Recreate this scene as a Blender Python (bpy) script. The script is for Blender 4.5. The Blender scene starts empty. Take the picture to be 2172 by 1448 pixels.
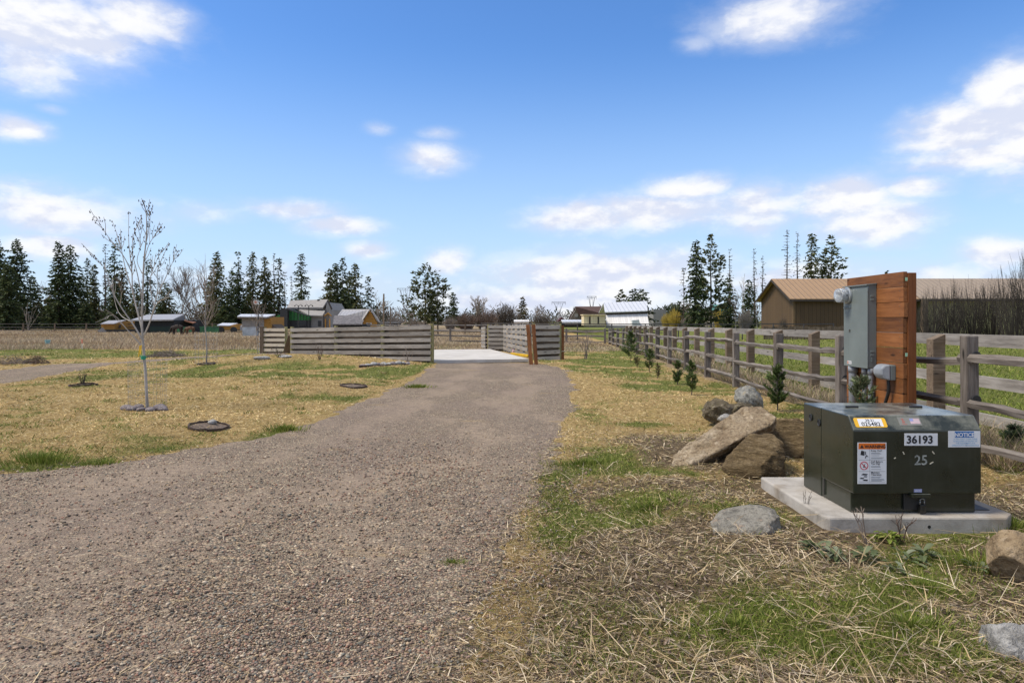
import bpy, bmesh, math, random
import numpy as np
from mathutils import Vector, Matrix
R_ = math.radians
sc = bpy.context.scene
COL = sc.collection
random.seed(7); rng = np.random.default_rng(11)

# ---------------------------------------------------------------- camera
F = 1448.0; EYE = 1.4; HZ = 680.0; CX = 1086.0
cam = bpy.data.cameras.new("Camera"); camo = bpy.data.objects.new("Camera", cam); COL.objects.link(camo)
camo.location = (0, 0, EYE); camo.rotation_euler = (R_(90), 0, 0)
cam.lens = 24.0; cam.sensor_width = 36.0; cam.shift_y = -44.0/2172.0
cam.clip_start = 0.05; cam.clip_end = 5000
sc.camera = camo
# ---------------------------------------------------------------- view
sc.view_settings.view_transform = 'Standard'; sc.view_settings.look = 'None'
sc.view_settings.gamma = 1; sc.view_settings.use_curve_mapping = False
sc.view_settings.exposure = 0.80
SUN_EL, SUN_AZ = 57.0, -100.0            # azimuth from +Y towards +X
# ---------------------------------------------------------------- sun
sl = bpy.data.lights.new("Sun", 'SUN'); sl.energy = 2.3; sl.angle = R_(18); sl.color = (1.0, 0.91, 0.77)
so = bpy.data.objects.new("Sun", sl); COL.objects.link(so)
sd = Vector((math.sin(R_(SUN_AZ))*math.cos(R_(SUN_EL)), math.cos(R_(SUN_AZ))*math.cos(R_(SUN_EL)), math.sin(R_(SUN_EL))))
so.rotation_euler = sd.to_track_quat('Z', 'Y').to_euler()

# ---------------------------------------------------------------- world: sky with broken cloud
W = bpy.data.worlds.new("World"); sc.world = W; W.use_nodes = True
nt = W.node_tree; nt.nodes.clear()
class NT:
    def __init__(s, tree): s.t = tree
    def n(s, typ, **kw):
        x = s.t.nodes.new(typ)
        for k, v in kw.items():
            if k == 'ins':
                for a, b in v.items():
                    if hasattr(b, 'is_output') or isinstance(b, bpy.types.NodeSocket): s.t.links.new(b, x.inputs[a])
                    else: x.inputs[a].default_value = b
            else: setattr(x, k, v)
        return x
    def m(s, op, a, b=None, c=None, clamp=False):
        x = s.t.nodes.new('ShaderNodeMath'); x.operation = op; x.use_clamp = clamp
        for i, v in enumerate((a, b, c)):
            if v is None: continue
            if isinstance(v, bpy.types.NodeSocket): s.t.links.new(v, x.inputs[i])
            else: x.inputs[i].default_value = v
        return x.outputs[0]
    def vm(s, op, a, b=None):
        x = s.t.nodes.new('ShaderNodeVectorMath'); x.operation = op
        for i, v in enumerate((a, b)):
            if v is None: continue
            if isinstance(v, bpy.types.NodeSocket): s.t.links.new(v, x.inputs[i])
            else: x.inputs[i].default_value = v
        return x.outputs['Value'] if op in ('LENGTH', 'DOT_PRODUCT', 'DISTANCE') else x.outputs[0]
    def noise(s, vec, scale, detail=4, rough=0.55, dist=0.0, col=False):
        x = s.n('ShaderNodeTexNoise', ins={'Scale': scale, 'Detail': detail, 'Roughness': rough, 'Distortion': dist})
        if vec is not None: s.t.links.new(vec, x.inputs['Vector'])
        return x.outputs['Color' if col else 'Fac']
    def ramp(s, fac, stops, interp='LINEAR'):
        x = s.t.nodes.new('ShaderNodeValToRGB'); x.color_ramp.interpolation = interp
        e = x.color_ramp.elements
        while len(e) < len(stops): e.new(0.5)
        for el, (p, c) in zip(e, stops):
            el.position = p; el.color = (c, c, c, 1) if isinstance(c, (int, float)) else (*c, 1)
        s.t.links.new(fac, x.inputs[0]); return x.outputs[0]
    def mix(s, fac, a, b, blend='MIX'):
        x = s.t.nodes.new('ShaderNodeMix'); x.data_type = 'RGBA'; x.blend_type = blend
        for i, v in ((0, fac), (6, a), (7, b)):
            if isinstance(v, bpy.types.NodeSocket): s.t.links.new(v, x.inputs[i])
            elif i == 0: x.inputs[i].default_value = v
            else: x.inputs[i].default_value = (*v, 1) if len(v) == 3 else v
        return x.outputs[2]
    def step(s, v, lo, hi):
        x = s.n('ShaderNodeMapRange', interpolation_type='SMOOTHSTEP', ins={'Value': v, 'From Min': lo, 'From Max': hi})
        return x.outputs[0]
w = NT(nt)
sky = w.n('ShaderNodeTexSky', sky_type='NISHITA', sun_disc=False, sun_elevation=R_(SUN_EL), sun_rotation=R_(SUN_AZ),
          altitude=900.0, air_density=1.0, dust_density=0.6, ozone_density=2.2)
tc = w.n('ShaderNodeTexCoord')
sx = w.n('ShaderNodeSeparateXYZ', ins={0: tc.outputs['Generated']})
az = w.m('ARCTAN2', sx.outputs[0], sx.outputs[1]); el = w.m('ARCSINE', sx.outputs[2])
ae = w.n('ShaderNodeCombineXYZ', ins={0: az, 1: el}).outputs[0]
nv = w.n('ShaderNodeCombineXYZ', ins={0: w.m('MULTIPLY', az, 1.0), 1: w.m('MULTIPLY', el, 1.9), 2: 0.37}).outputs[0]
warp = w.vm('SUBTRACT', w.noise(nv, 9.0, 7, 0.6, col=True), (0.5, 0.5, 0.5))
fine = w.noise(nv, 22.0, 6, 0.62)
def sphere(px, py):
    x, z = (px-CX)/F, (HZ-py)/F; l = math.sqrt(1+x*x+z*z)
    return math.atan2(x, 1), math.asin(z/l)
dens = None
for (px, py, rx, ry, st, soft) in [
    (60, 50, 320, 90, 1.0, 1.0), (270, 40, 150, 60, 0.8, 1.0), (60, 120, 220, 70, 0.55, 1.4), (330, 65, 90, 30, .5, 1.3), (35, 272, 75, 28, 0.8, 1.2),
    (910, 335, 90, 38, 0.62, 1.3), (930, 285, 52, 18, 0.4, 1.3), (800, 273, 38, 16, 0.25, 1.3), (110, 232, 40, 14, 0.2, 1.3),
    (1650, 35, 190, 60, 0.75, 1.2), (1480, 90, 60, 24, 0.2, 1.3),
    (2150, 220, 130, 100, 1.0, 1.0), (2060, 275, 200, 66, 1.0, 1.1), (2100, 325, 260, 44, 0.85, 1.3), (2172, 270, 150, 110, 1.0, 1.0),
    (1250, 465, 170, 42, 0.85, 1.1), (1400, 445, 190, 50, 0.85, 1.2), (1450, 398, 110, 34, 0.85, 1.1), (1610, 440, 170, 60, 0.6, 1.2),
    (1790, 425, 130, 60, 1.0, 1.0), (1930, 400, 110, 30, 0.7, 1.2), (1860, 470, 170, 55, 0.8, 1.2),
    (1290, 590, 300, 70, 0.9, 1.3), (1180, 640, 420, 60, 0.7, 1.5), (1700, 590, 300, 50, 0.5, 1.5),
    (120, 450, 260, 60, 0.72, 1.4), (110, 520, 130, 40, 0.7, 1.3), (420, 450, 120, 30, 0.3, 1.5), (630, 446, 150, 26, 0.5, 1.3), (715, 478, 100, 28, 0.8, 1.2),
    (780, 530, 60, 22, 0.6, 1.3), (950, 558, 65, 40, 0.6, 1.3), (600, 600, 500, 60, 0.35, 1.6), (2110, 540, 110, 38, 0.7, 1.2), (2040, 600, 240, 50, 0.5, 1.4)]:
    a0, e0 = sphere(px, py); ca = math.cos(a0); rx *= 1.12; ry *= 1.18
    d = w.vm('SUBTRACT', ae, (a0, e0, 0))
    d = w.vm('ADD', d, w.vm('MULTIPLY', warp, (rx/F*0.75, ry/F*1.0, 0)))
    d = w.vm('MULTIPLY', d, (F/(rx*ca*ca), F/(ry*ca), 0))
    v = w.m('MULTIPLY', w.step(w.vm('LENGTH', d), 1.45, 0.05), (0.55+0.5*st)*(1 if st > .4 else .85))
    dens = v if dens is None else w.m('MAXIMUM', dens, v)
bil = w.noise(nv, 16.0, 10, 0.66, 0.4)
raw = w.m('ADD', dens, w.m('MULTIPLY', w.m('SUBTRACT', bil, 0.5), 0.62))
dens = w.m('MAXIMUM', w.m('MULTIPLY', w.step(raw, 0.26, 0.95), w.step(dens, 0.02, 0.35)), w.m('MULTIPLY', w.step(w.m('ADD', dens, w.m('MULTIPLY', w.m('SUBTRACT', fine, .5), .3)), 0.05, 0.95), 0.62))
# unseen cloud added outside the view, heavy cover for softer, more neutral light
gen = w.step(w.noise(nv, 3.0, 8, 0.58), 0.38, 0.58)
away = w.m('MAXIMUM', w.step(w.m('ABSOLUTE', az), 0.72, 1.0), w.step(el, 0.5, 0.68))
dens = w.m('MAXIMUM', dens, w.m('MULTIPLY', gen, away), clamp=True)
nv2 = w.vm('ADD', nv, (-0.006, 0.022, 0.0))
lit = w.m('SUBTRACT', w.noise(nv, 11.0, 6, 0.55), w.noise(nv2, 11.0, 6, 0.55))  # top-lit shading painted into the cloud colour from offset noise
ccol = w.mix(w.step(w.m('ADD', lit, w.m('MULTIPLY', w.m('SUBTRACT', raw, 0.75), 0.12)), -0.08, 0.10), (0.70, 0.75, 0.90), (0.95, 0.955, 0.98))
satn = w.n('ShaderNodeHueSaturation', ins={'Hue': 0.506, 'Saturation': 1.25, 'Value': 1.13, 'Color': sky.outputs[0]})
# pale haze near the horizon, where the air is thick
hz = w.m('MULTIPLY', w.step(el, 0.40, -0.02), 0.84)
b1 = w.n('ShaderNodeBackground', ins={'Color': satn.outputs[0], 'Strength': 0.105})
bh = w.n('ShaderNodeBackground', ins={'Color': (0.55, 0.73, 0.98, 1), 'Strength': 0.55})
b2 = w.n('ShaderNodeBackground', ins={'Color': ccol, 'Strength': 0.60})
m0 = w.n('ShaderNodeMixShader', ins={0: hz, 1: b1.outputs[0], 2: bh.outputs[0]})
m1 = w.n('ShaderNodeMixShader', ins={0: dens, 1: m0.outputs[0], 2: b2.outputs[0]})
w.n('ShaderNodeOutputWorld', ins={0: m1.outputs[0]})

# ---------------------------------------------------------------- numeric helpers
def _h(ix, iy, s):
    n = (ix.astype(np.int64)*374761393 + iy.astype(np.int64)*668265263 + s*974634777) & 0xffffffff
    n = ((n ^ (n >> 13))*1274126177) & 0xffffffff
    return ((n ^ (n >> 16)) & 0xffff)/65535.0
def vn(x, y, s=0):
    x = np.asarray(x, float); y = np.asarray(y, float)
    ix = np.floor(x); iy = np.floor(y); fx = x-ix; fy = y-iy
    fx = fx*fx*(3-2*fx); fy = fy*fy*(3-2*fy)
    a = _h(ix, iy, s); b = _h(ix+1, iy, s); c = _h(ix, iy+1, s); d = _h(ix+1, iy+1, s)
    return (a*(1-fx)+b*fx)*(1-fy)+(c*(1-fx)+d*fx)*fy
def fbm(x, y, s=0, o=3):
    t = 0; a = 0.5; tot = 0
    for i in range(o):
        t = t+a*vn(x*2**i, y*2**i, s+i*17); tot += a; a *= 0.5
    return t/tot
def ss(v, lo, hi):
    t = np.clip((np.asarray(v, float)-lo)/(hi-lo), 0, 1); return t*t*(3-2*t)
LY = [-8, 2, 4.5, 6.0, 6.24, 6.87, 8.27, 10.1, 14, 20.7, 23]; LX = [-22, -16, -10, -5.4, -4.7, -3.75, -3.0, -2.7, -2.5, -2.4, -2.45]
RY = [-8, 2.64, 3.12, 3.9, 5.33, 7.5, 11.3, 16, 20.5, 22.3, 23]; RX = [-.35, -.08, -.04, .04, .26, .55, 1.12, 1.5, 1.6, .85, .6]
def dL(y): return np.interp(y, LY, LX)
def dR(y): return np.interp(y, RY, RX)
TRK = [(-11.2, -2), (-11.4, 9), (-11.9, 14), (-12.7, 18), (-12.9, 20.6), (-11.9, 22.2), (-9.6, 22.9), (-7.6, 23.0)]
def in_drive(x, y):      # signed-ish distance inside the driveway (positive inside)
    return np.minimum(np.minimum(x-dL(y), dR(y)-x), 22.4-y)
def trk_d(x, y):
    x = np.asarray(x, float); y = np.asarray(y, float); best = np.full(np.broadcast(x, y).shape, 1e9)
    for (ax, ay), (bx, by) in zip(TRK[:-1], TRK[1:]):
        dx, dy = bx-ax, by-ay; t = np.clip(((x-ax)*dx+(y-ay)*dy)/(dx*dx+dy*dy), 0, 1)
        best = np.minimum(best, np.hypot(x-ax-t*dx, y-ay-t*dy))
    return best
def Hs(x, y):            # soil surface
    x = np.asarray(x, float); y = np.asarray(y, float)
    h = .27*np.exp(-(((x+7.2)/3.3)**2+((y-21.6)/3.6)**2)*0.8)
    h = h+.05*ss(dL(y)-x, 0, 1.6)*ss(y, 5, 9)*ss(60-y, 0, 30)
    h = h+.17*np.exp(-(((x-2.1)/.95)**2+((y-7.1)/.95)**2))+.05*np.exp(-(((x-1.5)/.5)**2+((y-4.9)/.7)**2))+.05*np.exp(-(((x-1.3)/.6)**2+((y-3.5)/.5)**2))
    flat = 1-np.exp(-(((x-2.7)/1.0)**2+((y-5.0)/.9)**2)**2)
    far = ss(90-y, 0, 60)
    d = in_drive(x, y); off = ss(-d, -.2, .8)
    h = h+(fbm(x*.45, y*.45, 3, 2)-.5)*.10*flat*far*(.35+.65*off)
    h = h+(fbm(x*2.2, y*2.2, 5, 3)-.5)*.05*flat*far*(.35+.65*off)*(1+1.3*ss(x-dR(y), 0, .5)*ss(9-y, 0, 3))
    return h
def H(x, y): return Hs(x, y)
def G(px, py):           # where the sight line through a photo pixel meets the ground
    dx = (px-CX)/F; dz = -(py-HZ)/F; Y = EYE/max(-dz, 1e-4)
    for _ in range(30):
        z = float(H(dx*Y, Y)); Y = Y+0.7*((EYE-z)/max(-dz, 1e-4)-Y)
    return Vector((dx*Y, Y, float(H(dx*Y, Y))))
def P(px, py, Y): return Vector(((px-CX)/F*Y, Y, EYE-(py-HZ)/F*Y))
def gz(x, y): return float(H(x, y))

# ---------------------------------------------------------------- object helpers
def link(o):
    COL.objects.link(o); return o
def tag(o, label=None, cat=None, group=None, kind=None):
    if label: o['label'] = label
    if cat: o['category'] = cat
    if group: o['group'] = group
    if kind: o['kind'] = kind
    return o
def thing(name, label, cat, loc, group=None, rz=0.0):
    o = link(bpy.data.objects.new(name, None)); o.location = loc; o.rotation_euler = (0, 0, rz)
    o.empty_display_size = 0.2
    return tag(o, label, cat, group)
def root_loc(p):
    while p.parent: p = p.parent
    return Vector(p.location)
class MB:
    def __init__(s): s.v = []; s.f = []; s.g = []; s.r = []; s.mi = []
    def add(s, vs, fs, gc=None, rnd=None, mi=0):
        b = len(s.v); rnd = random.random() if rnd is None else rnd
        s.v += [tuple(v) for v in vs]; s.f += [tuple(i+b for i in f) for f in fs]
        s.g += [tuple(q) for q in (gc if gc is not None else vs)]; s.r += [rnd]*len(vs); s.mi += [mi]*len(fs)
        return s
    def box(s, lo, hi, rnd=None, mi=0, ax=None):
        (x0, y0, z0), (x1, y1, z1) = lo, hi
        vs = [(x0, y0, z0), (x1, y0, z0), (x1, y1, z0), (x0, y1, z0), (x0, y0, z1), (x1, y0, z1), (x1, y1, z1), (x0, y1, z1)]
        d = [x1-x0, y1-y0, z1-z0]; a = ax if ax is not None else max(range(3), key=lambda i: d[i]); o = [random.random()*20 for _ in range(3)]
        gc = [(v[a]+o[0], v[(a+1) % 3]+o[1], v[(a+2) % 3]+o[2]) for v in vs]
        return s.add(vs, [(0, 3, 2, 1), (4, 5, 6, 7), (0, 1, 5, 4), (1, 2, 6, 5), (2, 3, 7, 6), (3, 0, 4, 7)], gc, rnd, mi)
    def beam(s, p0, p1, w, h, up=(0, 0, 1), n=1, jit=0.0, rnd=None, mi=0, sag=0.0):
        p0, p1 = Vector(p0), Vector(p1); d = p1-p0; L = d.length; d.normalize()
        sd_ = d.cross(Vector(up))
        if sd_.length < 1e-4: sd_ = d.cross(Vector((0, 1, 0)))
        sd_.normalize(); u = sd_.cross(d).normalized()
        vs = []; gc = []; o = [random.random()*20 for _ in range(3)]
        for i in range(n+1):
            t = i/n; c = p0.lerp(p1, t)+u*(random.uniform(-jit, jit)-sag*4*t*(1-t))+sd_*random.uniform(-jit, jit)
            for a, b in ((-1, -1), (1, -1), (1, 1), (-1, 1)):
                vs.append(c+sd_*(a*w/2)+u*(b*h/2)); gc.append((t*L+o[0], a*w/2+o[1], b*h/2+o[2]))
        fs = [(3, 2, 1, 0)]
        for i in range(n):
            b = i*4
            for k in range(4): fs.append((b+k, b+(k+1) % 4, b+4+(k+1) % 4, b+4+k))
        b = n*4; fs.append((b, b+1, b+2, b+3))
        return s.add(vs, fs, gc, rnd, mi)
    def tube(s, pts, rad, n=6, rnd=None, cap=True, mi=0, lump=0.0):
        pts = [Vector(p) for p in pts]; rad = rad if hasattr(rad, '__len__') else [rad]*len(pts)
        vs = []; gc = []; L = 0; ref = None; o = random.random()*20
        lum = [1+random.uniform(-lump, lump) for _ in range(n)]
        for i, p in enumerate(pts):
            d = (pts[min(i+1, len(pts)-1)]-pts[max(i-1, 0)])
            if d.length < 1e-9: d = Vector((0, 0, 1))
            d.normalize()
            if ref is None: ref = d.orthogonal().normalized()
            ref = (ref-d*ref.dot(d))
            if ref.length < 1e-5: ref = d.orthogonal()
            ref.normalize(); b = d.cross(ref)
            if i: L += (p-pts[i-1]).length
            for k in range(n):
                a = 2*math.pi*k/n; r = rad[i]*lum[k]*(1+random.uniform(-lump, lump)*.5)
                vs.append(p+ref*math.cos(a)*r+b*math.sin(a)*r); gc.append((L+o, math.cos(a)*r+o, math.sin(a)*r))
        fs = []
        for i in range(len(pts)-1):
            for k in range(n):
                a, b2 = i*n+k, i*n+(k+1) % n; fs.append((a, b2, b2+n, a+n))
        if cap: fs.append(tuple(range(n))[::-1]); fs.append(tuple(range((len(pts)-1)*n, len(pts)*n)))
        return s.add(vs, fs, gc, rnd, mi)
    def prism(s, poly, vec, rnd=None, mi=0):       # poly: 3-D points, extruded by vec
        n = len(poly); poly = [Vector(p) for p in poly]; v = Vector(vec)
        vs = poly+[p+v for p in poly]
        fs = [tuple(range(n)), tuple(range(2*n-1, n-1, -1))]+[(i, i+n, (i+1) % n+n, (i+1) % n) for i in range(n)]
        return s.add(vs, fs, None, rnd, mi)
    def lathe(s, prof, c, ax=(0, 0, 1), n=20, mi=0):   # prof: (radius, height)
        ax = Vector(ax).normalized(); e = ax.orthogonal().normalized(); b = ax.cross(e); c = Vector(c); vs = []
        for r, h in prof:
            for k in range(n):
                a = 2*math.pi*k/n; vs.append(c+ax*h+e*math.cos(a)*r+b*math.sin(a)*r)
        fs = []
        for i in range(len(prof)-1):
            for k in range(n):
                p, q = i*n+k, i*n+(k+1) % n; fs.append((p, q, q+n, p+n))
        fs.append(tuple(range(n))[::-1]); fs.append(tuple(range((len(prof)-1)*n, len(prof)*n)))
        return s.add(vs, fs, None, None, mi)
    def build(s, name, mat, parent=None, loc=None, bevel=0.0, smooth=False, fixn=True):
        off = root_loc(parent) if parent else Vector(loc or (0, 0, 0))
        me = bpy.data.meshes.new(name)
        me.from_pydata([(v[0]-off[0], v[1]-off[1], v[2]-off[2]) for v in s.v], [], s.f)
        a = me.attributes.new('gc', 'FLOAT_VECTOR', 'POINT'); a.data.foreach_set('vector', np.array(s.g, np.float32).ravel())
        a = me.attributes.new('rnd', 'FLOAT', 'POINT'); a.data.foreach_set('value', np.array(s.r, np.float32))
        mats = mat if isinstance(mat, (list, tuple)) else [mat]
        for m in mats: me.materials.append(m)
        if len(mats) > 1: me.polygons.foreach_set('material_index', np.array(s.mi, np.int32))
        if fixn:
            bm = bmesh.new(); bm.from_mesh(me); bmesh.ops.recalc_face_normals(bm, faces=bm.faces); bm.to_mesh(me); bm.free()
        if smooth: me.polygons.foreach_set('use_smooth', np.ones(len(me.polygons), bool))
        me.update()
        o = link(bpy.data.objects.new(name, me))
        if parent: o.parent = parent
        else: o.location = off
        if bevel:
            b = o.modifiers.new('Bevel', 'BEVEL'); b.width = bevel; b.segments = 2; b.limit_method = 'ANGLE'
        return o
def fastmesh(name, V, Fc, mat, col=None, smooth=False, parent=None, off=(0, 0, 0)):
    """V (n,3), Fc (m,k) index array of one polygon size"""
    me = bpy.data.meshes.new(name); m, k = Fc.shape
    V = np.asarray(V, np.float32)-np.asarray(off, np.float32)
    me.vertices.add(len(V)); me.vertices.foreach_set('co', V.ravel())
    me.loops.add(m*k); me.loops.foreach_set('vertex_index', Fc.astype(np.int32).ravel())
    me.polygons.add(m); me.polygons.foreach_set('loop_start', np.arange(0, m*k, k, dtype=np.int32))
    if smooth: me.polygons.foreach_set('use_smooth', np.ones(m, bool))
    if col is not None:
        c = me.attributes.new('Col', 'FLOAT_COLOR', 'POINT')
        c.data.foreach_set('color', np.concatenate([col, np.ones((len(col), 1))], 1).astype(np.float32).ravel())
    me.materials.append(mat); me.update(calc_edges=True)
    o = link(bpy.data.objects.new(name, me))
    if parent: o.parent = parent
    else: o.location = off
    return o
def blades_geo(base, dirv, ln, wd, col, droop=0.0, side=None, seed=1):
    """thin tapering leaves: base (n,3), dirv (n,3) unit, ln, wd (n,)"""
    n = len(base); r = np.random.default_rng(seed)
    dirv = dirv/np.linalg.norm(dirv, axis=1, keepdims=True)
    q = r.normal(size=(n, 3)) if side is None else side
    s = np.cross(dirv, q); s /= (np.linalg.norm(s, axis=1, keepdims=True)+1e-9)
    ln = np.broadcast_to(ln, (n,))[:, None]; wd = np.broadcast_to(wd, (n,))[:, None]; dr = np.broadcast_to(droop, (n,))[:, None]
    dn = np.array([[0, 0, -1.0]])
    mid = base+dirv*ln*.55+dn*ln*dr*.28; tip = base+dirv*ln+dn*ln*dr
    V = np.stack([base-s*wd*.5, base+s*wd*.5, mid-s*wd*.42, mid+s*wd*.42, tip], 1).reshape(-1, 3)
    i = np.arange(n)[:, None]*5
    T = np.stack([i+np.array([[0, 1, 3]]), i+np.array([[0, 3, 2]]), i+np.array([[2, 3, 4]])], 1).reshape(-1, 3)
    return V, T, np.repeat(col, 5, 0)
def cat_geo(parts):
    V = []; T = []; C = []; b = 0
    for v, t, c in parts: V.append(v); T.append(t+b); C.append(c); b += len(v)
    return np.concatenate(V), np.concatenate(T), np.concatenate(C)
def copy_tree(o, parent=None):
    c = o.copy(); link(c)
    if parent: c.parent = parent; c.matrix_parent_inverse = o.matrix_parent_inverse
    for ch in list(o.children): copy_tree(ch, c)
    return c

# ---------------------------------------------------------------- materials
def newmat(name):
    m = bpy.data.materials.new(name); m.use_nodes = True; t = m.node_tree; t.nodes.clear(); k = NT(t)
    out = k.n('ShaderNodeOutputMaterial'); b = k.n('ShaderNodeBsdfPrincipled'); t.links.new(b.outputs[0], out.inputs[0])
    return m, k, b
def setb(k, b, **kw):
    for a, v in kw.items():
        s = b.inputs[a.replace('_', ' ')]
        if isinstance(v, bpy.types.NodeSocket): k.t.links.new(v, s)
        else: s.default_value = (*v, 1) if isinstance(v, tuple) and len(v) == 3 else v
def bump(k, b, h, strength=0.4, dist=0.01):
    x = k.n('ShaderNodeBump', ins={'Strength': strength, 'Distance': dist, 'Height': h}); k.t.links.new(x.outputs[0], b.inputs['Normal'])
def plain(name, c, rough=0.6, metal=0.0, var=0.12, scale=6.0, bmp=0.15, spec=0.5):
    m, k, b = newmat(name); oc = k.n('ShaderNodeTexCoord').outputs['Object']
    n = k.noise(oc, scale, 6, 0.6)
    lo = tuple(x*(1-var*2) for x in c); hi = tuple(min(1, x*(1+var)) for x in c)
    setb(k, b, Base_Color=k.ramp(n, [(0.3, lo), (0.7, hi)]), Roughness=rough, Metallic=metal)
    b.inputs['Specular IOR Level'].default_value = spec
    if bmp: bump(k, b, k.noise(oc, scale*6, 4), bmp, 0.004)
    return m
def wood(name, c0, c1, c2, rough=0.85, knots=True, stretch=22.0, bm_=0.5, spec=0.3):
    m, k, b = newmat(name)
    g = k.n('ShaderNodeAttribute', attribute_name='gc').outputs['Vector']; r = k.n('ShaderNodeAttribute', attribute_name='rnd').outputs['Fac']
    v = k.vm('MULTIPLY', g, (1.6, stretch, stretch)); n = k.noise(v, 1.5, 7, 0.65, 0.6)
    n2 = k.noise(k.vm('MULTIPLY', g, (1.2, 4, 4)), 1.3, 4, 0.6)
    col = k.ramp(k.m('ADD', k.m('MULTIPLY', n, .7), k.m('MULTIPLY', n2, .3)), [(0.28, c0), (0.5, c1), (0.72, c2)])
    val = k.m('ADD', k.m('MULTIPLY', r, 0.5), 0.75)
    col = k.n('ShaderNodeHueSaturation', ins={'Value': val, 'Color': col}).outputs[0]
    if knots:
        kn = k.n('ShaderNodeTexVoronoi', ins={'Vector': k.vm('MULTIPLY', g, (2.2, 9, 9)), 'Scale': 1.0}).outputs['Distance']
        col = k.mix(k.step(kn, 0.17, 0.06), col, tuple(x*.35 for x in c0))
    setb(k, b, Base_Color=col, Roughness=rough); b.inputs['Specular IOR Level'].default_value = spec
    bump(k, b, n, bm_, 0.006)
    return m
def leafmat(name, trans=0.25, rough=0.7):
    m, k, b = newmat(name); t = m.node_tree
    c = k.n('ShaderNodeAttribute', attribute_name='Col').outputs['Color']
    setb(k, b, Base_Color=c, Roughness=rough); b.inputs['Specular IOR Level'].default_value = 0.2
    tr = k.n('ShaderNodeBsdfTranslucent', ins={'Color': c}); mx = k.n('ShaderNodeMixShader', ins={0: trans, 1: b.outputs[0], 2: tr.outputs[0]})
    out = [x for x in t.nodes if x.type == 'OUTPUT_MATERIAL'][0]; t.links.new(mx.outputs[0], out.inputs[0])
    return m
M = {}
M['leaf'] = leafmat('foliage'); M['straw'] = leafmat('dry stems', 0.12, 0.75); M['stone'] = leafmat('loose stones', 0.0, 0.85)
M['rail'] = wood('weathered split rail', (.06, .05, .041), (.165, .14, .118), (.34, .305, .265))
M['post'] = wood('weathered post', (.055, .046, .038), (.15, .127, .108), (.30, .265, .23))
M['board'] = wood('grey weathered board', (.13, .115, .10), (.29, .265, .235), (.44, .41, .37), stretch=14)
M['newboard'] = wood('pale new board', (.44, .36, .26), (.62, .53, .41), (.74, .65, .52), stretch=14)
M['backboard'] = wood('brown board darkened as gap shade', (.075, .055, .04), (.135, .105, .08), (.21, .17, .135), stretch=14)  # darker copy of the grey board: gap shade painted into its colour
M['treated'] = wood('greenish treated post', (.15, .13, .05), (.27, .24, .11), (.37, .34, .18))
M['cedar'] = wood('orange stained cedar', (.075, .026, .009), (.20, .075, .022), (.30, .125, .042), rough=.6, stretch=16, bm_=.3)
M['cedarpost'] = wood('orange stained post', (.11, .034, .010), (.21, .07, .018), (.27, .10, .03), rough=.6, knots=False, bm_=.25)
M['rustpost'] = wood('rusty brown post', (.10, .035, .015), (.22, .085, .03), (.34, .16, .07))
M['oldbrown'] = wood('old brown post', (.06, .042, .03), (.15, .11, .075), (.26, .2, .14))
M['yellowwood'] = wood('yellow board siding', (.26, .13, .03), (.42, .22, .05), (.55, .32, .10), bm_=.2)
M['greywood'] = wood('grey board siding', (.12, .11, .10), (.25, .23, .21), (.38, .36, .33), bm_=.2)
M['darkwood'] = wood('dark board siding', (.012, .014, .015), (.026, .029, .03), (.05, .052, .052), bm_=.2)
def metalroof(name, c, pitch=0.3, axis=0, rough=.45):
    m, k, b = newmat(name); oc = k.n('ShaderNodeTexCoord').outputs['Object']
    s = k.n('ShaderNodeSeparateXYZ', ins={0: oc}).outputs[axis]
    fr = k.m('FRACT', k.m('DIVIDE', s, pitch)); rib = k.step(k.m('ABSOLUTE', k.m('SUBTRACT', fr, .5)), .32, .46)
    n = k.noise(oc, 1.3, 5)
    setb(k, b, Base_Color=k.mix(k.m('MULTIPLY', n, .5), c, tuple(x*.6 for x in c)), Roughness=rough, Metallic=.15)
    bump(k, b, rib, 1.0, .05); return m
def siding(name, c, pitch=0.3, axis=0, dark=.45, wdt=.1):
    m, k, b = newmat(name); oc = k.n('ShaderNodeTexCoord').outputs['Object']
    sp = k.n('ShaderNodeSeparateXYZ', ins={0: oc}); s = k.m('ADD', sp.outputs[0], sp.outputs[1]) if axis == 3 else sp.outputs[axis]
    q = k.m('DIVIDE', s, pitch); fr = k.m('FRACT', q); g = k.step(k.m('ABSOLUTE', k.m('SUBTRACT', fr, .5)), .5-wdt, .5)
    rn = k.n('ShaderNodeTexWhiteNoise', noise_dimensions='1D', ins={'W': k.m('FLOOR', q)}).outputs['Value']
    n = k.noise(oc, 2.0, 5)
    col = k.mix(k.m('MULTIPLY', k.m('ADD', n, rn), .3), c, tuple(x*.5 for x in c))
    setb(k, b, Base_Color=k.mix(k.m('MULTIPLY', g, .8), col, tuple(x*dark for x in c)), Roughness=.8)
    bump(k, b, k.m('SUBTRACT', 1.0, g), .6, .02); return m
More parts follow.
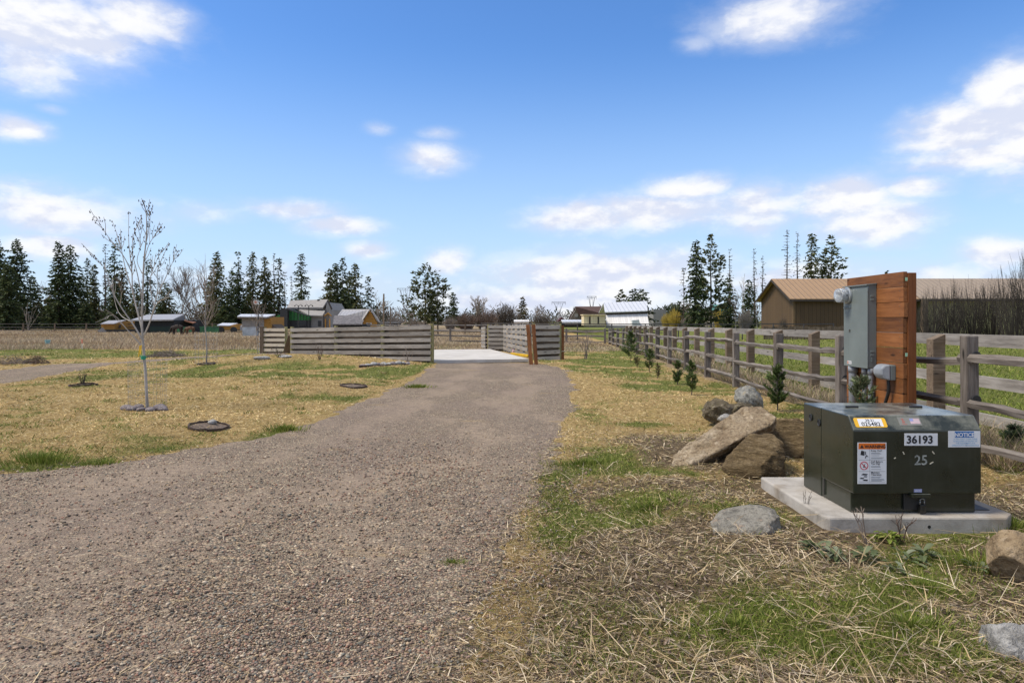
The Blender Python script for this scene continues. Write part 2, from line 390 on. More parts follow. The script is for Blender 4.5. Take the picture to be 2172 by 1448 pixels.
def rockmat(name, a, c, d, scale=3.0, lichen=None, strata=0.0, dirz=None):
    m, k, b = newmat(name); oc = k.n('ShaderNodeTexCoord').outputs['Object']
    v = k.vm('MULTIPLY', oc, (1, 1, 1+strata)); n = k.noise(v, scale, 8, .65, .4); f = k.noise(v, scale*9, 6, .7)
    col = k.ramp(n, [(.3, a), (.5, c), (.7, d)])
    col = k.mix(k.m('MULTIPLY', k.step(f, .46, .60), .55), col, tuple(x*.5 for x in a)); col = k.mix(k.m('MULTIPLY', k.step(k.noise(v, scale*2.6, 5, .6), .56, .66), .5), col, tuple(min(1, x*1.35) for x in d))
    vo = k.n('ShaderNodeTexVoronoi', feature='DISTANCE_TO_EDGE', ins={'Vector': k.vm('ADD', v, k.vm('MULTIPLY', k.noise(oc, 5, 3, col=True), (.4, .4, .4))), 'Scale': scale*1.6}).outputs['Distance']
    col = k.mix(k.m('MULTIPLY', k.m('MULTIPLY', k.step(vo, .03, .0), .35), k.step(n, .45, .6)), col, tuple(x*.5 for x in a))
    if lichen:
        col = k.mix(k.m('MULTIPLY', k.step(k.noise(oc, scale*4, 5, .7), .55, .68), .8), col, lichen)
    setb(k, b, Base_Color=col, Roughness=.9); b.inputs['Specular IOR Level'].default_value = .25
    bump(k, b, k.m('ADD', k.m('ADD', f, k.m('MULTIPLY', n, 1.5)), k.m('MULTIPLY', k.noise(v, scale*24, 4, .7), .6)), 1.0, .03); return m

# ================================================================ ground
def gauss(x, y, cx, cy, rx, ry): return np.exp(-(((x-cx)/rx)**2+((y-cy)/ry)**2))
GREEN_SPOTS = []
for px, py, rx, ry, a in [(1240, 985, .38, .7, 1.1), (1330, 1060, .6, .35, 1.0), (1440, 1070, .6, .3, 1.1), (1300, 1110, .3, .25, .7), (1480, 1010, .35, .25, .7),
                          (1560, 1340, .18, .16, .8), (1650, 1300, .2, .14, .6), (1930, 1300, .26, .2, 1.0), (2020, 1250, .26, .22, .9), (1880, 1390, .22, .16, .9), (1740, 1380, .2, .14, .7), (2060, 1390, .2, .2, .8), (1200, 1130, .25, .3, .7), (1180, 1010, .2, .5, .7), (1400, 1010, .3, .3, .6),
                          (2110, 1130, .4, .3, 1.1), (2130, 990, .5, .6, 1.0), (2000, 1180, .3, .2, .6), (1250, 880, .35, 1.2, .7), (1400, 815, .6, 1.5, .6), (1330, 790, .8, 3, .6),
                          (1230, 760, 1.6, 5, .9), (1290, 745, 2.0, 6, 1.0), (1680, 870, .6, 1.0, .8), (1000, 735, 5, 3, .5), (90, 985, .45, .3, 1.2), (610, 915, .3, .5, 1.0), (40, 1000, 1.3, .25, .9), (240, 1000, .6, .25, .9),
                          (640, 775, 1.8, 2.2, .5), (560, 790, 2.2, 1.4, .4), (690, 790, 1.5, 1.5, .35), (880, 830, .25, 1.2, .6), (820, 850, .25, .8, .8), (500, 935, .8, .4, .5), (960, 1195, .06, .08, 1.2)]:
    g = G(px, py); GREEN_SPOTS.append((g.x, g.y, rx, ry, a))
def zones(x, y):
    x = np.asarray(x, float); y = np.asarray(y, float)
    n1 = fbm(x*.5, y*.5, 21, 3); n2 = fbm(x*1.7, y*1.7, 31, 3); n3 = fbm(x*.16, y*.16, 41, 3)
    left = ss(dL(y)-x, -.1, .2); right = ss(x-dR(y), -.1, .3)*(1-left)
    green = left*.75*ss(.55*n1+.45*n2, .46, .70)
    green = green+left*.55*np.exp(-((dL(y)-x-.25)/.28)**2)*ss(n1, .35, .6)
    green = green+left*ss(y, 23, 27)*ss(33-y, 0, 3)*(.35+.6*n2)
    verge = right*ss(5.2-x, 0, .6)
    green = green+verge*.75*ss(.5*n1+.5*n2, .47, .64)*(.55+.45*ss(y, 5.5, 9))
    for cx, cy, rx, ry, a in GREEN_SPOTS: green = green+a*gauss(x, y, cx, cy, rx*1.15, ry*1.15)*ss(n2, .25, .55)
    past = ss(x-5.0-.02*y, 0, .7)*ss(y, 4, 6)
    green = np.maximum(green*(1-past), past*ss(.35*n2+.65*n1, .12, .34))
    mulch = verge*(ss(6.9-y, 0, 1.6)*.95)*ss(x-dR(y)+.5*(n2-.5), -.15, .25)
    mulch = np.maximum(mulch, 1.0*gauss(x, y, 1.75, 7.6, .75, 1.1)+.9*gauss(x, y, 1.55, 6.5, .8, .6))
    mulch = np.maximum(mulch, .7*verge*ss(n1, .55, .7)*ss(14-y, 0, 5))
    mulch = mulch*(1-np.clip(green, 0, 1)*.85)
    field = ss(y+6*(n3-.5)-30.5, 0, 2.2)*ss(5.9-x, 0, .5)
    field = np.maximum(field, gauss(x, 0, 5.1, 0, .45, 1)*ss(y, 6, 9))
    return np.clip(mulch, 0, 1), np.clip(green, 0, 1), np.clip(field, 0, 1)
def axis_pts(lo, hi, d0, g, c=0.0):
    out = [c]; d = d0
    while out[-1] < hi: out.append(out[-1]+max(d0, abs(out[-1]-c)*g))
    neg = [c]
    while neg[-1] > lo: neg.append(neg[-1]-max(d0, abs(neg[-1]-c)*g))
    return np.array(sorted(set(out+neg)))
gx = axis_pts(-900, 900, .085, .022, 0.0); gy = np.concatenate([np.linspace(-60, 1.4, 40), axis_pts(1.5, 1500, .05, .014, 1.5)[1:]])
GX, GY = np.meshgrid(gx, gy); nx, ny = len(gx), len(gy)
Z = Hs(GX, GY)
Z = Z-.045*ss(in_drive(GX, GY), .10, .4)-.03*ss(1.15-trk_d(GX, GY), .1, .4)
PADC = [(-2.5, 21.9), (.55, 22.75), (-.98, 30.6), (-3.42, 30.0)]      # slab corners
mu, gr, fi = zones(GX, GY)
V = np.stack([GX, GY, Z], -1).reshape(-1, 3)
ii = (np.arange(ny-1)[:, None]*nx+np.arange(nx-1)[None, :]).ravel()
Fq = np.stack([ii, ii+1, ii+nx+1, ii+nx], 1)
m, k, b = newmat('ground soil and turf')
g = k.n('ShaderNodeNewGeometry').outputs['Position']
zc = k.n('ShaderNodeSeparateColor', ins={0: k.n('ShaderNodeAttribute', attribute_name='Col').outputs['Color']})
na = k.noise(g, 7.0, 6, .65); nb = k.noise(g, 1.1, 4, .6); ncx = k.noise(k.vm('MULTIPLY', g, (1, .55, 1)), 30, 5, .7); nd = k.noise(g, 130, 3, .7)
dry = k.ramp(k.m('ADD', k.m('MULTIPLY', na, .55), k.m('MULTIPLY', ncx, .45)), [(.32, (.16, .10, .042)), (.5, (.395, .275, .115)), (.68, (.57, .425, .20))])
dry = k.mix(k.step(nb, .42, .72), dry, k.mix(.5, dry, (.27, .21, .06)))
grn = k.ramp(k.m('ADD', k.m('MULTIPLY', na, .5), k.m('MULTIPLY', ncx, .5)), [(.3, (.05, .06, .014)), (.5, (.15, .165, .038)), (.7, (.28, .27, .08))])
mul = k.ramp(k.m('ADD', k.m('MULTIPLY', ncx, .5), k.m('MULTIPLY', nd, .5)), [(.34, (.045, .032, .02)), (.52, (.165, .12, .07)), (.66, (.36, .27, .16))])
fld = k.ramp(k.m('ADD', k.m('MULTIPLY', na, .5), k.m('MULTIPLY', ncx, .5)), [(.3, (.16, .115, .07)), (.5, (.31, .235, .145)), (.7, (.43, .34, .21))])
j = k.m('MULTIPLY', k.m('SUBTRACT', na, .5), .9)
col = k.mix(k.step(k.m('ADD', zc.outputs[2], j), .3, .7), dry, fld)
col = k.mix(k.step(k.m('ADD', zc.outputs[0], j), .3, .7), col, mul)
col = k.mix(k.step(k.m('ADD', zc.outputs[1], j), .25, .85), col, grn)
setb(k, b, Base_Color=col, Roughness=.95); b.inputs['Specular IOR Level'].default_value = .1
bump(k, b, k.m('ADD', k.m('ADD', na, ncx), nd), .8, .035); M['ground'] = m
go = fastmesh('ground', V, Fq, m, col=np.stack([mu, gr, fi], -1).reshape(-1, 3), smooth=True); tag(go, 'open ground of dry lawn, bare soil, field and pasture', 'ground', kind='structure')

# ---- gravel of the driveway and the side track
def gravelmat(name, worn=True):
    m, k, b = newmat(name); g = k.n('ShaderNodeNewGeometry').outputs['Position']
    wv = k.vm('ADD', g, k.vm('MULTIPLY', k.vm('SUBTRACT', k.noise(g, 60, 2, col=True), (.5, .5, .5)), (.012, .012, .012)))
    def lay(scale):
        vo = k.n('ShaderNodeTexVoronoi', ins={'Vector': wv, 'Scale': scale}); r = k.n('ShaderNodeSeparateColor', ins={0: vo.outputs['Color']})
        c = k.ramp(r.outputs[0], [(0, (0.114, 0.094, 0.067)), (.18, (0.264, 0.168, 0.115)), (.34, (0.276, 0.234, 0.169)), (.5, (0.402, 0.287, 0.192)), (.62, (0.297, 0.278, 0.204)), (.75, (0.527, 0.402, 0.248)), (.88, (0.436, 0.303, 0.209)), (1.0, (0.672, 0.586, 0.392))])
        return c, vo.outputs['Distance'], r.outputs[1]
    c1, d1, r1 = lay(62.0); c2, d2, r2 = lay(120.0)
    big = k.step(k.noise(g, 9, 3), .42, .56)
    col = k.mix(big, c2, c1); col = k.mix(k.m('MULTIPLY', k.step(k.mix(big, d2, d1), .35, .62), .75), col, (.035, .028, .024))
    uu_ = k.n('ShaderNodeSeparateColor', ins={0: k.n('ShaderNodeAttribute', attribute_name='Col').outputs['Color']}).outputs[0]
    wt = k.m('MAXIMUM', k.step(k.m('ABSOLUTE', k.m('SUBTRACT', uu_, .30)), .14, .02), k.step(k.m('ABSOLUTE', k.m('SUBTRACT', uu_, .72)), .14, .02))
    sand = k.step(k.m('ADD', k.noise(k.vm('MULTIPLY', g, (1, .45, 1)), 1.3, 6, .6), k.m('MULTIPLY', wt, .10)), .47, .68)
    dust = k.ramp(k.noise(g, 55, 5, .7), [(.3, (.22, .165, .115)), (.7, (.42, .325, .23))])
    col = k.mix(k.m('MULTIPLY', sand, .62), col, dust)
    tone = k.noise(k.vm('MULTIPLY', g, (.8, .35, 1)), 1.0, 4, .55)
    col = k.mix(k.step(tone, .38, .68), col, k.mix(.30, col, (.20, .15, .125)))
    st = k.step(k.noise(k.vm('MULTIPLY', g, (.55, 1.5, 1)), 1.1, 5, .6), .63, .72)
    col = k.mix(k.m('MULTIPLY', st, .55), col, (.34, .24, .11))
    setb(k, b, Base_Color=col, Roughness=.92); b.inputs['Specular IOR Level'].default_value = .2
    md_ = k.noise(g, 17, 4, .75); col = k.n('ShaderNodeHueSaturation', ins={'Value': k.m('ADD', .55, k.m('MULTIPLY', md_, .9)), 'Color': col}).outputs[0]; b.inputs['Base Color'].default_value = (0, 0, 0, 1); k.t.links.new(col, b.inputs['Base Color'])
    h = k.m('SUBTRACT', 1.0, k.mix(big, d2, d1)); bump(k, b, k.m('ADD', h, k.m('MULTIPLY', k.noise(g, 8, 4), .8)), .9, .010); return m
M['gravel'] = gravelmat('gravel')
ys = np.concatenate([np.linspace(-6, 2.0, 60)[:-1], axis_pts(2.0, 22.3, .03, .009, 2.0)[1:]]); ys = ys[ys <= 22.35]
us = np.linspace(0, 1, 150)
wob = lambda y, s: (fbm(y*1.3, y*0+s, s, 3)-.5)*.5+(fbm(y*5.0, y*0+s, s+9, 4)-.5)*.30+.06
xl = dL(ys)-wob(ys, 61); xr = dR(ys)+wob(ys, 77)
DX = xl[:, None]+(xr-xl)[:, None]*us[None, :]; DY = np.broadcast_to(ys[:, None], DX.shape)
edge = np.minimum(us, 1-us)[None, :]*(xr-xl)[:, None]
DZ = Hs(DX, DY)+.012*ss(edge, 0, .25)-.006+(fbm(DX*14, DY*14, 88, 2)-.5)*.012*ss(9-DY, 0, 5)
V = np.stack([DX, DY, DZ], -1).reshape(-1, 3); nn = len(us)
ii = (np.arange(len(ys)-1)[:, None]*nn+np.arange(nn-1)[None, :]).ravel()
tag(fastmesh('driveway', V, np.stack([ii, ii+1, ii+nn+1, ii+nn], 1), M['gravel'], col=np.stack([np.broadcast_to(us[None], DX.shape).ravel()]*3, 1), smooth=True), 'wide gravel driveway running to the concrete slab', 'driveway', kind='structure')
tp = []
for (ax, ay), (bx, by) in zip(TRK[:-1], TRK[1:]):
    for t in np.linspace(0, 1, 14)[:-1]: tp.append((ax+(bx-ax)*t, ay+(by-ay)*t))
tp = np.array(tp+[TRK[-1]]);
for _ in range(10): tp[1:-1] = (tp[:-2]+2*tp[1:-1]+tp[2:])/4
tg = np.gradient(tp, axis=0); tg /= np.linalg.norm(tg, axis=1, keepdims=True); nrm = np.stack([-tg[:, 1], tg[:, 0]], 1)
hw = np.interp(np.arange(len(tp)), [0, len(tp)*.8, len(tp)-1], [1.15, 1.05, .35])+(fbm(np.arange(len(tp))*.5, np.zeros(len(tp)), 5)-.5)*.4
uu = np.linspace(-1, 1, 14); TX = tp[:, None, 0]+nrm[:, None, 0]*uu[None]*hw[:, None]; TY = tp[:, None, 1]+nrm[:, None, 1]*uu[None]*hw[:, None]
TZ = Hs(TX, TY)+.014*(1-np.abs(uu)[None]**3)-.004
V = np.stack([TX, TY, TZ], -1).reshape(-1, 3); ii = (np.arange(len(tp)-1)[:, None]*14+np.arange(13)[None]).ravel()
tag(fastmesh('gravel_track', V, np.stack([ii, ii+14, ii+15, ii+1], 1), M['gravel'], smooth=True), 'narrow gravel track curving round the left lawn', 'track', kind='structure')
# concrete slab at the head of the drive
m, k, b = newmat('pale concrete'); g = k.n('ShaderNodeTexCoord').outputs['Object']
n = k.noise(g, 1.6, 6, .6); n2 = k.noise(k.vm('MULTIPLY', g, (1, 9, 1)), 5, 4)
setb(k, b, Base_Color=k.mix(k.m('MULTIPLY', n2, .35), k.ramp(n, [(.3, (.42, .39, .34)), (.7, (.62, .59, .53))]), (.36, .33, .29)), Roughness=.85); bump(k, b, n2, .3, .004); M['slab'] = m
mb = MB(); mb.prism([(x, y, .03) for x, y in PADC], (0, 0, .10)); tag(mb.build('concrete_slab', M['slab'], loc=(-1.5, 26, 0)), 'pale concrete slab between the board windbreak panels', 'slab', kind='structure')

# ================================================================ scatter: gravel, straw, grass (uncountable)
def screen_even(n, y0, y1, xr, seed, pw=1.0):
    """ground points, denser towards the camera's own standing place"""
    r = np.random.default_rng(seed); u = r.random(n)
    if pw == 1: y = 1/(1/y0+(1/y1-1/y0)*u)
    else: y = y0*(y1/y0)**u
    return (r.random(n)*2-1)*xr*y, y, r
# loose stones
x, y, r = screen_even(150000, 2.2, 9.0, .85, 3)
x = np.where(r.random(len(x)) < .25, r.uniform(-2.0, 1.2, len(x)), x)
d = np.minimum(x-dL(y), dR(y)-x)+(fbm(x*3, y*3, 9)-.5)*.5
den = .25+.75*ss(fbm(x*1.2, y*.7, 14), .4, .62)
keep = (d > -.45) & (r.random(len(x)) < np.clip(ss(d, -.55, .25), .05, 1)*den*ss(9.2-y, 0, 4.5))
x, y = x[keep][:70000], y[keep][:70000]; n = len(x)
ico = bmesh.new(); bmesh.ops.create_icosphere(ico, subdivisions=1, radius=1.0); iv = np.array([v.co[:] for v in ico.verts]); it = np.array([[v.index for v in f.verts] for f in ico.faces]); ico.free()
sz = r.lognormal(0, .38, n)*.0042*np.clip(y/3.4, 1, 1.6); sz = np.clip(sz, .0025, .0115)
sc3 = np.stack([sz*r.uniform(.8, 1.4, n), sz*r.uniform(.7, 1.2, n), sz*r.uniform(.45, .85, n)], 1)
th = r.random(n)*6.283; c_, s_ = np.cos(th), np.sin(th)
Vv = iv[None]*(1+r.uniform(-.22, .22, (n, len(iv), 1)))*sc3[:, None]
Vv = np.stack([Vv[..., 0]*c_[:, None]-Vv[..., 1]*s_[:, None], Vv[..., 0]*s_[:, None]+Vv[..., 1]*c_[:, None], Vv[..., 2]], -1)
Vv = Vv+np.stack([x, y, H(x, y)+.008+sc3[:, 2]*.3], 1)[:, None]
pal = np.array([(.14, .118, .10), (.28, .205, .165), (.22, .20, .175), (.37, .275, .21), (.22, .225, .205), (.45, .345, .235), (.34, .245, .205), (.58, .50, .40), (.10, .085, .075), (.30, .175, .135), (.36, .28, .21)])
pc = pal[r.integers(0, len(pal), n)]*r.uniform(.62, 1.1, (n, 1))*np.array([[1, .95, .86]])
T = (it[None]+np.arange(n)[:, None, None]*len(iv)).reshape(-1, 3)
tag(fastmesh('loose_gravel', Vv.reshape(-1, 3), T, M['stone'], col=np.repeat(pc, len(iv), 0)), 'loose mixed gravel stones on the near driveway', 'gravel', kind='stuff')

def flatdir(r, n, up): a = r.random(n)*6.283; return np.stack([np.cos(a), np.sin(a), up], 1)
DRYC = np.array([(.585, .425, .185), (.67, .52, .26), (.49, .355, .15), (.39, .265, .12), (.72, .58, .32)])
STRC = np.array([(.47, .35, .19), (.57, .45, .27), (.37, .27, .145), (.66, .55, .38), (.50, .38, .22), (.21, .145, .085), (.15, .105, .065), (.26, .18, .10)])
GRNC = np.array([(.14, .185, .026), (.18, .23, .036), (.22, .26, .05), (.10, .14, .022), (.31, .31, .085)])
FLDC = np.array([(.44, .34, .21), (.36, .27, .175), (.52, .41, .26), (.26, .195, .14), (.37, .29, .21), (.46, .38, .24)])
def pick(r, pal, n, v=.25): return pal[r.integers(0, len(pal), n)]*r.uniform(1-v, 1+v, (n, 1))
OBST = [(2.2, 4.5, 3.3, 5.45)]
def outside_pad(x, y): return ~((x > 1.98) & (x < 3.4) & (y > 4.42) & (y < 5.75))
# straw and dead stalks lying on the soil, right foreground
parts = []
x, y, r = screen_even(95000, 2.3, 11, .95, 5); mu, gr, fi = zones(x, y)
k1 = (x > dR(y)-.1-.6*r.random(len(x))**2) & (r.random(len(x)) < .08+.92*np.maximum(mu, .45*(x > dR(y)-.2)*(y < 9)+.2*(x > dR(y)))*(1-.55*gr)*(.25+.9*ss(fbm(x*1.3, y*1.3, 55), .38, .62))) & outside_pad(x, y)
x, y = x[k1], y[k1]; n = len(x); print('straw', n)
base = np.stack([x, y, H(x, y)+r.uniform(.003, .035, n)], 1)
ln = np.clip(r.lognormal(-3.0, .62, n), .018, .40)
parts.append(blades_geo(base, flatdir(r, n, r.normal(.03, .13, n)), ln, r.uniform(.0018, .0048, n)*np.clip(y/4, .9, 2), pick(r, STRC, n), r.uniform(-.05, .25, n), side=np.stack([r.normal(0, .3, n), r.normal(0, .3, n), np.ones(n)], 1), seed=6))
# longer bleached stalks and sticks, in drifts
x, y, r = screen_even(1300, 2.3, 9, .95, 7); mu, gr, fi = zones(x, y); k1 = (x > dR(y)-.1) & (r.random(len(x)) < ss(fbm(x*.9, y*.9, 57), .45, .6)) & outside_pad(x, y); x, y = x[k1], y[k1]; n = len(x)
parts.append(blades_geo(np.stack([x, y, H(x, y)+r.uniform(.01, .05, n)], 1), flatdir(r, n, r.normal(.03, .10, n)), r.uniform(.10, .42, n), r.uniform(.0025, .006, n), pick(r, STRC[:5], n), r.uniform(-.05, .12, n), side=np.stack([r.normal(0, .3, n), r.normal(0, .3, n), np.ones(n)], 1), seed=77))
# dark bark and mulch chips
x, y, r = screen_even(60000, 2.3, 9.5, .95, 8); mu, gr, fi = zones(x, y); k1 = (r.random(len(x)) < .8*mu) & (x > dR(y)-.1) & outside_pad(x, y); x, y = x[k1], y[k1]; n = len(x)
chip = np.array([(.10, .07, .05), (.17, .12, .085), (.06, .042, .03), (.27, .20, .14), (.36, .28, .2)])
parts.append(blades_geo(np.stack([x, y, H(x, y)+r.uniform(.0, .018, n)], 1), flatdir(r, n, r.normal(.1, .3, n)), r.uniform(.012, .05, n), r.uniform(.004, .012, n), pick(r, chip, n), 0.1, side=np.stack([r.normal(0, .5, n), r.normal(0, .5, n), np.ones(n)], 1), seed=9))
# upright dead stalk tufts
tx, ty, r = screen_even(520, 2.4, 10, .9, 12); mu, gr, fi = zones(tx, ty); kk = (tx > dR(ty)+.1) & (mu+.4*gr > .35) & outside_pad(tx, ty)
tx, ty = tx[kk][:150], ty[kk][:150]; nb_ = 14; n = len(tx)*nb_
bx = np.repeat(tx, nb_)+r.normal(0, .03, n); by = np.repeat(ty, nb_)+r.normal(0, .03, n)
parts.append(blades_geo(np.stack([bx, by, H(bx, by)], 1), flatdir(r, n, r.uniform(.25, 1.6, n)), r.uniform(.07, .26, n), r.uniform(.002, .005, n), pick(r, STRC[:4], n), r.uniform(.1, .5, n), seed=13))
# straw blown across the gravel
x, y, r = screen_even(900, 2.4, 16, .8, 15); k1 = in_drive(x, y) > 0; x, y = x[k1], y[k1]; n = len(x)
parts.append(blades_geo(np.stack([x, y, H(x, y)+.018], 1), flatdir(r, n, r.normal(.0, .04, n)), np.clip(r.lognormal(-2.4, .6, n), .03, .4), r.uniform(.002, .005, n), pick(r, STRC[:4], n), r.uniform(-.06, .06, n), side=np.tile([[0, 0, 1.]], (n, 1)), seed=16))
V, T, Cc = cat_geo(parts); tag(fastmesh('straw_litter', V, T, M['straw'], col=Cc), 'matted straw, dead stalks and mulch chips by the driveway', 'straw', kind='stuff')

# lawn: mown dry grass with green running through it
parts = []
x, y, r = screen_even(330000, 4.6, 34, .95, 21, pw=1)
mu, gr, fi = zones(x, y); trk = trk_d(x, y)
onl = (x < dL(y)+.05*r.random(len(x))) & (y > 5.5); onr = (x > dR(y)-.15) & (x < 4.7+.02*y)
p = np.where(onl, 1.0, np.where(onr, .75*(1-mu*.9), 0))*(trk > .95+.3*r.random(len(x)))*(1-.7*fi)
inpad = (y > 21.9) & (y < 30.7) & (x > -3.4) & (x < .6-(y-22.7)*.19)
k1 = (r.random(len(x)) < p) & outside_pad(x, y) & ~inpad; x, y, gr = x[k1], y[k1], gr[k1]; n = len(x); print('lawn', n)
isg = r.random(n) < gr*.85
GRNL = np.array([(.17, .19, .045), (.22, .23, .065), (.13, .165, .035), (.27, .26, .08)]); col = np.where(isg[:, None], pick(r, GRNL, n), pick(r, DRYC, n)); tone = (.50+.72*fbm(x*1.5, y*1.5, 71, 3)+.30*fbm(x*.4, y*.4, 75, 2))[:, None]; col = col*tone
sc_ = np.clip(y/6.5, 1, 4)
parts.append(blades_geo(np.stack([x, y, H(x, y)-.004], 1), flatdir(r, n, np.where(isg, r.uniform(.5, 1.8, n), r.uniform(.1, .8, n))), r.uniform(.03, .075, n)*np.sqrt(sc_), r.uniform(.003, .006, n)*sc_, col, r.uniform(.1, .6, n), seed=22))
# thin thatch on the near verge, down to the drive's own edge
x, y, r = screen_even(170000, 2.3, 8, .95, 27); mu, gr, fi = zones(x, y); ed = x-dR(y)
k1 = (ed > -.22-.35*r.random(len(x))) & (r.random(len(x)) < np.where(ed < .6, .9, .45)*ss(ed, -.55, .1)) & outside_pad(x, y) & (x < 4.6); x, y, gr = x[k1], y[k1], gr[k1]; n = len(x)
cm = np.concatenate([STRC, DRYC*.75, STRC[4:]*.8]); isg = r.random(n) < .12+.5*gr
parts.append(blades_geo(np.stack([x, y, H(x, y)+r.uniform(0, .012, n)], 1), flatdir(r, n, r.uniform(-.02, .45, n)), r.uniform(.018, .06, n), r.uniform(.0018, .0036, n)*np.clip(y/4, .9, 1.8), np.where(isg[:, None], pick(r, GRNL, n)*.8, pick(r, cm, n))*(.45+.95*fbm(x*3, y*3, 78)[:, None]), r.uniform(.05, .4, n), seed=28))
# darker tussocks
tx, ty, r = screen_even(500, 6, 30, .85, 25); kk = (tx < dL(ty)-.1) & (trk_d(tx, ty) > 1.4); tx, ty = tx[kk], ty[kk]; nb_ = 26; n = len(tx)*nb_
bx = np.repeat(tx, nb_)+r.normal(0, .10, n); by = np.repeat(ty, nb_)+r.normal(0, .07, n); g1 = np.repeat(r.random(len(tx)) < .6, nb_)
parts.append(blades_geo(np.stack([bx, by, H(bx, by)], 1), flatdir(r, n, r.uniform(.5, 2, n)), r.uniform(.05, .12, n), r.uniform(.005, .010, n)*np.clip(by/9, 1, 3), np.where(g1[:, None], pick(r, GRNC, n)*.8, pick(r, DRYC, n)*.8), r.uniform(.2, .6, n), seed=26))
V, T, Cc = cat_geo(parts); tag(fastmesh('lawn_grass', V, T, M['straw'], col=Cc), 'short dry lawn grass with thin green growth', 'grass', kind='stuff')
# fresh green grass
parts = []
x, y, r = screen_even(230000, 2.3, 13, .95, 31); mu, gr, fi = zones(x, y)
k1 = (r.random(len(x)) < np.maximum(ss(gr, .2, 1.0), .10*(x > dR(y)+.1)*(.3+1.4*fbm(x*2.5, y*2.5, 58)))) & ((x > dR(y)-.05) | (x < dL(y))) & outside_pad(x, y) & (x < 4.9); x, y = x[k1], y[k1]; n = len(x); print('green', n)
parts.append(blades_geo(np.stack([x, y, H(x, y)], 1), flatdir(r, n, r.uniform(.7, 2.5, n)), r.uniform(.025, .075, n)*(.6+.8*fbm(x*3, y*3, 5)), r.uniform(.0018, .0034, n)*np.clip(y/4, 1, 2.4), pick(r, GRNC, n)*(.65+.6*fbm(x*2, y*2, 72)[:, None]), r.uniform(.1, .5, n), seed=32))
for px, py, rad, cnt, hh in [(90, 980, .20, 900, .16), (605, 913, .16, 500, .13), (960, 1195, .05, 140, .05), (215, 985, .14, 300, .10), (885, 822, .2, 400, .12), (1240, 985, .25, 800, .10), (1385, 1075, .3, 900, .08), (1965, 1250, .2, 600, .09), (2060, 1200, .2, 500, .1), (1930, 1330, .2, 700, .09), (1560, 1330, .14, 400, .08), (2140, 1120, .2, 700, .12)]:
    c = G(px, py); n = cnt; rr = np.abs(r.normal(0, rad*.6, n)); a = r.random(n)*6.283; bx, by = c.x+np.cos(a)*rr*1.3, c.y+np.sin(a)*rr*.8
    parts.append(blades_geo(np.stack([bx, by, H(bx, by)], 1), np.stack([np.cos(a)*.5, np.sin(a)*.5, r.uniform(.5, 2, n)], 1), r.uniform(.4, 1, n)*hh, r.uniform(.003, .005, n)*max(1, c.y/5), pick(r, GRNC, n), r.uniform(.05, .4, n), seed=cnt))
V, T, Cc = cat_geo(parts); tag(fastmesh('green_grass', V, T, M['leaf'], col=Cc), 'fresh green grass in patches along the driveway', 'grass', kind='stuff')
# pasture behind the right fences
x, y, r = screen_even(120000, 6, 75, 1.1, 41); k1 = (x > 5.0+.045*y-.15) & (y < 57); x, y = x[k1], y[k1]; mu, gr, fi = zones(x, y); n = len(x)
isg = r.random(n) < .35+.65*gr
parts = [blades_geo(np.stack([x, y, H(x, y)], 1), flatdir(r, n, r.uniform(.7, 2.5, n)), r.uniform(.07, .16, n)*np.clip(y/14, .9, 1.6), r.uniform(.006, .010, n)*np.clip(y/9, 1, 6), np.where(isg[:, None], pick(r, GRNC*1.05, n), pick(r, DRYC, n))*(.7+.55*fbm(x*.6, y*.6, 73)[:, None]), r.uniform(.1, .5, n), seed=42)]
V, T, Cc = cat_geo(parts); tag(fastmesh('pasture_grass', V, T, M['leaf'], col=Cc), 'bright green pasture grass behind the two right fences', 'grass', kind='stuff')
# tall dry grass: along the right fence, and the field beyond the lawn
r = np.random.default_rng(51); n = 26000; y = 6.4+38*r.random(n)**1.5; x = 4.49+(y-6.7)*.038+.15+np.abs(r.normal(0, .42, n)); dd = ss(fbm(x*.9, y*.9, 81), .35, .55); k1 = r.random(n) < .25+.75*dd; x, y = x[k1], y[k1]; n = len(x)
parts = [blades_geo(np.stack([x, y, H(x, y)], 1), flatdir(r, n, r.uniform(.8, 3.5, n)), r.uniform(.18, .52, n), r.uniform(.004, .007, n)*np.clip(y/9, 1, 3), np.where((r.random(n) < .16)[:, None], pick(r, GRNC, n), pick(r, FLDC*1.1, n)), r.uniform(.1, .6, n), seed=52)]
n = 150000; y = 30.0*(92/30.0)**r.random(n); x = r.uniform(-1.05, .22, n)*y; n3 = fbm(x*.16, y*.16, 41, 3)
k1 = (y+6*(n3-.5) > 31) & (x < 5.2) & ~((x > -3.6) & (x < .8) & (y < 31.5)); x, y = x[k1], y[k1]; n = len(x)
tonec = fbm(x*.12, y*.22, 83, 3)[:, None]; hh = (.18+.5*fbm(x*.35, y*.35, 84, 2))*np.where(x > -4, .55, 1)*np.where(y > 55, .7, 1)
parts.append(blades_geo(np.stack([x, y, H(x, y)], 1), flatdir(r, n, r.uniform(1.0, 3.5, n)), r.uniform(.5, 1, n)*hh, r.uniform(.012, .022, n)*np.clip(y/30, 1, 3.5), pick(r, FLDC, n)*(.62+.75*tonec)*np.where(tonec > .52, np.array([[1.0, 1.0, 1.0]]), np.array([[.95, .90, .82]])), r.uniform(.05, .5, n), seed=53))
V, T, Cc = cat_geo(parts); tag(fastmesh('tall_dry_grass', V, T, M['straw'], col=Cc), 'tall dry brown grass and weeds of the field beyond the lawn', 'grass', kind='stuff')

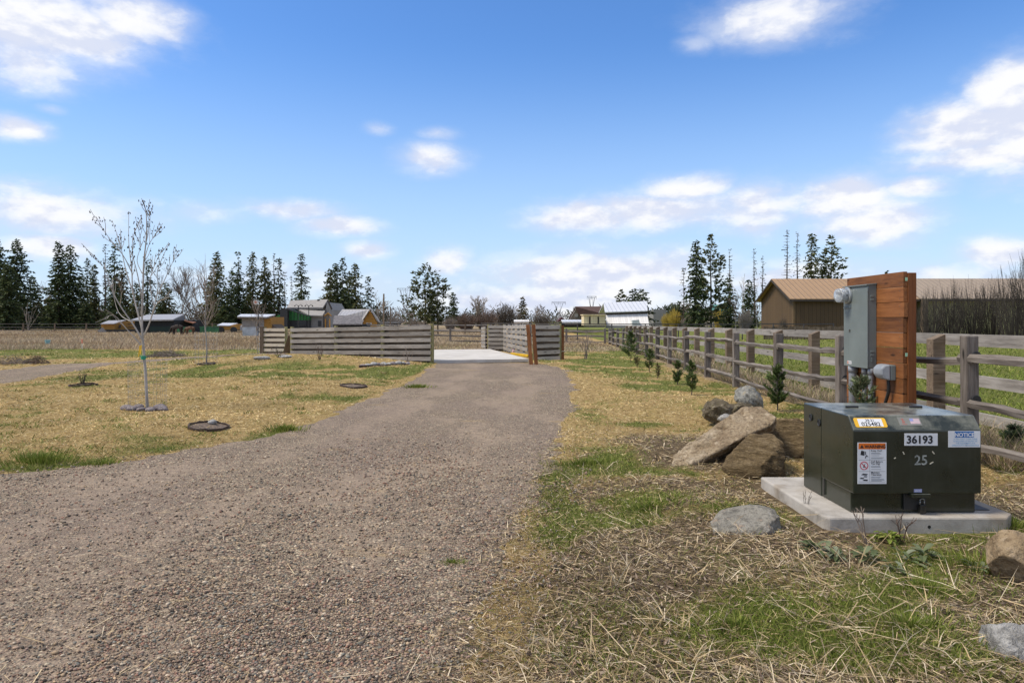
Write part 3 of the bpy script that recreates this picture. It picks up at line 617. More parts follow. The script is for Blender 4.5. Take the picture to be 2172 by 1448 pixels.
# ================================================================ pad-mounted transformer on its concrete pad
M['green'] = None
m, k, b = newmat('dark green enamel'); oc = k.n('ShaderNodeTexCoord').outputs['Object']
n = k.noise(oc, 5, 6, .65); sp = k.noise(oc, 70, 3, .7); streak = k.noise(k.vm('MULTIPLY', oc, (22, 22, 1.2)), 1.5, 5, .6)
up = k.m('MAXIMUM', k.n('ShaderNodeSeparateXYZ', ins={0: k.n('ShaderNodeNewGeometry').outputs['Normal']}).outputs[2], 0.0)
col = k.ramp(n, [(.3, (.012, .016, .009)), (.7, (.021, .026, .015))])
col = k.mix(k.m('MULTIPLY', k.step(sp, .67, .74), .25), col, (.12, .12, .10))
col = k.mix(k.m('MULTIPLY', k.step(streak, .5, .75), .22), col, (.05, .052, .04))
setb(k, b, Base_Color=k.mix(k.m('MULTIPLY', k.step(k.noise(oc, 3.5, 6, .7), .4, .62), k.m('MULTIPLY', k.step(up, .35, .8), .75)), col, (.26, .26, .20)), Roughness=k.ramp(n, [(.35, .25), (.65, .40)])); b.inputs['Coat Weight'].default_value = .32; b.inputs['Coat Roughness'].default_value = .10; b.inputs['Coat IOR'].default_value = 1.6; M['green'] = m  # pale dusty tone on upward faces, painted in for the sky's sheen
m, k, b = newmat('weathered pad concrete'); oc = k.n('ShaderNodeTexCoord').outputs['Object']
n = k.noise(oc, 4, 7, .65); pit = k.noise(oc, 55, 4, .75)
col = k.ramp(n, [(.3, (.21, .185, .15)), (.5, (.38, .35, .305)), (.75, (.49, .46, .41))])
col = k.mix(k.m('MULTIPLY', k.step(pit, .62, .70), .5), col, (.12, .10, .08)); col = k.mix(k.m('MULTIPLY', k.step(k.noise(oc, 2.2, 5), .50, .66), .6), col, (.24, .18, .115))
setb(k, b, Base_Color=col, Roughness=.92); bump(k, b, k.m('ADD', n, pit), .5, .006); M['padcon'] = m
BLK = plain('black rubber and iron', (.018, .018, .018), .5); BRS = plain('dull steel', (.13, .125, .11), .45, .6); GRY = plain('grey enamelled steel', (.165, .195, .188), .42, .0, .08, 3, .05)
PVC = plain('grey conduit plastic', (.27, .29, .31), .45, 0, .1, 5, .05)
WHT = plain('white label paper', (.70, .71, .72), .45, 0, .03, 8, 0); INK = plain('black ink', (.015, .015, .018), .6, 0, 0, 5, 0); GINK = plain('grey ink', (.16, .17, .18), .6, 0, 0, 5, 0)
YEL = plain('yellow label', (.75, .42, .02), .45, 0, .05, 8, 0); ORG = plain('orange label', (.72, .16, .01), .5, 0, .05, 8, 0); BLU = plain('blue label', (.01, .14, .42), .5, 0, .05, 8, 0)
RED = plain('red ink', (.55, .03, .05), .5, 0, .05, 8, 0); PNK = plain('faded pink ink', (.55, .34, .36), .5, 0, .1, 8, 0); PBL = plain('faded blue ink', (.25, .28, .5), .5, 0, .1, 8, 0); LGR = plain('faded grey label', (.20, .20, .175), .5, 0, .1, 8, 0)
LBL = plain('pale blue ink', (.22, .42, .62), .5, 0, .0, 8, 0); CHK = plain('chalk marks', (.34, .36, .33), .9, 0, .4, 60, 0); CR = plain('cream tape', (.6, .55, .42), .7, 0, .1, 20, 0)
pad = thing('concrete_pad', 'weathered concrete base pad under the dark green electrical cabinet', 'concrete pad', (2.7, 5.0, 0))
mb = MB(); x0, x1, y0, y1 = 2.06, 3.36, 4.49, 5.66
poly = [(x0+.03, y0), (x1-.10, y0), (x1, y0+.10), (x1, y1), (x0, y1), (x0, y0+.03)]
mb.prism([(x, y, -.06) for x, y in poly], (0, 0, .167)); mb.build('slab', M['padcon'], pad, bevel=.012)
mb = MB(); mb.tube([(2.744, 4.491, .045), (2.744, 4.4885, .045)], .011, 12); mb.build('lifting_hole', BLK, pad)
mb = MB(); mb.box((3.16, 4.66, .1075), (3.26, 4.86, .112)); mb.build('cable_slot', BLK, pad)
tr = thing('transformer_cabinet', 'dark green padlocked electrical cabinet with white number label on concrete pad', 'transformer', (2.7, 5.0, .107))
X0, X1 = 2.278, 3.132; ZB, ZC, ZT = .247, .668, .760; YF, YC, YB, YH = 4.555, 4.628, 5.335, 5.03
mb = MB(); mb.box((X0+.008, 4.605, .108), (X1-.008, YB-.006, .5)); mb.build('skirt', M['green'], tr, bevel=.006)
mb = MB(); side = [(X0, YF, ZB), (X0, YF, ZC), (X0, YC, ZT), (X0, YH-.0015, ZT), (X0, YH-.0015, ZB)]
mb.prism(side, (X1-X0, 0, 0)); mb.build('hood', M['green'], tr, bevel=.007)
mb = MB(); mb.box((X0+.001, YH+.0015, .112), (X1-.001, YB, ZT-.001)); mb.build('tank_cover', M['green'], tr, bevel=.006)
for hx in (2.505, 2.975):
    mb = MB(); mb.tube([(hx-.045, YH, ZT+.006), (hx+.045, YH, ZT+.006)], .0085, 8); mb.build('hinge', BLK, tr)
for hy, hz in ((5.20, .665), (5.06, .645)):
    mb = MB(); mb.lathe([(.0, 0), (.024, 0), (.027, .004), (.022, .007), (.017, .003), (0, .0025)], (X0-.0005, hy, hz), (-1, 0, 0), 16); mb.build('lifting_socket', BLK, tr)
mb = MB(); mb.box((X0-.004, 4.985, .13), (X0+.009, 4.998, .245)); mb.build('side_bolt_strip', BRS, tr)
mb = MB(); mb.box((2.66, YF-.022, .228), (2.772, YF+.04, .2465)); mb.box((2.655, YF-.03, .226), (2.777, YF-.018, .252)); mb.build('latch_lip', M['green'], tr, bevel=.003)
mb = MB(); mb.box((2.632, 4.585, .13), (2.782, 4.604, .24)); mb.build('lock_pocket', BLK, tr, bevel=.004)
# labels on the face
def textmesh(items):
    """items: (string, x, y, height, align, mat index) in label plane -> list of (verts, faces, mi)"""
    out = []
    for s, x, y, h, al, mi in items:
        c = bpy.data.curves.new('t', 'FONT'); c.body = s; c.size = h*1.38; c.align_x = al; c.resolution_u = 3
        c.offset = (0.045 if s in ('36193', 'WARNING', 'NOTICE') else 0.018)*h
        o = link(bpy.data.objects.new('t', c)); dg = bpy.context.evaluated_depsgraph_get(); me = bpy.data.meshes.new_from_object(o.evaluated_get(dg))
        out.append(([(v.co.x+x, v.co.y+y) for v in me.vertices], [tuple(p.vertices) for p in me.polygons], mi))
        bpy.data.objects.remove(o); bpy.data.curves.remove(c); bpy.data.meshes.remove(me)
    return out
def label(name, parent, org, ux, uy, w_, h_, mat, texts=(), shapes=(), inks=(INK,), rnd=0.0):
    """org = lower left corner; ux, uy unit vectors of the plane"""
    org, ux, uy = Vector(org), Vector(ux).normalized(), Vector(uy).normalized(); nn = ux.cross(uy).normalized()
    q = lambda x, y, z: org+ux*x+uy*y+nn*z
    mb = MB(); c = rnd; pl = [(c, 0), (w_-c, 0), (w_, c), (w_, h_-c), (w_-c, h_), (c, h_), (0, h_-c), (0, c)] if c else [(0, 0), (w_, 0), (w_, h_), (0, h_)]
    mb.prism([q(x, y, .0005) for x, y in pl], nn*.0015); lb = mb.build(name, mat, parent)
    if texts or shapes:
        t = MB()
        for pts, mi, lay in shapes: t.prism([q(x, y, .0022+lay*.0004) for x, y in pts], nn*.0002, mi=mi)
        for vs, fs, mi in textmesh(texts): t.add([q(x, y, .0034) for x, y in vs], fs, mi=mi)
        t.build('lettering', list(inks), lb, fixn=False)
    return lb
def rect(x0, y0, x1, y1): return [(x0, y0), (x1, y0), (x1, y1), (x0, y1)]
def circ(x, y, r, n=20, ri=None):
    return [(x+r*math.cos(2*math.pi*i/n), y+r*math.sin(2*math.pi*i/n)) for i in range(n)]
fx = lambda px: (px-CX)/F*YF; fz = lambda py: EYE-(py-HZ)/F*YF
UX, UZ = (1, 0, 0), (0, 0, 1)
# number plate
a, bb, c, d = fx(1918), fx(1988.5), fz(944.5), fz(918.5)
label('number_label', tr, (a, YF, c), UX, UZ, bb-a, d-c, WHT, [('36193', .012, .016, .052, 'LEFT', 0)])
a, bb, c, d = fx(2011), fx(2079), fz(948), fz(913.5); W_, H_ = bb-a, d-c
label('notice_label', tr, (a, YF, c), UX, UZ, W_, H_, WHT,
      [('NOTICE', W_*.5, H_*.655, .026, 'CENTER', 1), ('A TEN FOOT CLEAR ZONE', W_*.53, H_*.47, .0095, 'CENTER', 2), ('IS REQUIRED IN FRONT OF', W_*.53, H_*.34, .0095, 'CENTER', 2), ('THIS EQUIPMENT FOR', W_*.53, H_*.21, .0095, 'CENTER', 2), ('OPERATION & MAINTENANCE', W_*.53, H_*.08, .0095, 'CENTER', 2)],
      [(rect(W_*.2, H_*.60, W_*.8, H_*.97), 0, 0)], (BLU, WHT, LBL))
a, bb, c, d = fx(1818.5), fx(1880), fz(1025.5), fz(938); W_, H_ = bb-a, d-c
tri = lambda x, y, s: [(x-s, y), (x+s, y), (x, y+s*1.7)]
sh = [(rect(W_*.035, H_*.84, W_*.965, H_*.985), 1, 0), (tri(W_*.15, H_*.865, W_*.07), 0, 1)]
for t in (.045, .30, .575): sh.append((rect(W_*.035, H_*t, W_*.965, H_*t+.0012), 0, 0))
sh.append((rect(W_*.42, H_*.045, W_*.42+.0012, H_*.84), 0, 0))
sh += [([(W_*.10, H_*.70), (W_*.23, H_*.68), (W_*.23, H_*.79), (W_*.13, H_*.81)], 0, 0), ([(W_*.24, H_*.69), (W_*.30, H_*.71), (W_*.29, H_*.78), (W_*.24, H_*.79)], 2, 0),
       ([(W_*.25, H_*.615), (W_*.29, H_*.625), (W_*.31, H_*.67), (W_*.38, H_*.645), (W_*.32, H_*.70), (W_*.28, H_*.68)], 0, 1)]
cxx, cyy, rr = W_*.225, H_*.44, W_*.145
for i in range(24):
    p, q_ = 2*math.pi*i/24, 2*math.pi*(i+1)/24
    sh.append(([(cxx+rr*math.cos(p), cyy+rr*math.sin(p)), (cxx+rr*math.cos(q_), cyy+rr*math.sin(q_)), (cxx+rr*.82*math.cos(q_), cyy+rr*.82*math.sin(q_)), (cxx+rr*.82*math.cos(p), cyy+rr*.82*math.sin(p))], 3, 1))
sh += [([(cxx-rr*.62, cyy+rr*.5), (cxx-rr*.5, cyy+rr*.62), (cxx+rr*.62, cyy-rr*.5), (cxx+rr*.5, cyy-rr*.62)], 3, 2), ([(cxx-.007, cyy-.012), (cxx+.006, cyy-.012), (cxx+.004, cyy+.004), (cxx+.009, cyy+.014), (cxx-.001, cyy+.006)], 0, 0)]
for xx, yy, ww, h2 in ((.12, .215, .24, .035), (.20, .165, .14, .03), (.07, .125, .16, .028), (.17, .08, .2, .03)):
    sh.append(([(W_*xx, H_*yy), (W_*(xx+ww*.8), H_*(yy-.012)), (W_*(xx+ww), H_*(yy+h2*.7)), (W_*(xx+ww*.3), H_*(yy+h2))], 0 if xx < .2 else 2, 0))
for y_, n_ in ((.745, 2), (.68, 1), (.63, 2), (.42, 2), (.345, 1), (.165, 2), (.11, 3)):
    for i in range(n_): sh.append((rect(W_*.47, H_*(y_-i*.022), W_*(.47+random.uniform(.28, .46)), H_*(y_-i*.022+.010)), 2, 0))
label('warning_label', tr, (a, YF, c), UX, UZ, W_, H_, WHT,
      [('WARNING', W_*.245, H_*.868, .021, 'LEFT', 0), ('Keep Out!', W_*.46, H_*.785, .0125, 'LEFT', 0), ('Call Before', W_*.46, H_*.52, .0125, 'LEFT', 0), ('You Dig!', W_*.46, H_*.47, .0125, 'LEFT', 0), ('Maintain', W_*.46, H_*.255, .0125, 'LEFT', 0), ('Clearance', W_*.46, H_*.205, .0125, 'LEFT', 0)],
      sh, (INK, ORG, GINK, RED))
# chamfer labels
cd = Vector((0, YC-YF, ZT-ZC)); cl = cd.length; cu = cd.normalized()
a, bb = fx(1818), fx(1886); W_ = bb-a; H_ = cl*.62
label('inspection_label', tr, Vector((a, YF, ZC))+cu*cl*.20, UX, cu, W_, H_, YEL, [('29-21', W_*.5, H_*.60, .019, 'CENTER', 1), ('025482', W_*.5, H_*.13, .031, 'CENTER', 1)], [(rect(W_*.12, H_*.09, W_*.88, H_*.90), 0, 0)], (WHT, INK), rnd=.008)
a, bb = fx(1913), fx(1961); W_ = bb-a; H_ = cl*.55
fl = [(rect(W_*.52, H_*.2, W_*.95, H_*.82), 0, 0), (rect(W_*.52, H_*.5, W_*.68, H_*.82), 2, 1)]+[(rect(W_*.52, H_*(.24+i*.165), W_*.95, H_*(.32+i*.165)), 1, 0.5) for i in range(4)]
fl += [([(W_*.14, H_*.3), (W_*.26, H_*.28), (W_*.3, H_*.5), (W_*.2, H_*.52), (W_*.27, H_*.62), (W_*.24, H_*.84), (W_*.12, H_*.78), (W_*.18, H_*.6)], 3, 0), (rect(W_*.12, H_*.1, W_*.34, H_*.18), 3, 0)]
label('flag_label', tr, Vector((a, YF, ZC))+cu*cl*.32, UX, cu, W_, H_, LGR, [], fl, (plain('faded white ink', (.5, .46, .48), .5, 0, .05, 8, 0), PNK, PBL, plain('faded red ink', (.32, .12, .09), .5, 0, .1, 8, 0)))
# stencilled 25 and tape scraps
t = MB(); org = (fx(1939), YF-.0012, fz(985))
for vs, fs, mi in textmesh([('25', 0, 0, .066, 'LEFT', 0)]): t.add([(org[0]+x*1.0, org[1], org[2]+y) for x, y in vs], fs)
t.build('stencil_number', CHK, tr, fixn=False)
for px, py, an, L in ((1916.5, 960.5, -65, .020), (1898, 971, 30, .013), (1979.5, 959.5, -50, .022), (1975.5, 981.5, 32, .028)):
    ca, sa = math.cos(R_(an)), math.sin(R_(an)); c = Vector((fx(px), YF-.0005, fz(py))); mb = MB(); a_ = Vector((ca, 0, sa))*L/2; b_ = Vector((-sa, 0, ca))*.0035
    mb.prism([c-a_-b_, c+a_-b_, c+a_+b_, c-a_+b_], (0, -.001, 0)); mb.build('tape_scrap', CR, tr)
a, c = fx(1938.5), fz(1043.5); label('blue_tag', tr, (a, YF, c), UX, UZ, .052, .022, PBL, [('508 PCI', .026, .006, .010, 'CENTER', 0)], (), (WHT,))
pl = thing('padlock', 'small dark padlock hanging from the latch of the green cabinet', 'padlock', (2.745, 4.575, .13))
mb = MB(); mb.box((2.724, 4.553, .115), (2.764, 4.581, .172)); mb.build('lock_body', plain('dark lock brass', (.05, .047, .04), .4, .5), pl, bevel=.004)
mb = MB(); mb.tube([(2.744+.014*math.cos(a_), 4.567, .197+.014*math.sin(a_)) if 0 <= a_ <= math.pi else None for a_ in np.linspace(0, math.pi, 9)], .004, 8)
mb.tube([(2.758, 4.567, .168), (2.758, 4.567, .198)], .004, 8); mb.tube([(2.730, 4.567, .168), (2.730, 4.567, .198)], .004, 8); mb.build('shackle', plain('worn steel', (.35, .35, .33), .35, .8), pl, smooth=True)

# ================================================================ meter board
st = thing('meter_board', 'orange stained plank panel on a post holding the electric meter', 'plank panel', (4.06, 7.6, 0))
yn, yf, xp = 7.0, 8.19, 4.06
zt = 1.905; nP = 12; ph = .158
for i in range(nP):
    z1 = zt-i*ph; z0 = z1-ph+.005
    mb = MB(); j_ = random.uniform(-.012, .012) if i else 0
    mb.beam((xp-.02, yn-.002+j_+.012, (z0+z1)/2), (xp-.02, yf+j_, (z0+z1)/2), .042, z1-z0, n=2, jit=.001); mb.build('plank', M['cedar'], st, bevel=.003)
for i in range(0, nP-3):
    for dz in (-.04, .04):
        z = zt-(i+.5)*ph+dz; mb = MB(); mb.lathe([(0, .003), (.0045, .002), (.005, 0)], (xp-.0415, yn+.075, z), (-1, 0, 0), 6); mb.build('screw', BRS, st)
mb = MB(); mb.beam((xp+.046, yn+.045, -.05), (xp+.046, yn+.045, zt-.012), .088, .088, up=(0, 1, 0)); mb.build('post', M['cedarpost'], st, bevel=.006)
mb = MB(); mb.beam((xp+.046, yf-.12, -.05), (xp+.046, yf-.12, zt-.012), .088, .088, up=(0, 1, 0)); mb.build('post', M['cedarpost'], st, bevel=.006)
SCR = plain('green lumber tag', (.30, .52, .34), .5, 0, .1, 20, 0)
for py in (592, 752): 
    z = EYE-(py-HZ)/F*7.0; mb = MB(); mb.box((xp-.03, yn-.006+.012-.014, z-.018), (xp-.008, yn-.004, z+.018)); mb.build('lumber_tag', SCR, st)
bx = thing('meter_cabinet', 'tall grey steel meter cabinet mounted on the orange planks', 'meter cabinet', (3.98, 7.79, 1.3))
xb, xf2, ya, yb, z0, z1 = xp-.0425, 3.915, 7.52, 8.06, .872, 1.80
mb = MB(); mb.box((xf2+.012, ya+.004, z0+.004), (xb, yb, z1)); mb.build('case', GRY, bx, bevel=.004)
mb = MB(); mb.box((xf2, ya, z0), (xf2+.0115, yb-.125, z1-.035)); mb.build('door', GRY, bx, bevel=.003)
mb = MB(); mb.box((xf2+.001, yb-.122, 1.56), (xf2+.0115, yb+.002, z1-.03)); mb.build('meter_cover', GRY, bx, bevel=.003)
mb = MB(); mb.box((xf2+.002, yb-.122, z0+.002), (xf2+.0115, yb+.001, 1.557)); mb.build('side_cover', GRY, bx, bevel=.003)
mb = MB(); mb.prism([(xf2-.012, ya-.006, z1+.001), (xf2-.012, ya-.006, z1-.012), (xb, ya-.006, z1+.001), (xb, ya-.006, z1+.014)], (0, yb-ya+.012, 0)); mb.build('rain_hood', GRY, bx, bevel=.002)
mb = MB(); mb.box((xf2-.010, 7.88, 1.545), (xf2+.001, 8.05, 1.558)); mb.build('cover_lip', GRY, bx, bevel=.002)
for z in (1.66, 1.62, 1.05, 1.01):
    mb = MB(); mb.box((xf2+.035, ya-.004, z), (xf2+.075, ya+.006, z+.02)); mb.build('hinge', GRY, bx, bevel=.003)
for z in (.98, .955): mb = MB(); mb.tube([(xf2+.05, ya+.003, z), (xf2+.05, ya-.006, z)], .009, 8); mb.build('knockout', GRY, bx)
mb = MB(); mb.box((xf2-.008, 7.90, 1.27), (xf2+.001, 7.925, 1.30)); mb.build('door_latch', BRS, bx, bevel=.002)
label('cabinet_label', bx, (xf2, 7.97, .90), (0, -1, 0), UZ, .10, .035, WHT, [('CAUTION', .05, .012, .014, 'CENTER', 0)], [(rect(.005, .004, .028, .031), 1, 0)], (GINK, ORG))
m, k, b = newmat('meter glass'); setb(k, b, Base_Color=(.82, .85, .86), Roughness=.06); b.inputs['Transmission Weight'].default_value = .75; b.inputs['IOR'].default_value = 1.3; GLS = m
mt = thing('electric_meter', 'round electric meter under a clear dome on the grey cabinet', 'electric meter', (xf2, 7.945, 1.69))
cz, cy = 1.692, 7.945
mb = MB(); mb.lathe([(.0, .0), (.094, .0), (.096, .012), (.094, .026), (.086, .030), (.0, .030)], (xf2, cy, cz), (-1, 0, 0), 28); mb.build('ring', plain('meter ring', (.42, .45, .46), .3, .4), mt, smooth=False, bevel=.002)
mb = MB(); mb.lathe([(.070, .031), (.070, .095), (.066, .10), (0, .10)], (xf2, cy, cz), (-1, 0, 0), 28); mb.build('meter_body', plain('meter body', (.50, .52, .53), .4), mt)
mb = MB(); mb.lathe([(.083, .031), (.081, .10), (.076, .135), (.060, .145), (0, .148)], (xf2, cy, cz), (-1, 0, 0), 28); mb.build('dome', GLS, mt, smooth=True)
mb = MB(); mb.box((xf2-.1025, cy-.05, cz+.005), (xf2-.1005, cy+.04, cz+.035)); mb.box((xf2-.06, cy-.0735, cz-.012), (xf2-.045, cy-.0695, cz+.012)); mb.build('display', BLK, mt)
for px, rad in ((1809, .045), (1834, .028), (1847, .028)):
    Y = (xf2+.055)*F/(px-CX); mb = MB(); mb.tube([(xf2+.055, Y, -.03), (xf2+.055, Y, .84), (xf2+.055, Y, .8735)], [rad, rad, rad*1.02], 14); mb.tube([(xf2+.055, Y, .80), (xf2+.055, Y, .8725)], rad*1.16, 14); mb.build('conduit', PVC, bx, smooth=True)
ob = thing('outlet_box', 'grey weatherproof outlet cover with a cable on the orange planks', 'outlet box', (4.0, 7.2, .85))
mb = MB(); mb.box((xb-.055, 7.14, .775), (xb, 7.30, .935)); mb.build('back_box', GRY, ob, bevel=.008)
mb = MB(); mb.prism([(xb-.056, 7.135, .77), (xb-.12, 7.14, .79), (xb-.15, 7.15, .835), (xb-.15, 7.15, .895), (xb-.115, 7.145, .935), (xb-.056, 7.135, .945)], (0, .17, 0)); mb.build('flip_cover', PVC, ob, bevel=.016)
def smooth_path(pts, n=20):
    pts = [Vector(p) for p in pts]; out = []
    for i in range(len(pts)-1):
        p0, p1, p2, p3 = pts[max(i-1, 0)], pts[i], pts[i+1], pts[min(i+2, len(pts)-1)]
        for t in np.linspace(0, 1, n)[:-1]:
            out.append(0.5*((2*p1)+(-p0+p2)*t+(2*p0-5*p1+4*p2-p3)*t*t+(-p0+3*p1-3*p2+p3)*t**3))
    return out+[pts[-1]]
mb = MB(); mb.tube(smooth_path([(xb-.05, 7.2, .78), (xb-.045, 7.2, .66), (xb-.055, 7.26, .5), (xb-.06, 7.35, .25), (xb-.08, 7.4, -.02)], 8), .017, 8); mb.build('cable', BLK, ob, smooth=True)
mb = MB(); mb.tube(smooth_path([(xb-.04, 7.5, .62), (xb-.04, 7.5, .5), (xb-.06, 7.46, .2), (xb-.08, 7.42, -.02)], 8), .014, 8); mb.build('cable', BLK, ob, smooth=True)

# ================================================================ split rail fence, right
def splitrail(mb, p0, p1, r=.055, n=10, rnd=None):
    p0, p1 = Vector(p0), Vector(p1); pts = []; rad = []
    w1, w2 = random.uniform(-.035, .035), random.uniform(-.03, .03)
    for i in range(n+1):
        t = i/n; p = p0.lerp(p1, t); p.z += w1*math.sin(math.pi*t)+random.uniform(-.008, .008); p.x += w2*math.sin(math.pi*t)+random.uniform(-.006, .006); pts.append(p)
        rad.append(r*(1 if .08 < t < .92 else .78)*random.uniform(.9, 1.1))
    mb.tube(pts, rad, 6, rnd, lump=.22)
fx_line = lambda Y: 4.49+(Y-6.7)*.038
sf = thing('split_rail_fence', 'weathered three rail split rail fence along the right edge of the drive', 'fence', (5.0, 20, 0))
posts = [(1.4, 1.25), (4.05, 1.25), (6.7, 1.25)]
for px in (1786, 1651, 1561, 1500.5, 1456, 1420, 1394, 1371, 1352, 1336, 1322, 1310, 1300, 1293): 
    Y = 4.2354/((px-CX)/F-.038); posts.append((Y, max(.88, 1.22-.0085*(Y-6.7))))
posts = [p for p in posts if p[0] < 43]
for Y, h_ in posts:
    x = fx_line(Y); g_ = gz(x, Y)
    mb = MB(); wd = random.uniform(.115, .145); dp = random.uniform(.09, .12); tl = random.uniform(-.015, .015)
    mb.beam((x, Y, g_-.15), (x+tl, Y+tl, g_*.5+h_), wd, dp, up=(0, 1, 0), n=6, jit=.004); mb.build('post', M['post'], sf, bevel=.012)
for i in range(len(posts)-1):
    (Ya, ha), (Yb, hb) = posts[i], posts[i+1]
    for fr in (.815, .475, .16):
        off = random.uniform(-.02, .02)
        mb = MB(); splitrail(mb, (fx_line(Ya)-.012+off, Ya-.10, ha*fr+random.uniform(-.02, .02)), (fx_line(Yb)-.012-off, Yb+.10, hb*fr+random.uniform(-.02, .02)), .044); mb.build('rail', M['rail'], sf)
for Y, h_ in posts[2:4]:      # black discs put in for the shade inside the post holes
    for fr in (.815, .475):
        x = fx_line(Y); mb = MB(); mb.lathe([(0, .004), (.045, .004), (.05, 0)], (x+.02, Y-.07, h_*fr+.035), (0, -1, 0), 12); mb.build('mortise_shade', BLK, sf)
# ---- board fence of the pasture behind it
bf = thing('board_fence', 'grey board fence with slant topped posts around the green pasture', 'fence', (6.4, 18, 0))
kq = 7650.0; bp = []
for i in range(-2, 18):
    inv = .001212+.000276*i; 
    if inv <= .0001: continue
    Y = kq*inv; X = (1160-CX)/F*Y+(1/inv)/F*Y
    bp.append((X, Y))
for X, Y in bp:
    h_ = 1.20-.004*(Y-9); g_ = gz(X, Y); mb = MB(); wd = .17
    mb.prism([(X-wd/2, Y-.075, -.1), (X+wd/2, Y-.075, -.1), (X+wd/2, Y-.075, h_+.02), (X-wd/2, Y-.075, h_-.05)], (0, .15, 0)); mb.build('post', M['oldbrown'], bf, bevel=.006)
for i in range(len(bp)-1):
    (Xa, Ya), (Xb, Yb) = bp[i], bp[i+1]
    for fr, hh in ((1.045, .15), (.62, .14), (.24, .14)):
        d_ = (Vector((Xb, Yb, 0))-Vector((Xa, Ya, 0))).normalized(); s_ = Vector((d_.y, -d_.x, 0))*.10
        za, zb = (1.2-.004*(Ya-9))*fr-.10, (1.2-.004*(Yb-9))*fr-.10
        mb = MB(); mb.beam(Vector((Xa, Ya, za))+s_, Vector((Xb, Yb, zb))+s_-d_*.004, .03, hh, n=3, jit=.004); mb.build('board', M['board'], bf)
# near end turning right along the bottom of the field
(Xa, Ya) = bp[0]
# ---- wooden windbreak panels round the slab
def panel(name, label, p0, p1, zb0, zt0, zb1, zt1, nb, front, back, postmat, group=None, posts=(0, .333, .667, 1), bh=.122, th=.03, seed=0, cat='fence panel', doback=True):
    random.seed(100+seed); p0, p1 = Vector((*p0, 0)), Vector((*p1, 0)); d = (p1-p0); L = d.length; d.normalize(); nrm_ = Vector((d.y, -d.x, 0))
    t = thing(name, label, cat, (p0+p1)/2, group)
    for i in range(nb):
        f0 = (i+.5)/nb; za = zt0+(zb0-zt0)*f0; zb_ = zt1+(zb1-zt1)*f0
        cuts = [0, 1] if L < 3 else [0, posts[1], posts[2], 1] if len(posts) > 3 else [0, .5, 1]
        for a_, b_ in zip(cuts[:-1], cuts[1:]):
            mb = MB(); mb.beam(p0.lerp(p1, a_)+nrm_*.07+Vector((0, 0, za+(zb_-za)*a_)), p0.lerp(p1, b_)+nrm_*.07+Vector((0, 0, za+(zb_-za)*b_))-d*.004, th, bh, n=3, jit=.004); mb.build('board', front, t)
    if doback:
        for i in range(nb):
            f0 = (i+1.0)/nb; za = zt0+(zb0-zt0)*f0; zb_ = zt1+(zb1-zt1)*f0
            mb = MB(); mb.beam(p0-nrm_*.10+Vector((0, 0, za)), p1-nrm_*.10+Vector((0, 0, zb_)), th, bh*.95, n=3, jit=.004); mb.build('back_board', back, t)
    for k_ in posts:
        p = p0.lerp(p1, k_); z1_ = zt0+(zt1-zt0)*k_+.02; z0_ = zb0+(zb1-zb0)*k_-.15
        mb = MB(); mb.beam(p+Vector((0, 0, z0_)), p+Vector((0, 0, z1_)), .095, .095, up=tuple(d)); mb.build('post', postmat, t)
    return t
PG = 'wooden windbreak panels around the concrete slab'
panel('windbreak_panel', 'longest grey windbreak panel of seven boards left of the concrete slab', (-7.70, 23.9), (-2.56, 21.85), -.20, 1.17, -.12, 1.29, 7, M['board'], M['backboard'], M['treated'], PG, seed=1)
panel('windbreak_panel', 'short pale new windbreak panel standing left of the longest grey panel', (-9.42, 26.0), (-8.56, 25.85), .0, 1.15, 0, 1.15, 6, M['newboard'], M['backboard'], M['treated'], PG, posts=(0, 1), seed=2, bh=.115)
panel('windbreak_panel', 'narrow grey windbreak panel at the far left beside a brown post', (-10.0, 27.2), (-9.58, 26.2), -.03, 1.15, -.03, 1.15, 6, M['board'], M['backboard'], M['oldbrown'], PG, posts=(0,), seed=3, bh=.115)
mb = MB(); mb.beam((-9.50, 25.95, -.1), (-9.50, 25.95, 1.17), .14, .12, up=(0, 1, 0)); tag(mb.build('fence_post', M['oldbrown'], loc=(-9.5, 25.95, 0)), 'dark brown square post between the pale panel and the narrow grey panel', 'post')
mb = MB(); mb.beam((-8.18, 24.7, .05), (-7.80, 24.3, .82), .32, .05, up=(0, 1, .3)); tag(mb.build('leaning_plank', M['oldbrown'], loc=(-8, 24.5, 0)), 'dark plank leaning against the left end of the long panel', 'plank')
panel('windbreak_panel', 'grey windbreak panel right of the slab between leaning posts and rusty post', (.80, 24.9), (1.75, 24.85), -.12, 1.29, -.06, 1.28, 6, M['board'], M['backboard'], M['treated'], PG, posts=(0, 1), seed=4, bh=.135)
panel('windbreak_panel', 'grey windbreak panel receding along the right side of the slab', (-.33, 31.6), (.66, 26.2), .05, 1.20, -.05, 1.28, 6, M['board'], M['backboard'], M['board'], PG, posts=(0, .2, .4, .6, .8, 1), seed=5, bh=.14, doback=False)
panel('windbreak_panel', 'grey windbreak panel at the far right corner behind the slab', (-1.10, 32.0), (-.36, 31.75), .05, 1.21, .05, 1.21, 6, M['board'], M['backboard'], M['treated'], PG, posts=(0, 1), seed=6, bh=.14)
panel('windbreak_panel', 'narrowest grey windbreak panel at the back left of the far corner', (-1.42, 33.3), (-1.18, 32.2), .08, 1.1, .08, 1.15, 6, M['board'], M['backboard'], M['board'], PG, posts=(), seed=7, bh=.13)
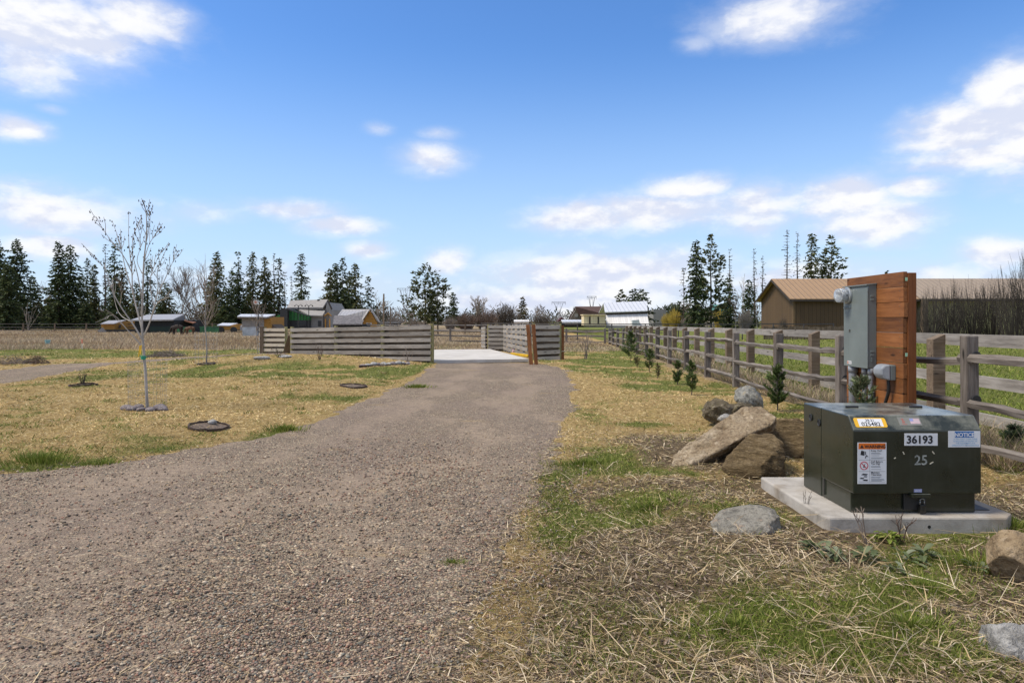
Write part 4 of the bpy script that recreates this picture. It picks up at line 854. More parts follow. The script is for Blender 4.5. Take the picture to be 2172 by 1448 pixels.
for j_, (xa, xb_, mt_, lab) in enumerate(((.50, .62, 'rustpost', 'left one of the two leaning orange brown posts at the drive end'), (.68, .775, 'rustpost', 'right one of the two leaning orange brown posts at the drive end'))):
    mb = MB(); g_ = gz(xb_, 21.6); mb.beam((xb_, 21.62, g_-.1), (xa, 21.70, 1.275), .115, .10, up=(0, 1, 0), n=3, jit=.004); tag(mb.build('leaning_post', M[mt_], loc=(xb_, 21.6, 0)), lab, 'post', 'orange brown posts at the drive end')
mb = MB(); mb.beam((.585, 21.9, -.1), (.585, 21.9, 1.22), .09, .09, up=(0, 1, 0)); tag(mb.build('fence_post', M['board'], loc=(.585, 21.9, 0)), 'grey end post close behind the two leaning orange posts', 'post')
ps = thing('corner_post', 'upright rusty orange post with a dark cap at the right panel end', 'post', (1.80, 24.9, 0), 'orange brown posts at the drive end')
mb = MB(); mb.beam((1.83, 24.9, -.1), (1.83, 24.9, 1.24), .13, .12, up=(0, 1, 0)); mb.build('shaft', M['rustpost'], ps, bevel=.006)
mb = MB(); mb.box((1.74, 24.82, 1.241), (1.92, 24.98, 1.30)); mb.build('cap', BLK, ps, bevel=.01)
mb = MB(); mb.tube([(1.76, 24.83, .27), (1.83, 24.82, .285), (1.95, 24.86, .29)], .012, 5); mb.build('cord', CR, ps)
mb = MB(); mb.beam((-.02, 26.1, .14), (.62, 25.3, .10), .10, .09); tag(mb.build('yellow_bar', plain('yellow painted plastic', (.70, .43, .015), .5, 0, .1), loc=(.3, 25.7, .05), bevel=.01), 'bright yellow bar lying on the ground at the slab edge', 'bar')
mb = MB(); mb.lathe([(.05, 0), (.05, .14), (.03, .19), (.016, .2), (.016, .25), (0, .25)], (.05, 26.4, .08), (0, 0, 1), 12); tag(mb.build('plastic_bottle', plain('pink and white plastic', (.62, .38, .36), .4), loc=(.05, 26.4, .08)), 'small pale pink bottle standing beside the yellow bar', 'bottle')
# ---- three rail fence across the back, and the pipe fence further off
def railfence(name, label, pts, h_, rails, mat, pm, cat='fence', pw=.12, step_=2.6, rr=.05, split=True):
    t = thing(name, label, cat, (pts[0][0], pts[0][1], 0))
    for (ax, ay), (bx, by) in zip(pts[:-1], pts[1:]):
        L = math.hypot(bx-ax, by-ay); n_ = max(1, round(L/step_)); q = [(ax+(bx-ax)*i/n_, ay+(by-ay)*i/n_) for i in range(n_+1)]
        for i, (x, y) in enumerate(q):
            mb = MB(); g_ = gz(x, y)
            mb.beam((x, y, g_-.1), (x, y, g_+h_), pw, pw, up=(0, 1, 0), n=2, jit=.004); mb.build('post', pm, t)
        for i in range(n_):
            for z in rails:
                mb = MB(); a_, b_ = (*q[i], z+gz(*q[i])), (*q[i+1], z+gz(*q[i+1]))
                if split: splitrail(mb, a_, b_, rr, 4)
                else: mb.beam(a_, b_, rr*.7, rr*2)
                mb.build('rail', mat, t)
    return t
random.seed(5)
railfence('split_rail_fence', 'low grey three rail fence across the back beyond the slab', [(5.75, 42.2), (-8.6, 42.2)], .92, (.74, .44, .10), M['rail'], M['post'])
PIPE = plain('dark fence pipe', (.07, .062, .055), .6)
railfence('pasture_fence', 'thin dark two rail pasture fence in front of the white barn', [(24.5, 52.0), (4.6, 48.0), (-3.0, 66.0)], 1.2, (1.15, .72), PIPE, PIPE, pw=.07, rr=.035, split=False)
railfence('pasture_fence', 'distant pale post and rail fence beyond the field behind the slab', [(-2.0, 70.0), (-16.0, 70.0)], 1.05, (.95, .5), M['board'], M['oldbrown'], pw=.13, rr=.05, split=False)
railfence('pasture_fence', 'dark low fence along the foot of the tall left trees', [(-33, 84.0), (-95, 84.0)], 1.1, (1.0, .6, .25), PIPE, M['oldbrown'], pw=.14, step_=4, rr=.04, split=False)

# ================================================================ boulders
def rock(name, label, c, dims, mat, seed, rot=(0, 0, 0), cuts=7, rough=.22, sub=5, cat='boulder', group=None, cutd=(.62, .9), flat=0.0):
    r = np.random.default_rng(seed); bm = bmesh.new(); bmesh.ops.create_icosphere(bm, subdivisions=sub, radius=1.0)
    p = np.array([v.co[:] for v in bm.verts]); d0 = p.copy()
    for _ in range(cuts):
        nv_ = r.normal(size=3); nv_ /= np.linalg.norm(nv_); c_ = r.uniform(*cutd); q = p@nv_; ov = np.maximum(q-c_, 0); p = p-nv_[None]*(ov*.94)[:, None]
    def n3(s, k_): return (vn(p[:, 0]*s+k_, p[:, 1]*s+p[:, 2]*s*.7, k_)+vn(p[:, 1]*s-p[:, 2]*s+k_, p[:, 2]*s+p[:, 0]*s*.6, k_+3)-1.0)
    f = 1+rough*.55*n3(1.7, seed)+rough*.35*n3(4.5, seed+5)+rough*.24*n3(11, seed+9)+rough*.16*n3(26, seed+19)
    p = p*f[:, None]*np.array(dims)/2
    R = (Matrix.Rotation(R_(rot[2]), 3, 'Z')@Matrix.Rotation(R_(rot[1]), 3, 'Y')@Matrix.Rotation(R_(rot[0]), 3, 'X'))
    p = p@np.array(R).T
    for v, q in zip(bm.verts, p): v.co = q
    me = bpy.data.meshes.new(name); bm.to_mesh(me); bm.free(); me.materials.append(mat)
    me.polygons.foreach_set('use_smooth', np.ones(len(me.polygons), bool)); me.update()
    o = link(bpy.data.objects.new(name, me)); o.location = c
    return tag(o, label, cat, group)
M['r_tan'] = rockmat('tan weathered rock', (.22, .15, .085), (.41, .315, .20), (.55, .455, .325), 4.0)
M['r_brown'] = rockmat('brown layered rock', (.10, .068, .036), (.25, .175, .085), (.40, .30, .165), 5.0, strata=5)
M['r_grey'] = rockmat('grey lichen boulder', (.15, .15, .135), (.32, .315, .28), (.47, .455, .40), 3.0, (.38, .31, .19))
M['r_moss'] = rockmat('mossy boulder', (.08, .062, .04), (.19, .155, .10), (.30, .26, .19), 5.0, (.16, .15, .05))
M['r_flat'] = rockmat('beige grey boulder', (.18, .165, .135), (.33, .305, .25), (.43, .39, .32), 3.0, (.42, .31, .22))
M['r_yel'] = rockmat('yellow brown boulder', (.24, .16, .085), (.42, .31, .185), (.55, .44, .31), 3.0)
M['r_pale'] = rockmat('pale grey rock', (.27, .255, .23), (.45, .435, .40), (.60, .58, .54), 3.5)
M['r_cob'] = rockmat('round cobble', (.20, .16, .16), (.34, .29, .28), (.48, .43, .41), 6.0)
def hullrock(name, label, pts, mat, seed, vox=.014, amp=.03, strata=None, pits=0.0, cat='boulder'):
    """angular rock: hull of corner points, voxel remeshed, then weathered with noise"""
    bm = bmesh.new(); [bm.verts.new(p) for p in pts]; res = bmesh.ops.convex_hull(bm, input=bm.verts)
    bmesh.ops.delete(bm, geom=[g_ for g_ in res['geom_interior'] if isinstance(g_, bmesh.types.BMVert)], context='VERTS')
    bmesh.ops.recalc_face_normals(bm, faces=bm.faces); me = bpy.data.meshes.new(name); bm.to_mesh(me); bm.free()
    o = link(bpy.data.objects.new(name, me)); md = o.modifiers.new('R', 'REMESH'); md.mode = 'VOXEL'; md.voxel_size = vox
    dg = bpy.context.evaluated_depsgraph_get(); m2 = bpy.data.meshes.new_from_object(o.evaluated_get(dg)); o.modifiers.clear(); o.data = m2; bpy.data.meshes.remove(me)
    n_ = len(m2.vertices); co = np.empty(n_*3); m2.vertices.foreach_get('co', co); co = co.reshape(-1, 3); no = np.empty(n_*3); m2.vertices.foreach_get('normal', no); no = no.reshape(-1, 3)
    def n3(s, k_): x, y, z = co[:, 0]*s, co[:, 1]*s, co[:, 2]*s; return (vn(x+.37*z+k_, y-.53*z, k_)+vn(y+.41*x, z+.29*x+k_, k_+7)-1.0)
    d = amp*(1.1*n3(5, seed)+.8*n3(12, seed+1)+.55*n3(28, seed+2)+.4*n3(60, seed+3))
    if strata is not None:
        s_ = co@np.array(strata)+.02*n3(6, seed+5); d = d+amp*.9*(np.abs((s_*16) % 1-.5)-.25)*(.5+n3(7, seed+8))+amp*.5*(np.abs((s_*37) % 1-.5)-.25)
    if pits: d = d-pits*np.maximum(0, n3(17, seed+11)-.32)*2.2-pits*np.maximum(0, n3(9, seed+13)-.42)*2
    co = co+no*d[:, None]; c = Vector(co.mean(0)); c.z = co[:, 2].min(); co = co-np.array(c); m2.vertices.foreach_set('co', co.ravel()); m2.materials.clear(); m2.materials.append(mat)
    m2.polygons.foreach_set('use_smooth', np.ones(len(m2.polygons), bool)); m2.update(); o.location = c
    return tag(o, label, cat)
fr = [(1420, 990, 6.36), (1428, 964, 6.5), (1443, 998, 6.28), (1477, 978, 6.28), (1502, 968, 6.28), (1553, 940, 6.32), (1582, 920, 6.36), (1640, 900, 6.42), (1648, 884, 6.5), (1622, 868, 6.7), (1616, 860, 6.78), (1578, 860, 6.8), (1550, 877, 6.72), (1487, 924, 6.58)]
tk_ = Vector((.06, .15, -.10))
hullrock('slab_rock', 'long tan pitted slab leaning up over the brown layered rock', [P(*a) for a in fr]+[P(*a)+tk_*(.7 if a[0] < 1460 else 1) for a in fr], M['r_tan'], 4, .013, .013, None, .05, 'rock')
fr = [(1532, 992, 6.0), (1556, 950, 6.12), (1592, 918, 6.3), (1640, 920, 6.3), (1662, 936, 6.2), (1664, 978, 6.0), (1655, 1002, 5.92), (1618, 984, 5.86), (1640, 962, 5.94), (1612, 1012, 5.86), (1574, 1016, 5.92)]
hullrock('boulder', 'brown layered rock propping up the long tan slab', [P(*a) for a in fr]+[P(*a)+Vector((.02, .30, -.17)) for a in fr[1:7]]+[P(1560, 1030, 6.0), P(1660, 1030, 6.0)], M['r_brown'], 21, .012, .020, (.25, .35, .9))
fr = [(1628, 930, 6.72), (1650, 890, 6.85), (1690, 888, 6.85), (1722, 900, 6.8), (1730, 950, 6.6), (1700, 968, 6.6), (1640, 975, 6.6)]
hullrock('boulder', 'brown layered rock half hidden behind the green cabinet', [P(*a) for a in fr]+[P(*a)+Vector((.05, .35, -.12)) for a in fr], M['r_brown'], 23, .014, .022, (-.2, .3, .92))
rock('boulder', 'rounded grey boulder resting on top of the rock pile', P(1588, 845, 9.9), (.50, .44, .36), M['r_grey'], 33, (0, 14, 25), 8, .16)
rock('boulder', 'dark mossy boulder at the left end of the rock pile', P(1522, 872, 9.3), (.44, .40, .34), M['r_moss'], 27, (0, 10, 0), 6, .34)
rock('boulder', 'small mossy stone under the rounded grey boulder', P(1572, 874, 9.6), (.50, .44, .34), M['r_moss'], 29, (0, 0, 40), 6, .32)
rock('boulder', 'small pale flat stone beside the mossy boulder', P(1540, 886, 8.9), (.24, .18, .12), M['r_pale'], 31, (0, 0, 0), 6, .2, 4)
rock('boulder', 'low flat grey boulder in the straw left of the concrete pad', P(1590, 1122, 4.42), (.57, .42, .27), M['r_flat'], 41, (0, -6, 8), 9, .15)
rock('boulder', 'yellow brown boulder cut by the right picture edge', P(2160, 1196, 3.7), (.44, .34, .33), M['r_yel'], 43, (0, 25, 15), 9, .14)
rock('boulder', 'pale grey rock in the bottom right corner', P(2158, 1388, 2.84), (.34, .28, .28), M['r_pale'], 45, (0, 22, 20), 9, .18)

# ================================================================ far buildings (outlines given as photo pixel + distance, built as solids)
def solid(mb, pix, Y0, Y1, mi=0):       # outline facing the camera at Y0, carried straight back to Y1
    mb.prism([P(px, py, Y0) for px, py in pix], (0, Y1-Y0, 0), mi=mi)
def sheet(mb, pts, th=.12, mi=0):       # roof sheet through (px,py,Y) points
    q = [P(*p) for p in pts]; n_ = (q[1]-q[0]).cross(q[2]-q[0]).normalized(); n_ = n_ if n_.z > 0 else -n_
    mb.prism(q, n_*th, mi=mi)
ROOFG = metalroof('pale grey metal roof', (.40, .385, .37), .5); ROOFW = metalroof('white metal roof', (.70, .71, .72), .45); ROOFT = metalroof('tan ribbed metal roof', (.40, .25, .125), .46, 0, .5)
ROOFB = plain('brown shingle roof', (.10, .052, .036), .9, 0, .2, 3, .3); ROOFS = plain('grey shingle roof', (.15, .14, .14), .9, 0, .3, 4, .4); ROOFH = plain('warm grey house roof', (.30, .28, .25), .8, 0, .12, 3, .2)
BRN = siding('brown board siding', (.115, .068, .028), .34, 3, .4); OLV = siding('olive tan siding', (.42, .38, .18), .3, 3, .6); WHB = siding('weathered white siding', (.82, .79, .74), .25, 0, .7)
DK = siding('charcoal siding', (.035, .036, .037), .3, 0, .6); GRNW = plain('green sheathing', (.016, .17, .03), .6, 0, .25, 1.2, .1); GRW = siding('grey house siding', (.29, .28, .26), .25, 0, .75); GLA = plain('dark window glass', (.012, .014, .018), .15); 
GALV = plain('galvanised sheet', (.38, .41, .44), .45, .3, .2, 2, .1); GRT = plain('green panel', (.03, .13, .05), .6, 0, .2, 2, .1); CRM = siding('cream yellow siding', (.80, .68, .42), .3, 0, .6)
SOF = plain('dark eave trim', (.05, .038, .03), .8); TRIM = plain('rust brown trim', (.22, .09, .04), .8)
# brown barn behind the pasture
Yb = 58.0; bx0, bx1, bd = (1683-CX)/F*Yb, 33.9, 7.5; ez, rz_ = P(0, 631, Yb).z, P(0, 593.5, Yb+bd/2).z
def gable_x(name, label, x0, x1, y0, y1, ez, rz_, wm, rm, ov=.45, doors=True):
    t = thing(name, label, 'barn', ((x0+x1)/2, y0, 0)); ym = (y0+y1)/2
    mb = MB(); mb.prism([(x0, y0, -.3), (x0, y0, ez), (x0, ym, rz_-.02), (x0, y1, ez), (x0, y1, -.3)], (x1-x0, 0, 0)); mb.build('wall', wm, t)
    sl_ = (rz_-ez)/(ym-y0); mb = MB()
    for s_, ya in ((1, y0), (-1, y1)):
        e_ = (ya-s_*ov, ez-ov*sl_+.03); r_ = (ym, rz_+.03)
        mb.prism([(x0-ov, e_[0], e_[1]), (x1+ov, e_[0], e_[1]), (x1+ov, r_[0], r_[1]), (x0-ov, r_[0], r_[1])], (0, 0, .07))
    mb.build('roof', rm, t)
    mb = MB(); mb.box((x0-ov, y0-ov-.03, ez-ov*sl_-.13), (x1+ov, y0-ov+.03, ez-ov*sl_+.02)); 
    for s_, ya in ((1, y0), (-1, y1)):
        mb.beam((x0-ov-.02, ya-s_*ov, ez-ov*sl_-.04), (x0-ov-.02, ym, rz_-.04), .05, .16)
    mb.build('fascia', SOF, t)
    return t
t = gable_x('brown_barn', 'brown board barn with tan ribbed metal roof behind the board fence', bx0, bx1, Yb, Yb+bd, ez, rz_, BRN, ROOFT)
mb = MB(); mb.box((bx0-.03, Yb-.03, 0), (bx0+.14, Yb+.14, ez)); mb.build('corner_trim', plain('brown trim', (.16, .10, .045), .8), t)
t = gable_x('tan_barn', 'long olive tan barn with tan roof behind the leafless shrubs', 34.9, 66, Yb, Yb+bd, ez+.02, rz_+.02, OLV, metalroof('weathered tan roof', (.36, .28, .20), .46, 0, .6))
mb = MB(); mb.box((34.5, Yb-.7, 0), (34.9, Yb-.3, 3.2)); mb.build('corner_post', M['oldbrown'], t)
t = thing('picket_fence', 'low brown picket fence along the front of the brown barn', 'fence', (26, 52, 0)); mb = MB(); random.seed(9)
xx = 18.8
while xx < 30: mb.box((xx, 51.0, -.1), (xx+.15, 51.03, .95+random.uniform(-.05, .08))); xx += .175
mb.build('pickets', M['oldbrown'], t); mb = MB(); mb.box((18.8, 51.035, .2), (30, 51.08, .3)); mb.box((18.8, 51.035, .7), (30, 51.08, .8)); mb.build('rails', M['oldbrown'], t)
# white barn
t = thing('white_barn', 'weathered white barn with bright white metal roof under dark spruces', 'barn', (17, 78, 0)); Yw = 76
mb = MB(); mb.add([P(1285, 667, Yw), P(1373, 665, Yw), P(1377.5, 693, Yw-1.6), P(1287, 693, Yw-1.6), P(1285, 667, Yw+8), P(1373, 665, Yw+8), P(1373, 693, Yw+8), P(1287, 693, Yw+8)], [(0, 1, 2, 3), (4, 5, 6, 7), (0, 3, 7, 4), (1, 2, 6, 5), (0, 1, 5, 4), (3, 2, 6, 7)]); mb.build('wall', WHB, t)
mb = MB(); sheet(mb, [(1283, 663.5, Yw-.4), (1373.5, 660.5, Yw-.4), (1372, 640, Yw+3.6), (1280, 643.5, Yw+3.6)], .1); sheet(mb, [(1270, 664, Yw+8.4), (1355, 664, Yw+8.4), (1372, 640, Yw+3.63), (1280, 643.5, Yw+3.63)], .1); mb.build('roof', ROOFW, t)
mb = MB(); solid(mb, [(1284, 664), (1373, 661), (1373, 665), (1284, 668)], Yw-.05, Yw+.3); mb.build('eave_beam', SOF, t)
mb = MB(); solid(mb, [(1341, 679), (1356, 678), (1357, 693), (1342, 694)], Yw-1.75, Yw-.7); mb.build('door', plain('pale barn door', (.52, .56, .55), .7), t)
mb = MB(); solid(mb, [(1285, 690), (1376, 690), (1377, 696), (1285, 696)], Yw-1.72, Yw-1.5); mb.build('foundation', GRW, t)
# cream shed, brown house, low white roof
t = thing('cream_trailer', 'pale yellow panelled shed against the white barn', 'shed', (12, 73, 0)); Yc = 73
mb = MB(); solid(mb, [(1238.5, 668), (1284, 668), (1284, 690), (1238.5, 690)], Yc, Yc+2.6); mb.build('wall', CRM, t)
for a_ in (1249.5, 1267.5): mb = MB(); solid(mb, [(a_, 671.5), (a_+3, 671.5), (a_+3, 686), (a_, 686)], Yc-.04, Yc+.02); mb.build('door_gap', SOF, t)
mb = MB(); solid(mb, [(1237, 666.5), (1285, 666.5), (1285, 668.3), (1237, 668.3)], Yc-.2, Yc+2.8); mb.build('roof', CRM, t)
t = thing('brown_roof_house', 'low house with brown shingle roof left of the white barn', 'house', (11, 90, 0)); Yh = 90
mb = MB(); solid(mb, [(1207, 680), (1222, 655), (1237, 680), (1237, 694), (1207, 694)], Yh, Yh+.4); solid(mb, [(1237, 676), (1280, 660), (1284, 668), (1284, 694), (1237, 694)], Yh+.4, Yh+9); mb.build('wall', plain('grey brown siding', (.19, .16, .13), .85), t)
mb = MB(); sheet(mb, [(1237, 682, Yh-.5), (1285, 670, Yh+.4), (1283, 652.5, Yh+6), (1220, 653, Yh-.5)], .2); sheet(mb, [(1203, 681, Yh-.5), (1206, 681, Yh-.5), (1221.5, 653, Yh-.5), (1219, 653, Yh-.5)], .2); mb.build('roof', ROOFB, t)
mb = MB(); solid(mb, [(1219, 665), (1226, 665), (1226, 672), (1219, 672)], Yh-.06, Yh+.01); mb.build('window', plain('pale window', (.35, .34, .31), .4), t)
t = thing('low_shed', 'long low shed with flat white roof beside the cream shed', 'shed', (8, 78, 0))
mb = MB(); solid(mb, [(1196, 684), (1238, 684), (1238, 694), (1196, 694)], 78, 82); mb.build('wall', M['darkwood'], t); mb = MB(); sheet(mb, [(1194, 685, 77.6), (1240, 685, 77.6), (1240, 680.5, 82), (1190, 680.5, 82)], .15); mb.build('roof', ROOFW, t)
t = thing('kiosk', 'small dark gabled shed with red brown roof above the rusty post', 'shed', (7, 82, 0))
mb = MB(); solid(mb, [(1187, 684), (1198, 684), (1198, 694), (1187, 694)], 84, 86); mb.build('wall', M['darkwood'], t); mb = MB(); solid(mb, [(1182, 682), (1192, 672), (1202, 682)], 83.6, 86.4); mb.build('roof', plain('dark red roof', (.075, .026, .022), .8), t)
# house, cabin, shingle shed
Yh = 88; t = thing('grey_house', 'two storey house with grey roof, charcoal tower and green sheathed gable', 'house', P(645, 690, Yh)*1.0); t.location.z = 0
mb = MB(); solid(mb, [(612, 657), (690, 657), (694, 641), (703, 657), (703, 697), (612, 697)], Yh+3.2, Yh+11); mb.build('main_wall', GRW, t)
mb = MB(); sheet(mb, [(609, 655.5, Yh+2.6), (685, 655, Yh+2.6), (695.5, 638, Yh+6.8), (616.5, 640.5, Yh+6.8)], .22); sheet(mb, [(624, 656, Yh+11), (704, 656, Yh+11), (695.5, 638, Yh+6.85), (616.5, 640.5, Yh+6.85)], .22); mb.build('roof', ROOFH, t)
mb = MB(); sheet(mb, [(694, 636.8, Yh+2.9), (697, 636.8, Yh+2.9), (705.5, 655, Yh+2.9), (703, 657, Yh+2.9)], .2); mb.build('bargeboard', SOF, t)
mb = MB(); solid(mb, [(650, 655.8), (683, 655.5), (683, 661), (655, 661)], Yh+3.12, Yh+3.22); mb.build('window_band', GLA, t)
mb = MB(); sheet(mb, [(656, 671, Yh-.4), (684, 672, Yh-.4), (690, 660.5, Yh+3.15), (630, 657, Yh+3.15)], .18); mb.build('porch_roof', ROOFH, t)
mb = MB(); solid(mb, [(657, 672), (684, 672), (684, 697), (657, 697)], Yh, Yh+3.1); solid(mb, [(684, 667), (699, 660), (699, 697), (684, 697)], Yh+.6, Yh+3.1); mb.build('porch_wall', GRW, t)
mb = MB(); solid(mb, [(674.5, 680), (681.5, 680), (681.5, 692), (674.5, 692)], Yh-.05, Yh+.02); mb.build('door', GLA, t)
mb = MB(); solid(mb, [(609, 657), (615, 656), (656, 670), (656, 679), (610, 679)], Yh-.8, Yh-.02); mb.build('green_gable', GRNW, t)
mb = MB(); 
for a_ in (617, 623, 629.5, 636, 642.5, 649): solid(mb, [(a_, 657+(a_-612)*.31), (a_+.8, 657+(a_-612)*.31), (a_+.8, 678.6), (a_, 678.6)], Yh-.86, Yh-.79)
mb.build('gable_framing', DK, t)
mb = MB(); sheet(mb, [(608, 656, Yh-1.1), (615, 655, Yh-1.1), (657.5, 669.5, Yh-1.1), (656.5, 671, Yh-1.1)], .5); mb.build('gable_trim', DK, t)
mb = MB(); solid(mb, [(610, 679.2), (656, 679.2), (656, 697), (610, 697)], Yh-.7, Yh-.03); mb.build('lower_wall', DK, t)
mb = MB(); solid(mb, [(630, 679.5), (650, 679.5), (650, 692), (630, 692)], Yh-.76, Yh-.69); mb.build('window', GLA, t)
mb = MB(); solid(mb, [(594, 656), (609.5, 654.5), (609.5, 697), (594, 697)], Yh-1.6, Yh+2.5); mb.build('tower', DK, t)
mb = MB(); solid(mb, [(584, 672), (593.5, 667), (593.5, 676), (584, 677)], Yh, Yh+3); mb.build('side_gable', GRNW, t)
mb = MB(); solid(mb, [(689, 676), (691, 676), (691, 697), (689, 697)], Yh+.2, Yh+.4); solid(mb, [(698, 676), (700, 676), (700, 697), (698, 697)], Yh+.2, Yh+.4); solid(mb, [(687.5, 669), (695, 662.5), (702, 669), (702, 671), (695, 665.5), (687.5, 671)], Yh+.1, Yh+.55); mb.build('timber_porch', M['yellowwood'], t)
mb = MB(); solid(mb, [(673, 639), (676, 639), (676, 634.5), (673, 634.5)], Yh+6, Yh+6.6); mb.build('chimney', DK, t)
mb = MB(); mb.box(tuple(P(690.3, 661.5, Yh+.5)), tuple(P(692.3, 657, Yh+.62))); mb.build('gable_window', SOF, t)
Yk = 80; t = thing('orange_cabin', 'small cabin with orange board gable and pale grey roof', 'cabin', P(760, 697, Yk)); t.location.z = 0
mb = MB(); solid(mb, [(770, 682), (784.5, 659), (799, 684), (797, 697), (771, 697)], Yk, Yk+.5); mb.build('gable_wall', M['yellowwood'], t)
mb = MB(); solid(mb, [(722, 672), (770, 684), (770, 697), (722, 697)], Yk+.5, Yk+6); mb.build('wall', M['greywood'], t)
mb = MB(); sheet(mb, [(714, 674, Yk+.2), (767, 684, Yk-.5), (785.5, 656, Yk-.5), (727, 656.5, Yk+3.4)], .18); sheet(mb, [(804, 684, Yk-.5), (800, 682, Yk+5), (785, 655.5, Yk+4.5), (785.5, 655.5, Yk-.5)], .18); mb.build('roof', ROOFG, t)
for a_ in (777, 784): mb = MB(); solid(mb, [(a_, 684), (a_+4.5, 684), (a_+4.5, 690), (a_, 690)], Yk-.06, Yk+.01); mb.build('window', plain('pale curtained window', (.5, .45, .38), .4), t)
Yk = 68; t = thing('shingle_shed', 'low shed with grey shingle roof in front of the orange cabin', 'shed', P(738, 697, Yk)); t.location.z = 0
mb = MB(); solid(mb, [(707, 688), (768, 687), (768, 699), (707, 699)], Yk, Yk+4); mb.build('wall', M['darkwood'], t); mb = MB(); sheet(mb, [(706, 690, Yk-.3), (769, 690, Yk-.3), (768, 671.5, Yk+2.4), (709, 671.5, Yk+2.4)], .14); mb.build('roof', ROOFS, t)
# wood shed with white roof, galvanised stack, orange trailer, dark barn, yellow shed
Ys = 66; t = thing('wood_shed', 'grey and yellow board shed with white roof behind the pale panel', 'shed', P(543, 708, Ys)); t.location.z = 0
mb = MB(); solid(mb, [(513, 675), (560, 676), (560, 705), (513, 705)], Ys, Ys+3.8); mb.build('grey_wall', M['greywood'], t); mb = MB(); solid(mb, [(560.3, 676), (575, 672), (575, 706), (560.3, 706)], Ys+.02, Ys+3.8); mb.build('yellow_wall', M['yellowwood'], t)
mb = MB(); sheet(mb, [(503, 672.5, Ys-.5), (566, 673.5, Ys-.5), (584, 668.5, Ys+3.4), (511, 668, Ys+4)], .10); mb.build('roof', ROOFW, t); mb = MB(); solid(mb, [(504, 673), (566, 674), (566, 676.6), (504, 675.4)], Ys-.45, Ys-.38); solid(mb, [(566, 674.2), (583, 669.5), (583, 671.5), (566, 676.6)], Ys-.44, Ys-.37); mb.build('fascia', M['oldbrown'], t)
mb = MB(); solid(mb, [(575, 686), (589, 697), (589, 706), (575, 706)], Ys+.3, Ys+3); mb.build('lean_to', M['oldbrown'], t)
Yg = 60; mb = MB(); solid(mb, [(514, 694), (543.5, 693), (543.5, 713), (514.5, 713)], Yg, Yg+.5); tag(mb.build('metal_sheeting', GALV, loc=tuple(P(529, 713, Yg))), 'pale galvanised sheet panel standing below the grey board shed', 'metal sheet')
Yt = 78; t = thing('flat_trailer', 'orange brown loaded trailer with white cover left of the board shed', 'trailer', P(480, 702, Yt)); t.location.z = 0
mb = MB(); solid(mb, [(464, 689), (487, 692), (502, 687), (502, 699), (464, 700)], Yt, Yt+2.5); mb.build('load', M['yellowwood'], t); mb = MB(); sheet(mb, [(460, 691, Yt-.2), (488, 691.5, Yt-.2), (504, 687, Yt+2.6), (472, 686.5, Yt+2.6)], .1); mb.build('cover', ROOFW, t)
for a_ in (470, 497): c = P(a_, 699.5, Yt+.1); mb = MB(); mb.lathe([(0, 0), (.36, 0), (.36, .22), (0, .22)], c, (0, -1, 0), 14); mb.build('wheel', BLK, t)
Yt = 77; mb = MB(); solid(mb, [(502, 690), (514, 690), (514, 701), (502, 701)], Yt+2, Yt+5); tag(mb.build('white_trailer', plain('white sheet', (.62, .63, .62), .6), loc=tuple(P(508, 702, Yt+2)), bevel=.05), 'small white box trailer between orange trailer and board shed', 'trailer')
t = thing('green_bin', 'long green metal panel pen left of the orange trailer', 'stock pen', P(440, 704, 75)); t.location.z = 0
for i in range(5): mb = MB(); a_ = 424+i*8; solid(mb, [(a_, 694), (a_+7.6, 693.6), (a_+7.6, 706), (a_, 706)], 75, 75.1); mb.build('panel', GRT, t)
mb = MB(); mb.beam(P(423, 693, 75), P(465, 692, 75), .08, .08); mb.build('top_rail', GRT, t)
Yd = 74; t = thing('dark_barn', 'dark board barn with pale metal roof behind the nearest sapling', 'barn', P(330, 707, Yd)); t.location.z = 0
mb = MB(); solid(mb, [(286, 680), (368.5, 679), (368.5, 709), (286, 709)], Yd, Yd+7.5); mb.build('front_wall', M['darkwood'], t); mb = MB(); mb.prism([P(368.6, 679.5, Yd+.01), P(391, 669.5, Yd+6), P(391, 694, Yd+6), P(368.6, 709, Yd+.01)], (-.1, 0, 0)); mb.build('end_wall', M['greywood'], t)
mb = MB(); sheet(mb, [(277, 681, Yd-.5), (367, 680, Yd-.5), (391, 668.5, Yd+6.3), (312, 669.5, Yd+6.3)], .14); mb.build('roof', ROOFG, t)
mb = MB(); sheet(mb, [(391, 681, Yd+1), (409, 686.5, Yd+1), (416, 684.5, Yd+5), (391, 679.5, Yd+5)], .1); mb.build('lean_to_roof', TRIM, t)
mb = MB(); solid(mb, [(391.5, 683), (408, 687.5), (408, 697), (391.5, 697)], Yd+3.5, Yd+5); mb.build('lean_to_wall', M['darkwood'], t)
mb = MB(); solid(mb, [(318, 692), (367, 692), (367, 708), (318, 708)], Yd-.05, Yd-.005); mb.build('lower_boarding', plain('dark green boarding', (.014, .03, .022), .8), t)
for i in range(6): mb = MB(); a_ = 369.5+i*6.2; solid(mb, [(a_, 693), (a_+5.8, 693), (a_+5.8, 704), (a_, 704)], Yd-1.2, Yd-1.1); mb.build('gate_panel', GRT if i % 2 else M['oldbrown'], t)
Yy = 82; t = thing('yellow_shed', 'small bright yellow board shed with sloped grey roof at left', 'shed', P(240, 698, Yy)); t.location.z = 0
mb = MB(); solid(mb, [(215, 687), (242.5, 686.5), (242.5, 699), (215, 699)], Yy, Yy+4); mb.prism([P(242.7, 687, Yy+.02), P(266.5, 681, Yy+1.5), P(266.5, 699, Yy+1.5), P(242.7, 699, Yy+.02)], (0, 2, 0)); mb.build('wall', M['yellowwood'], t)
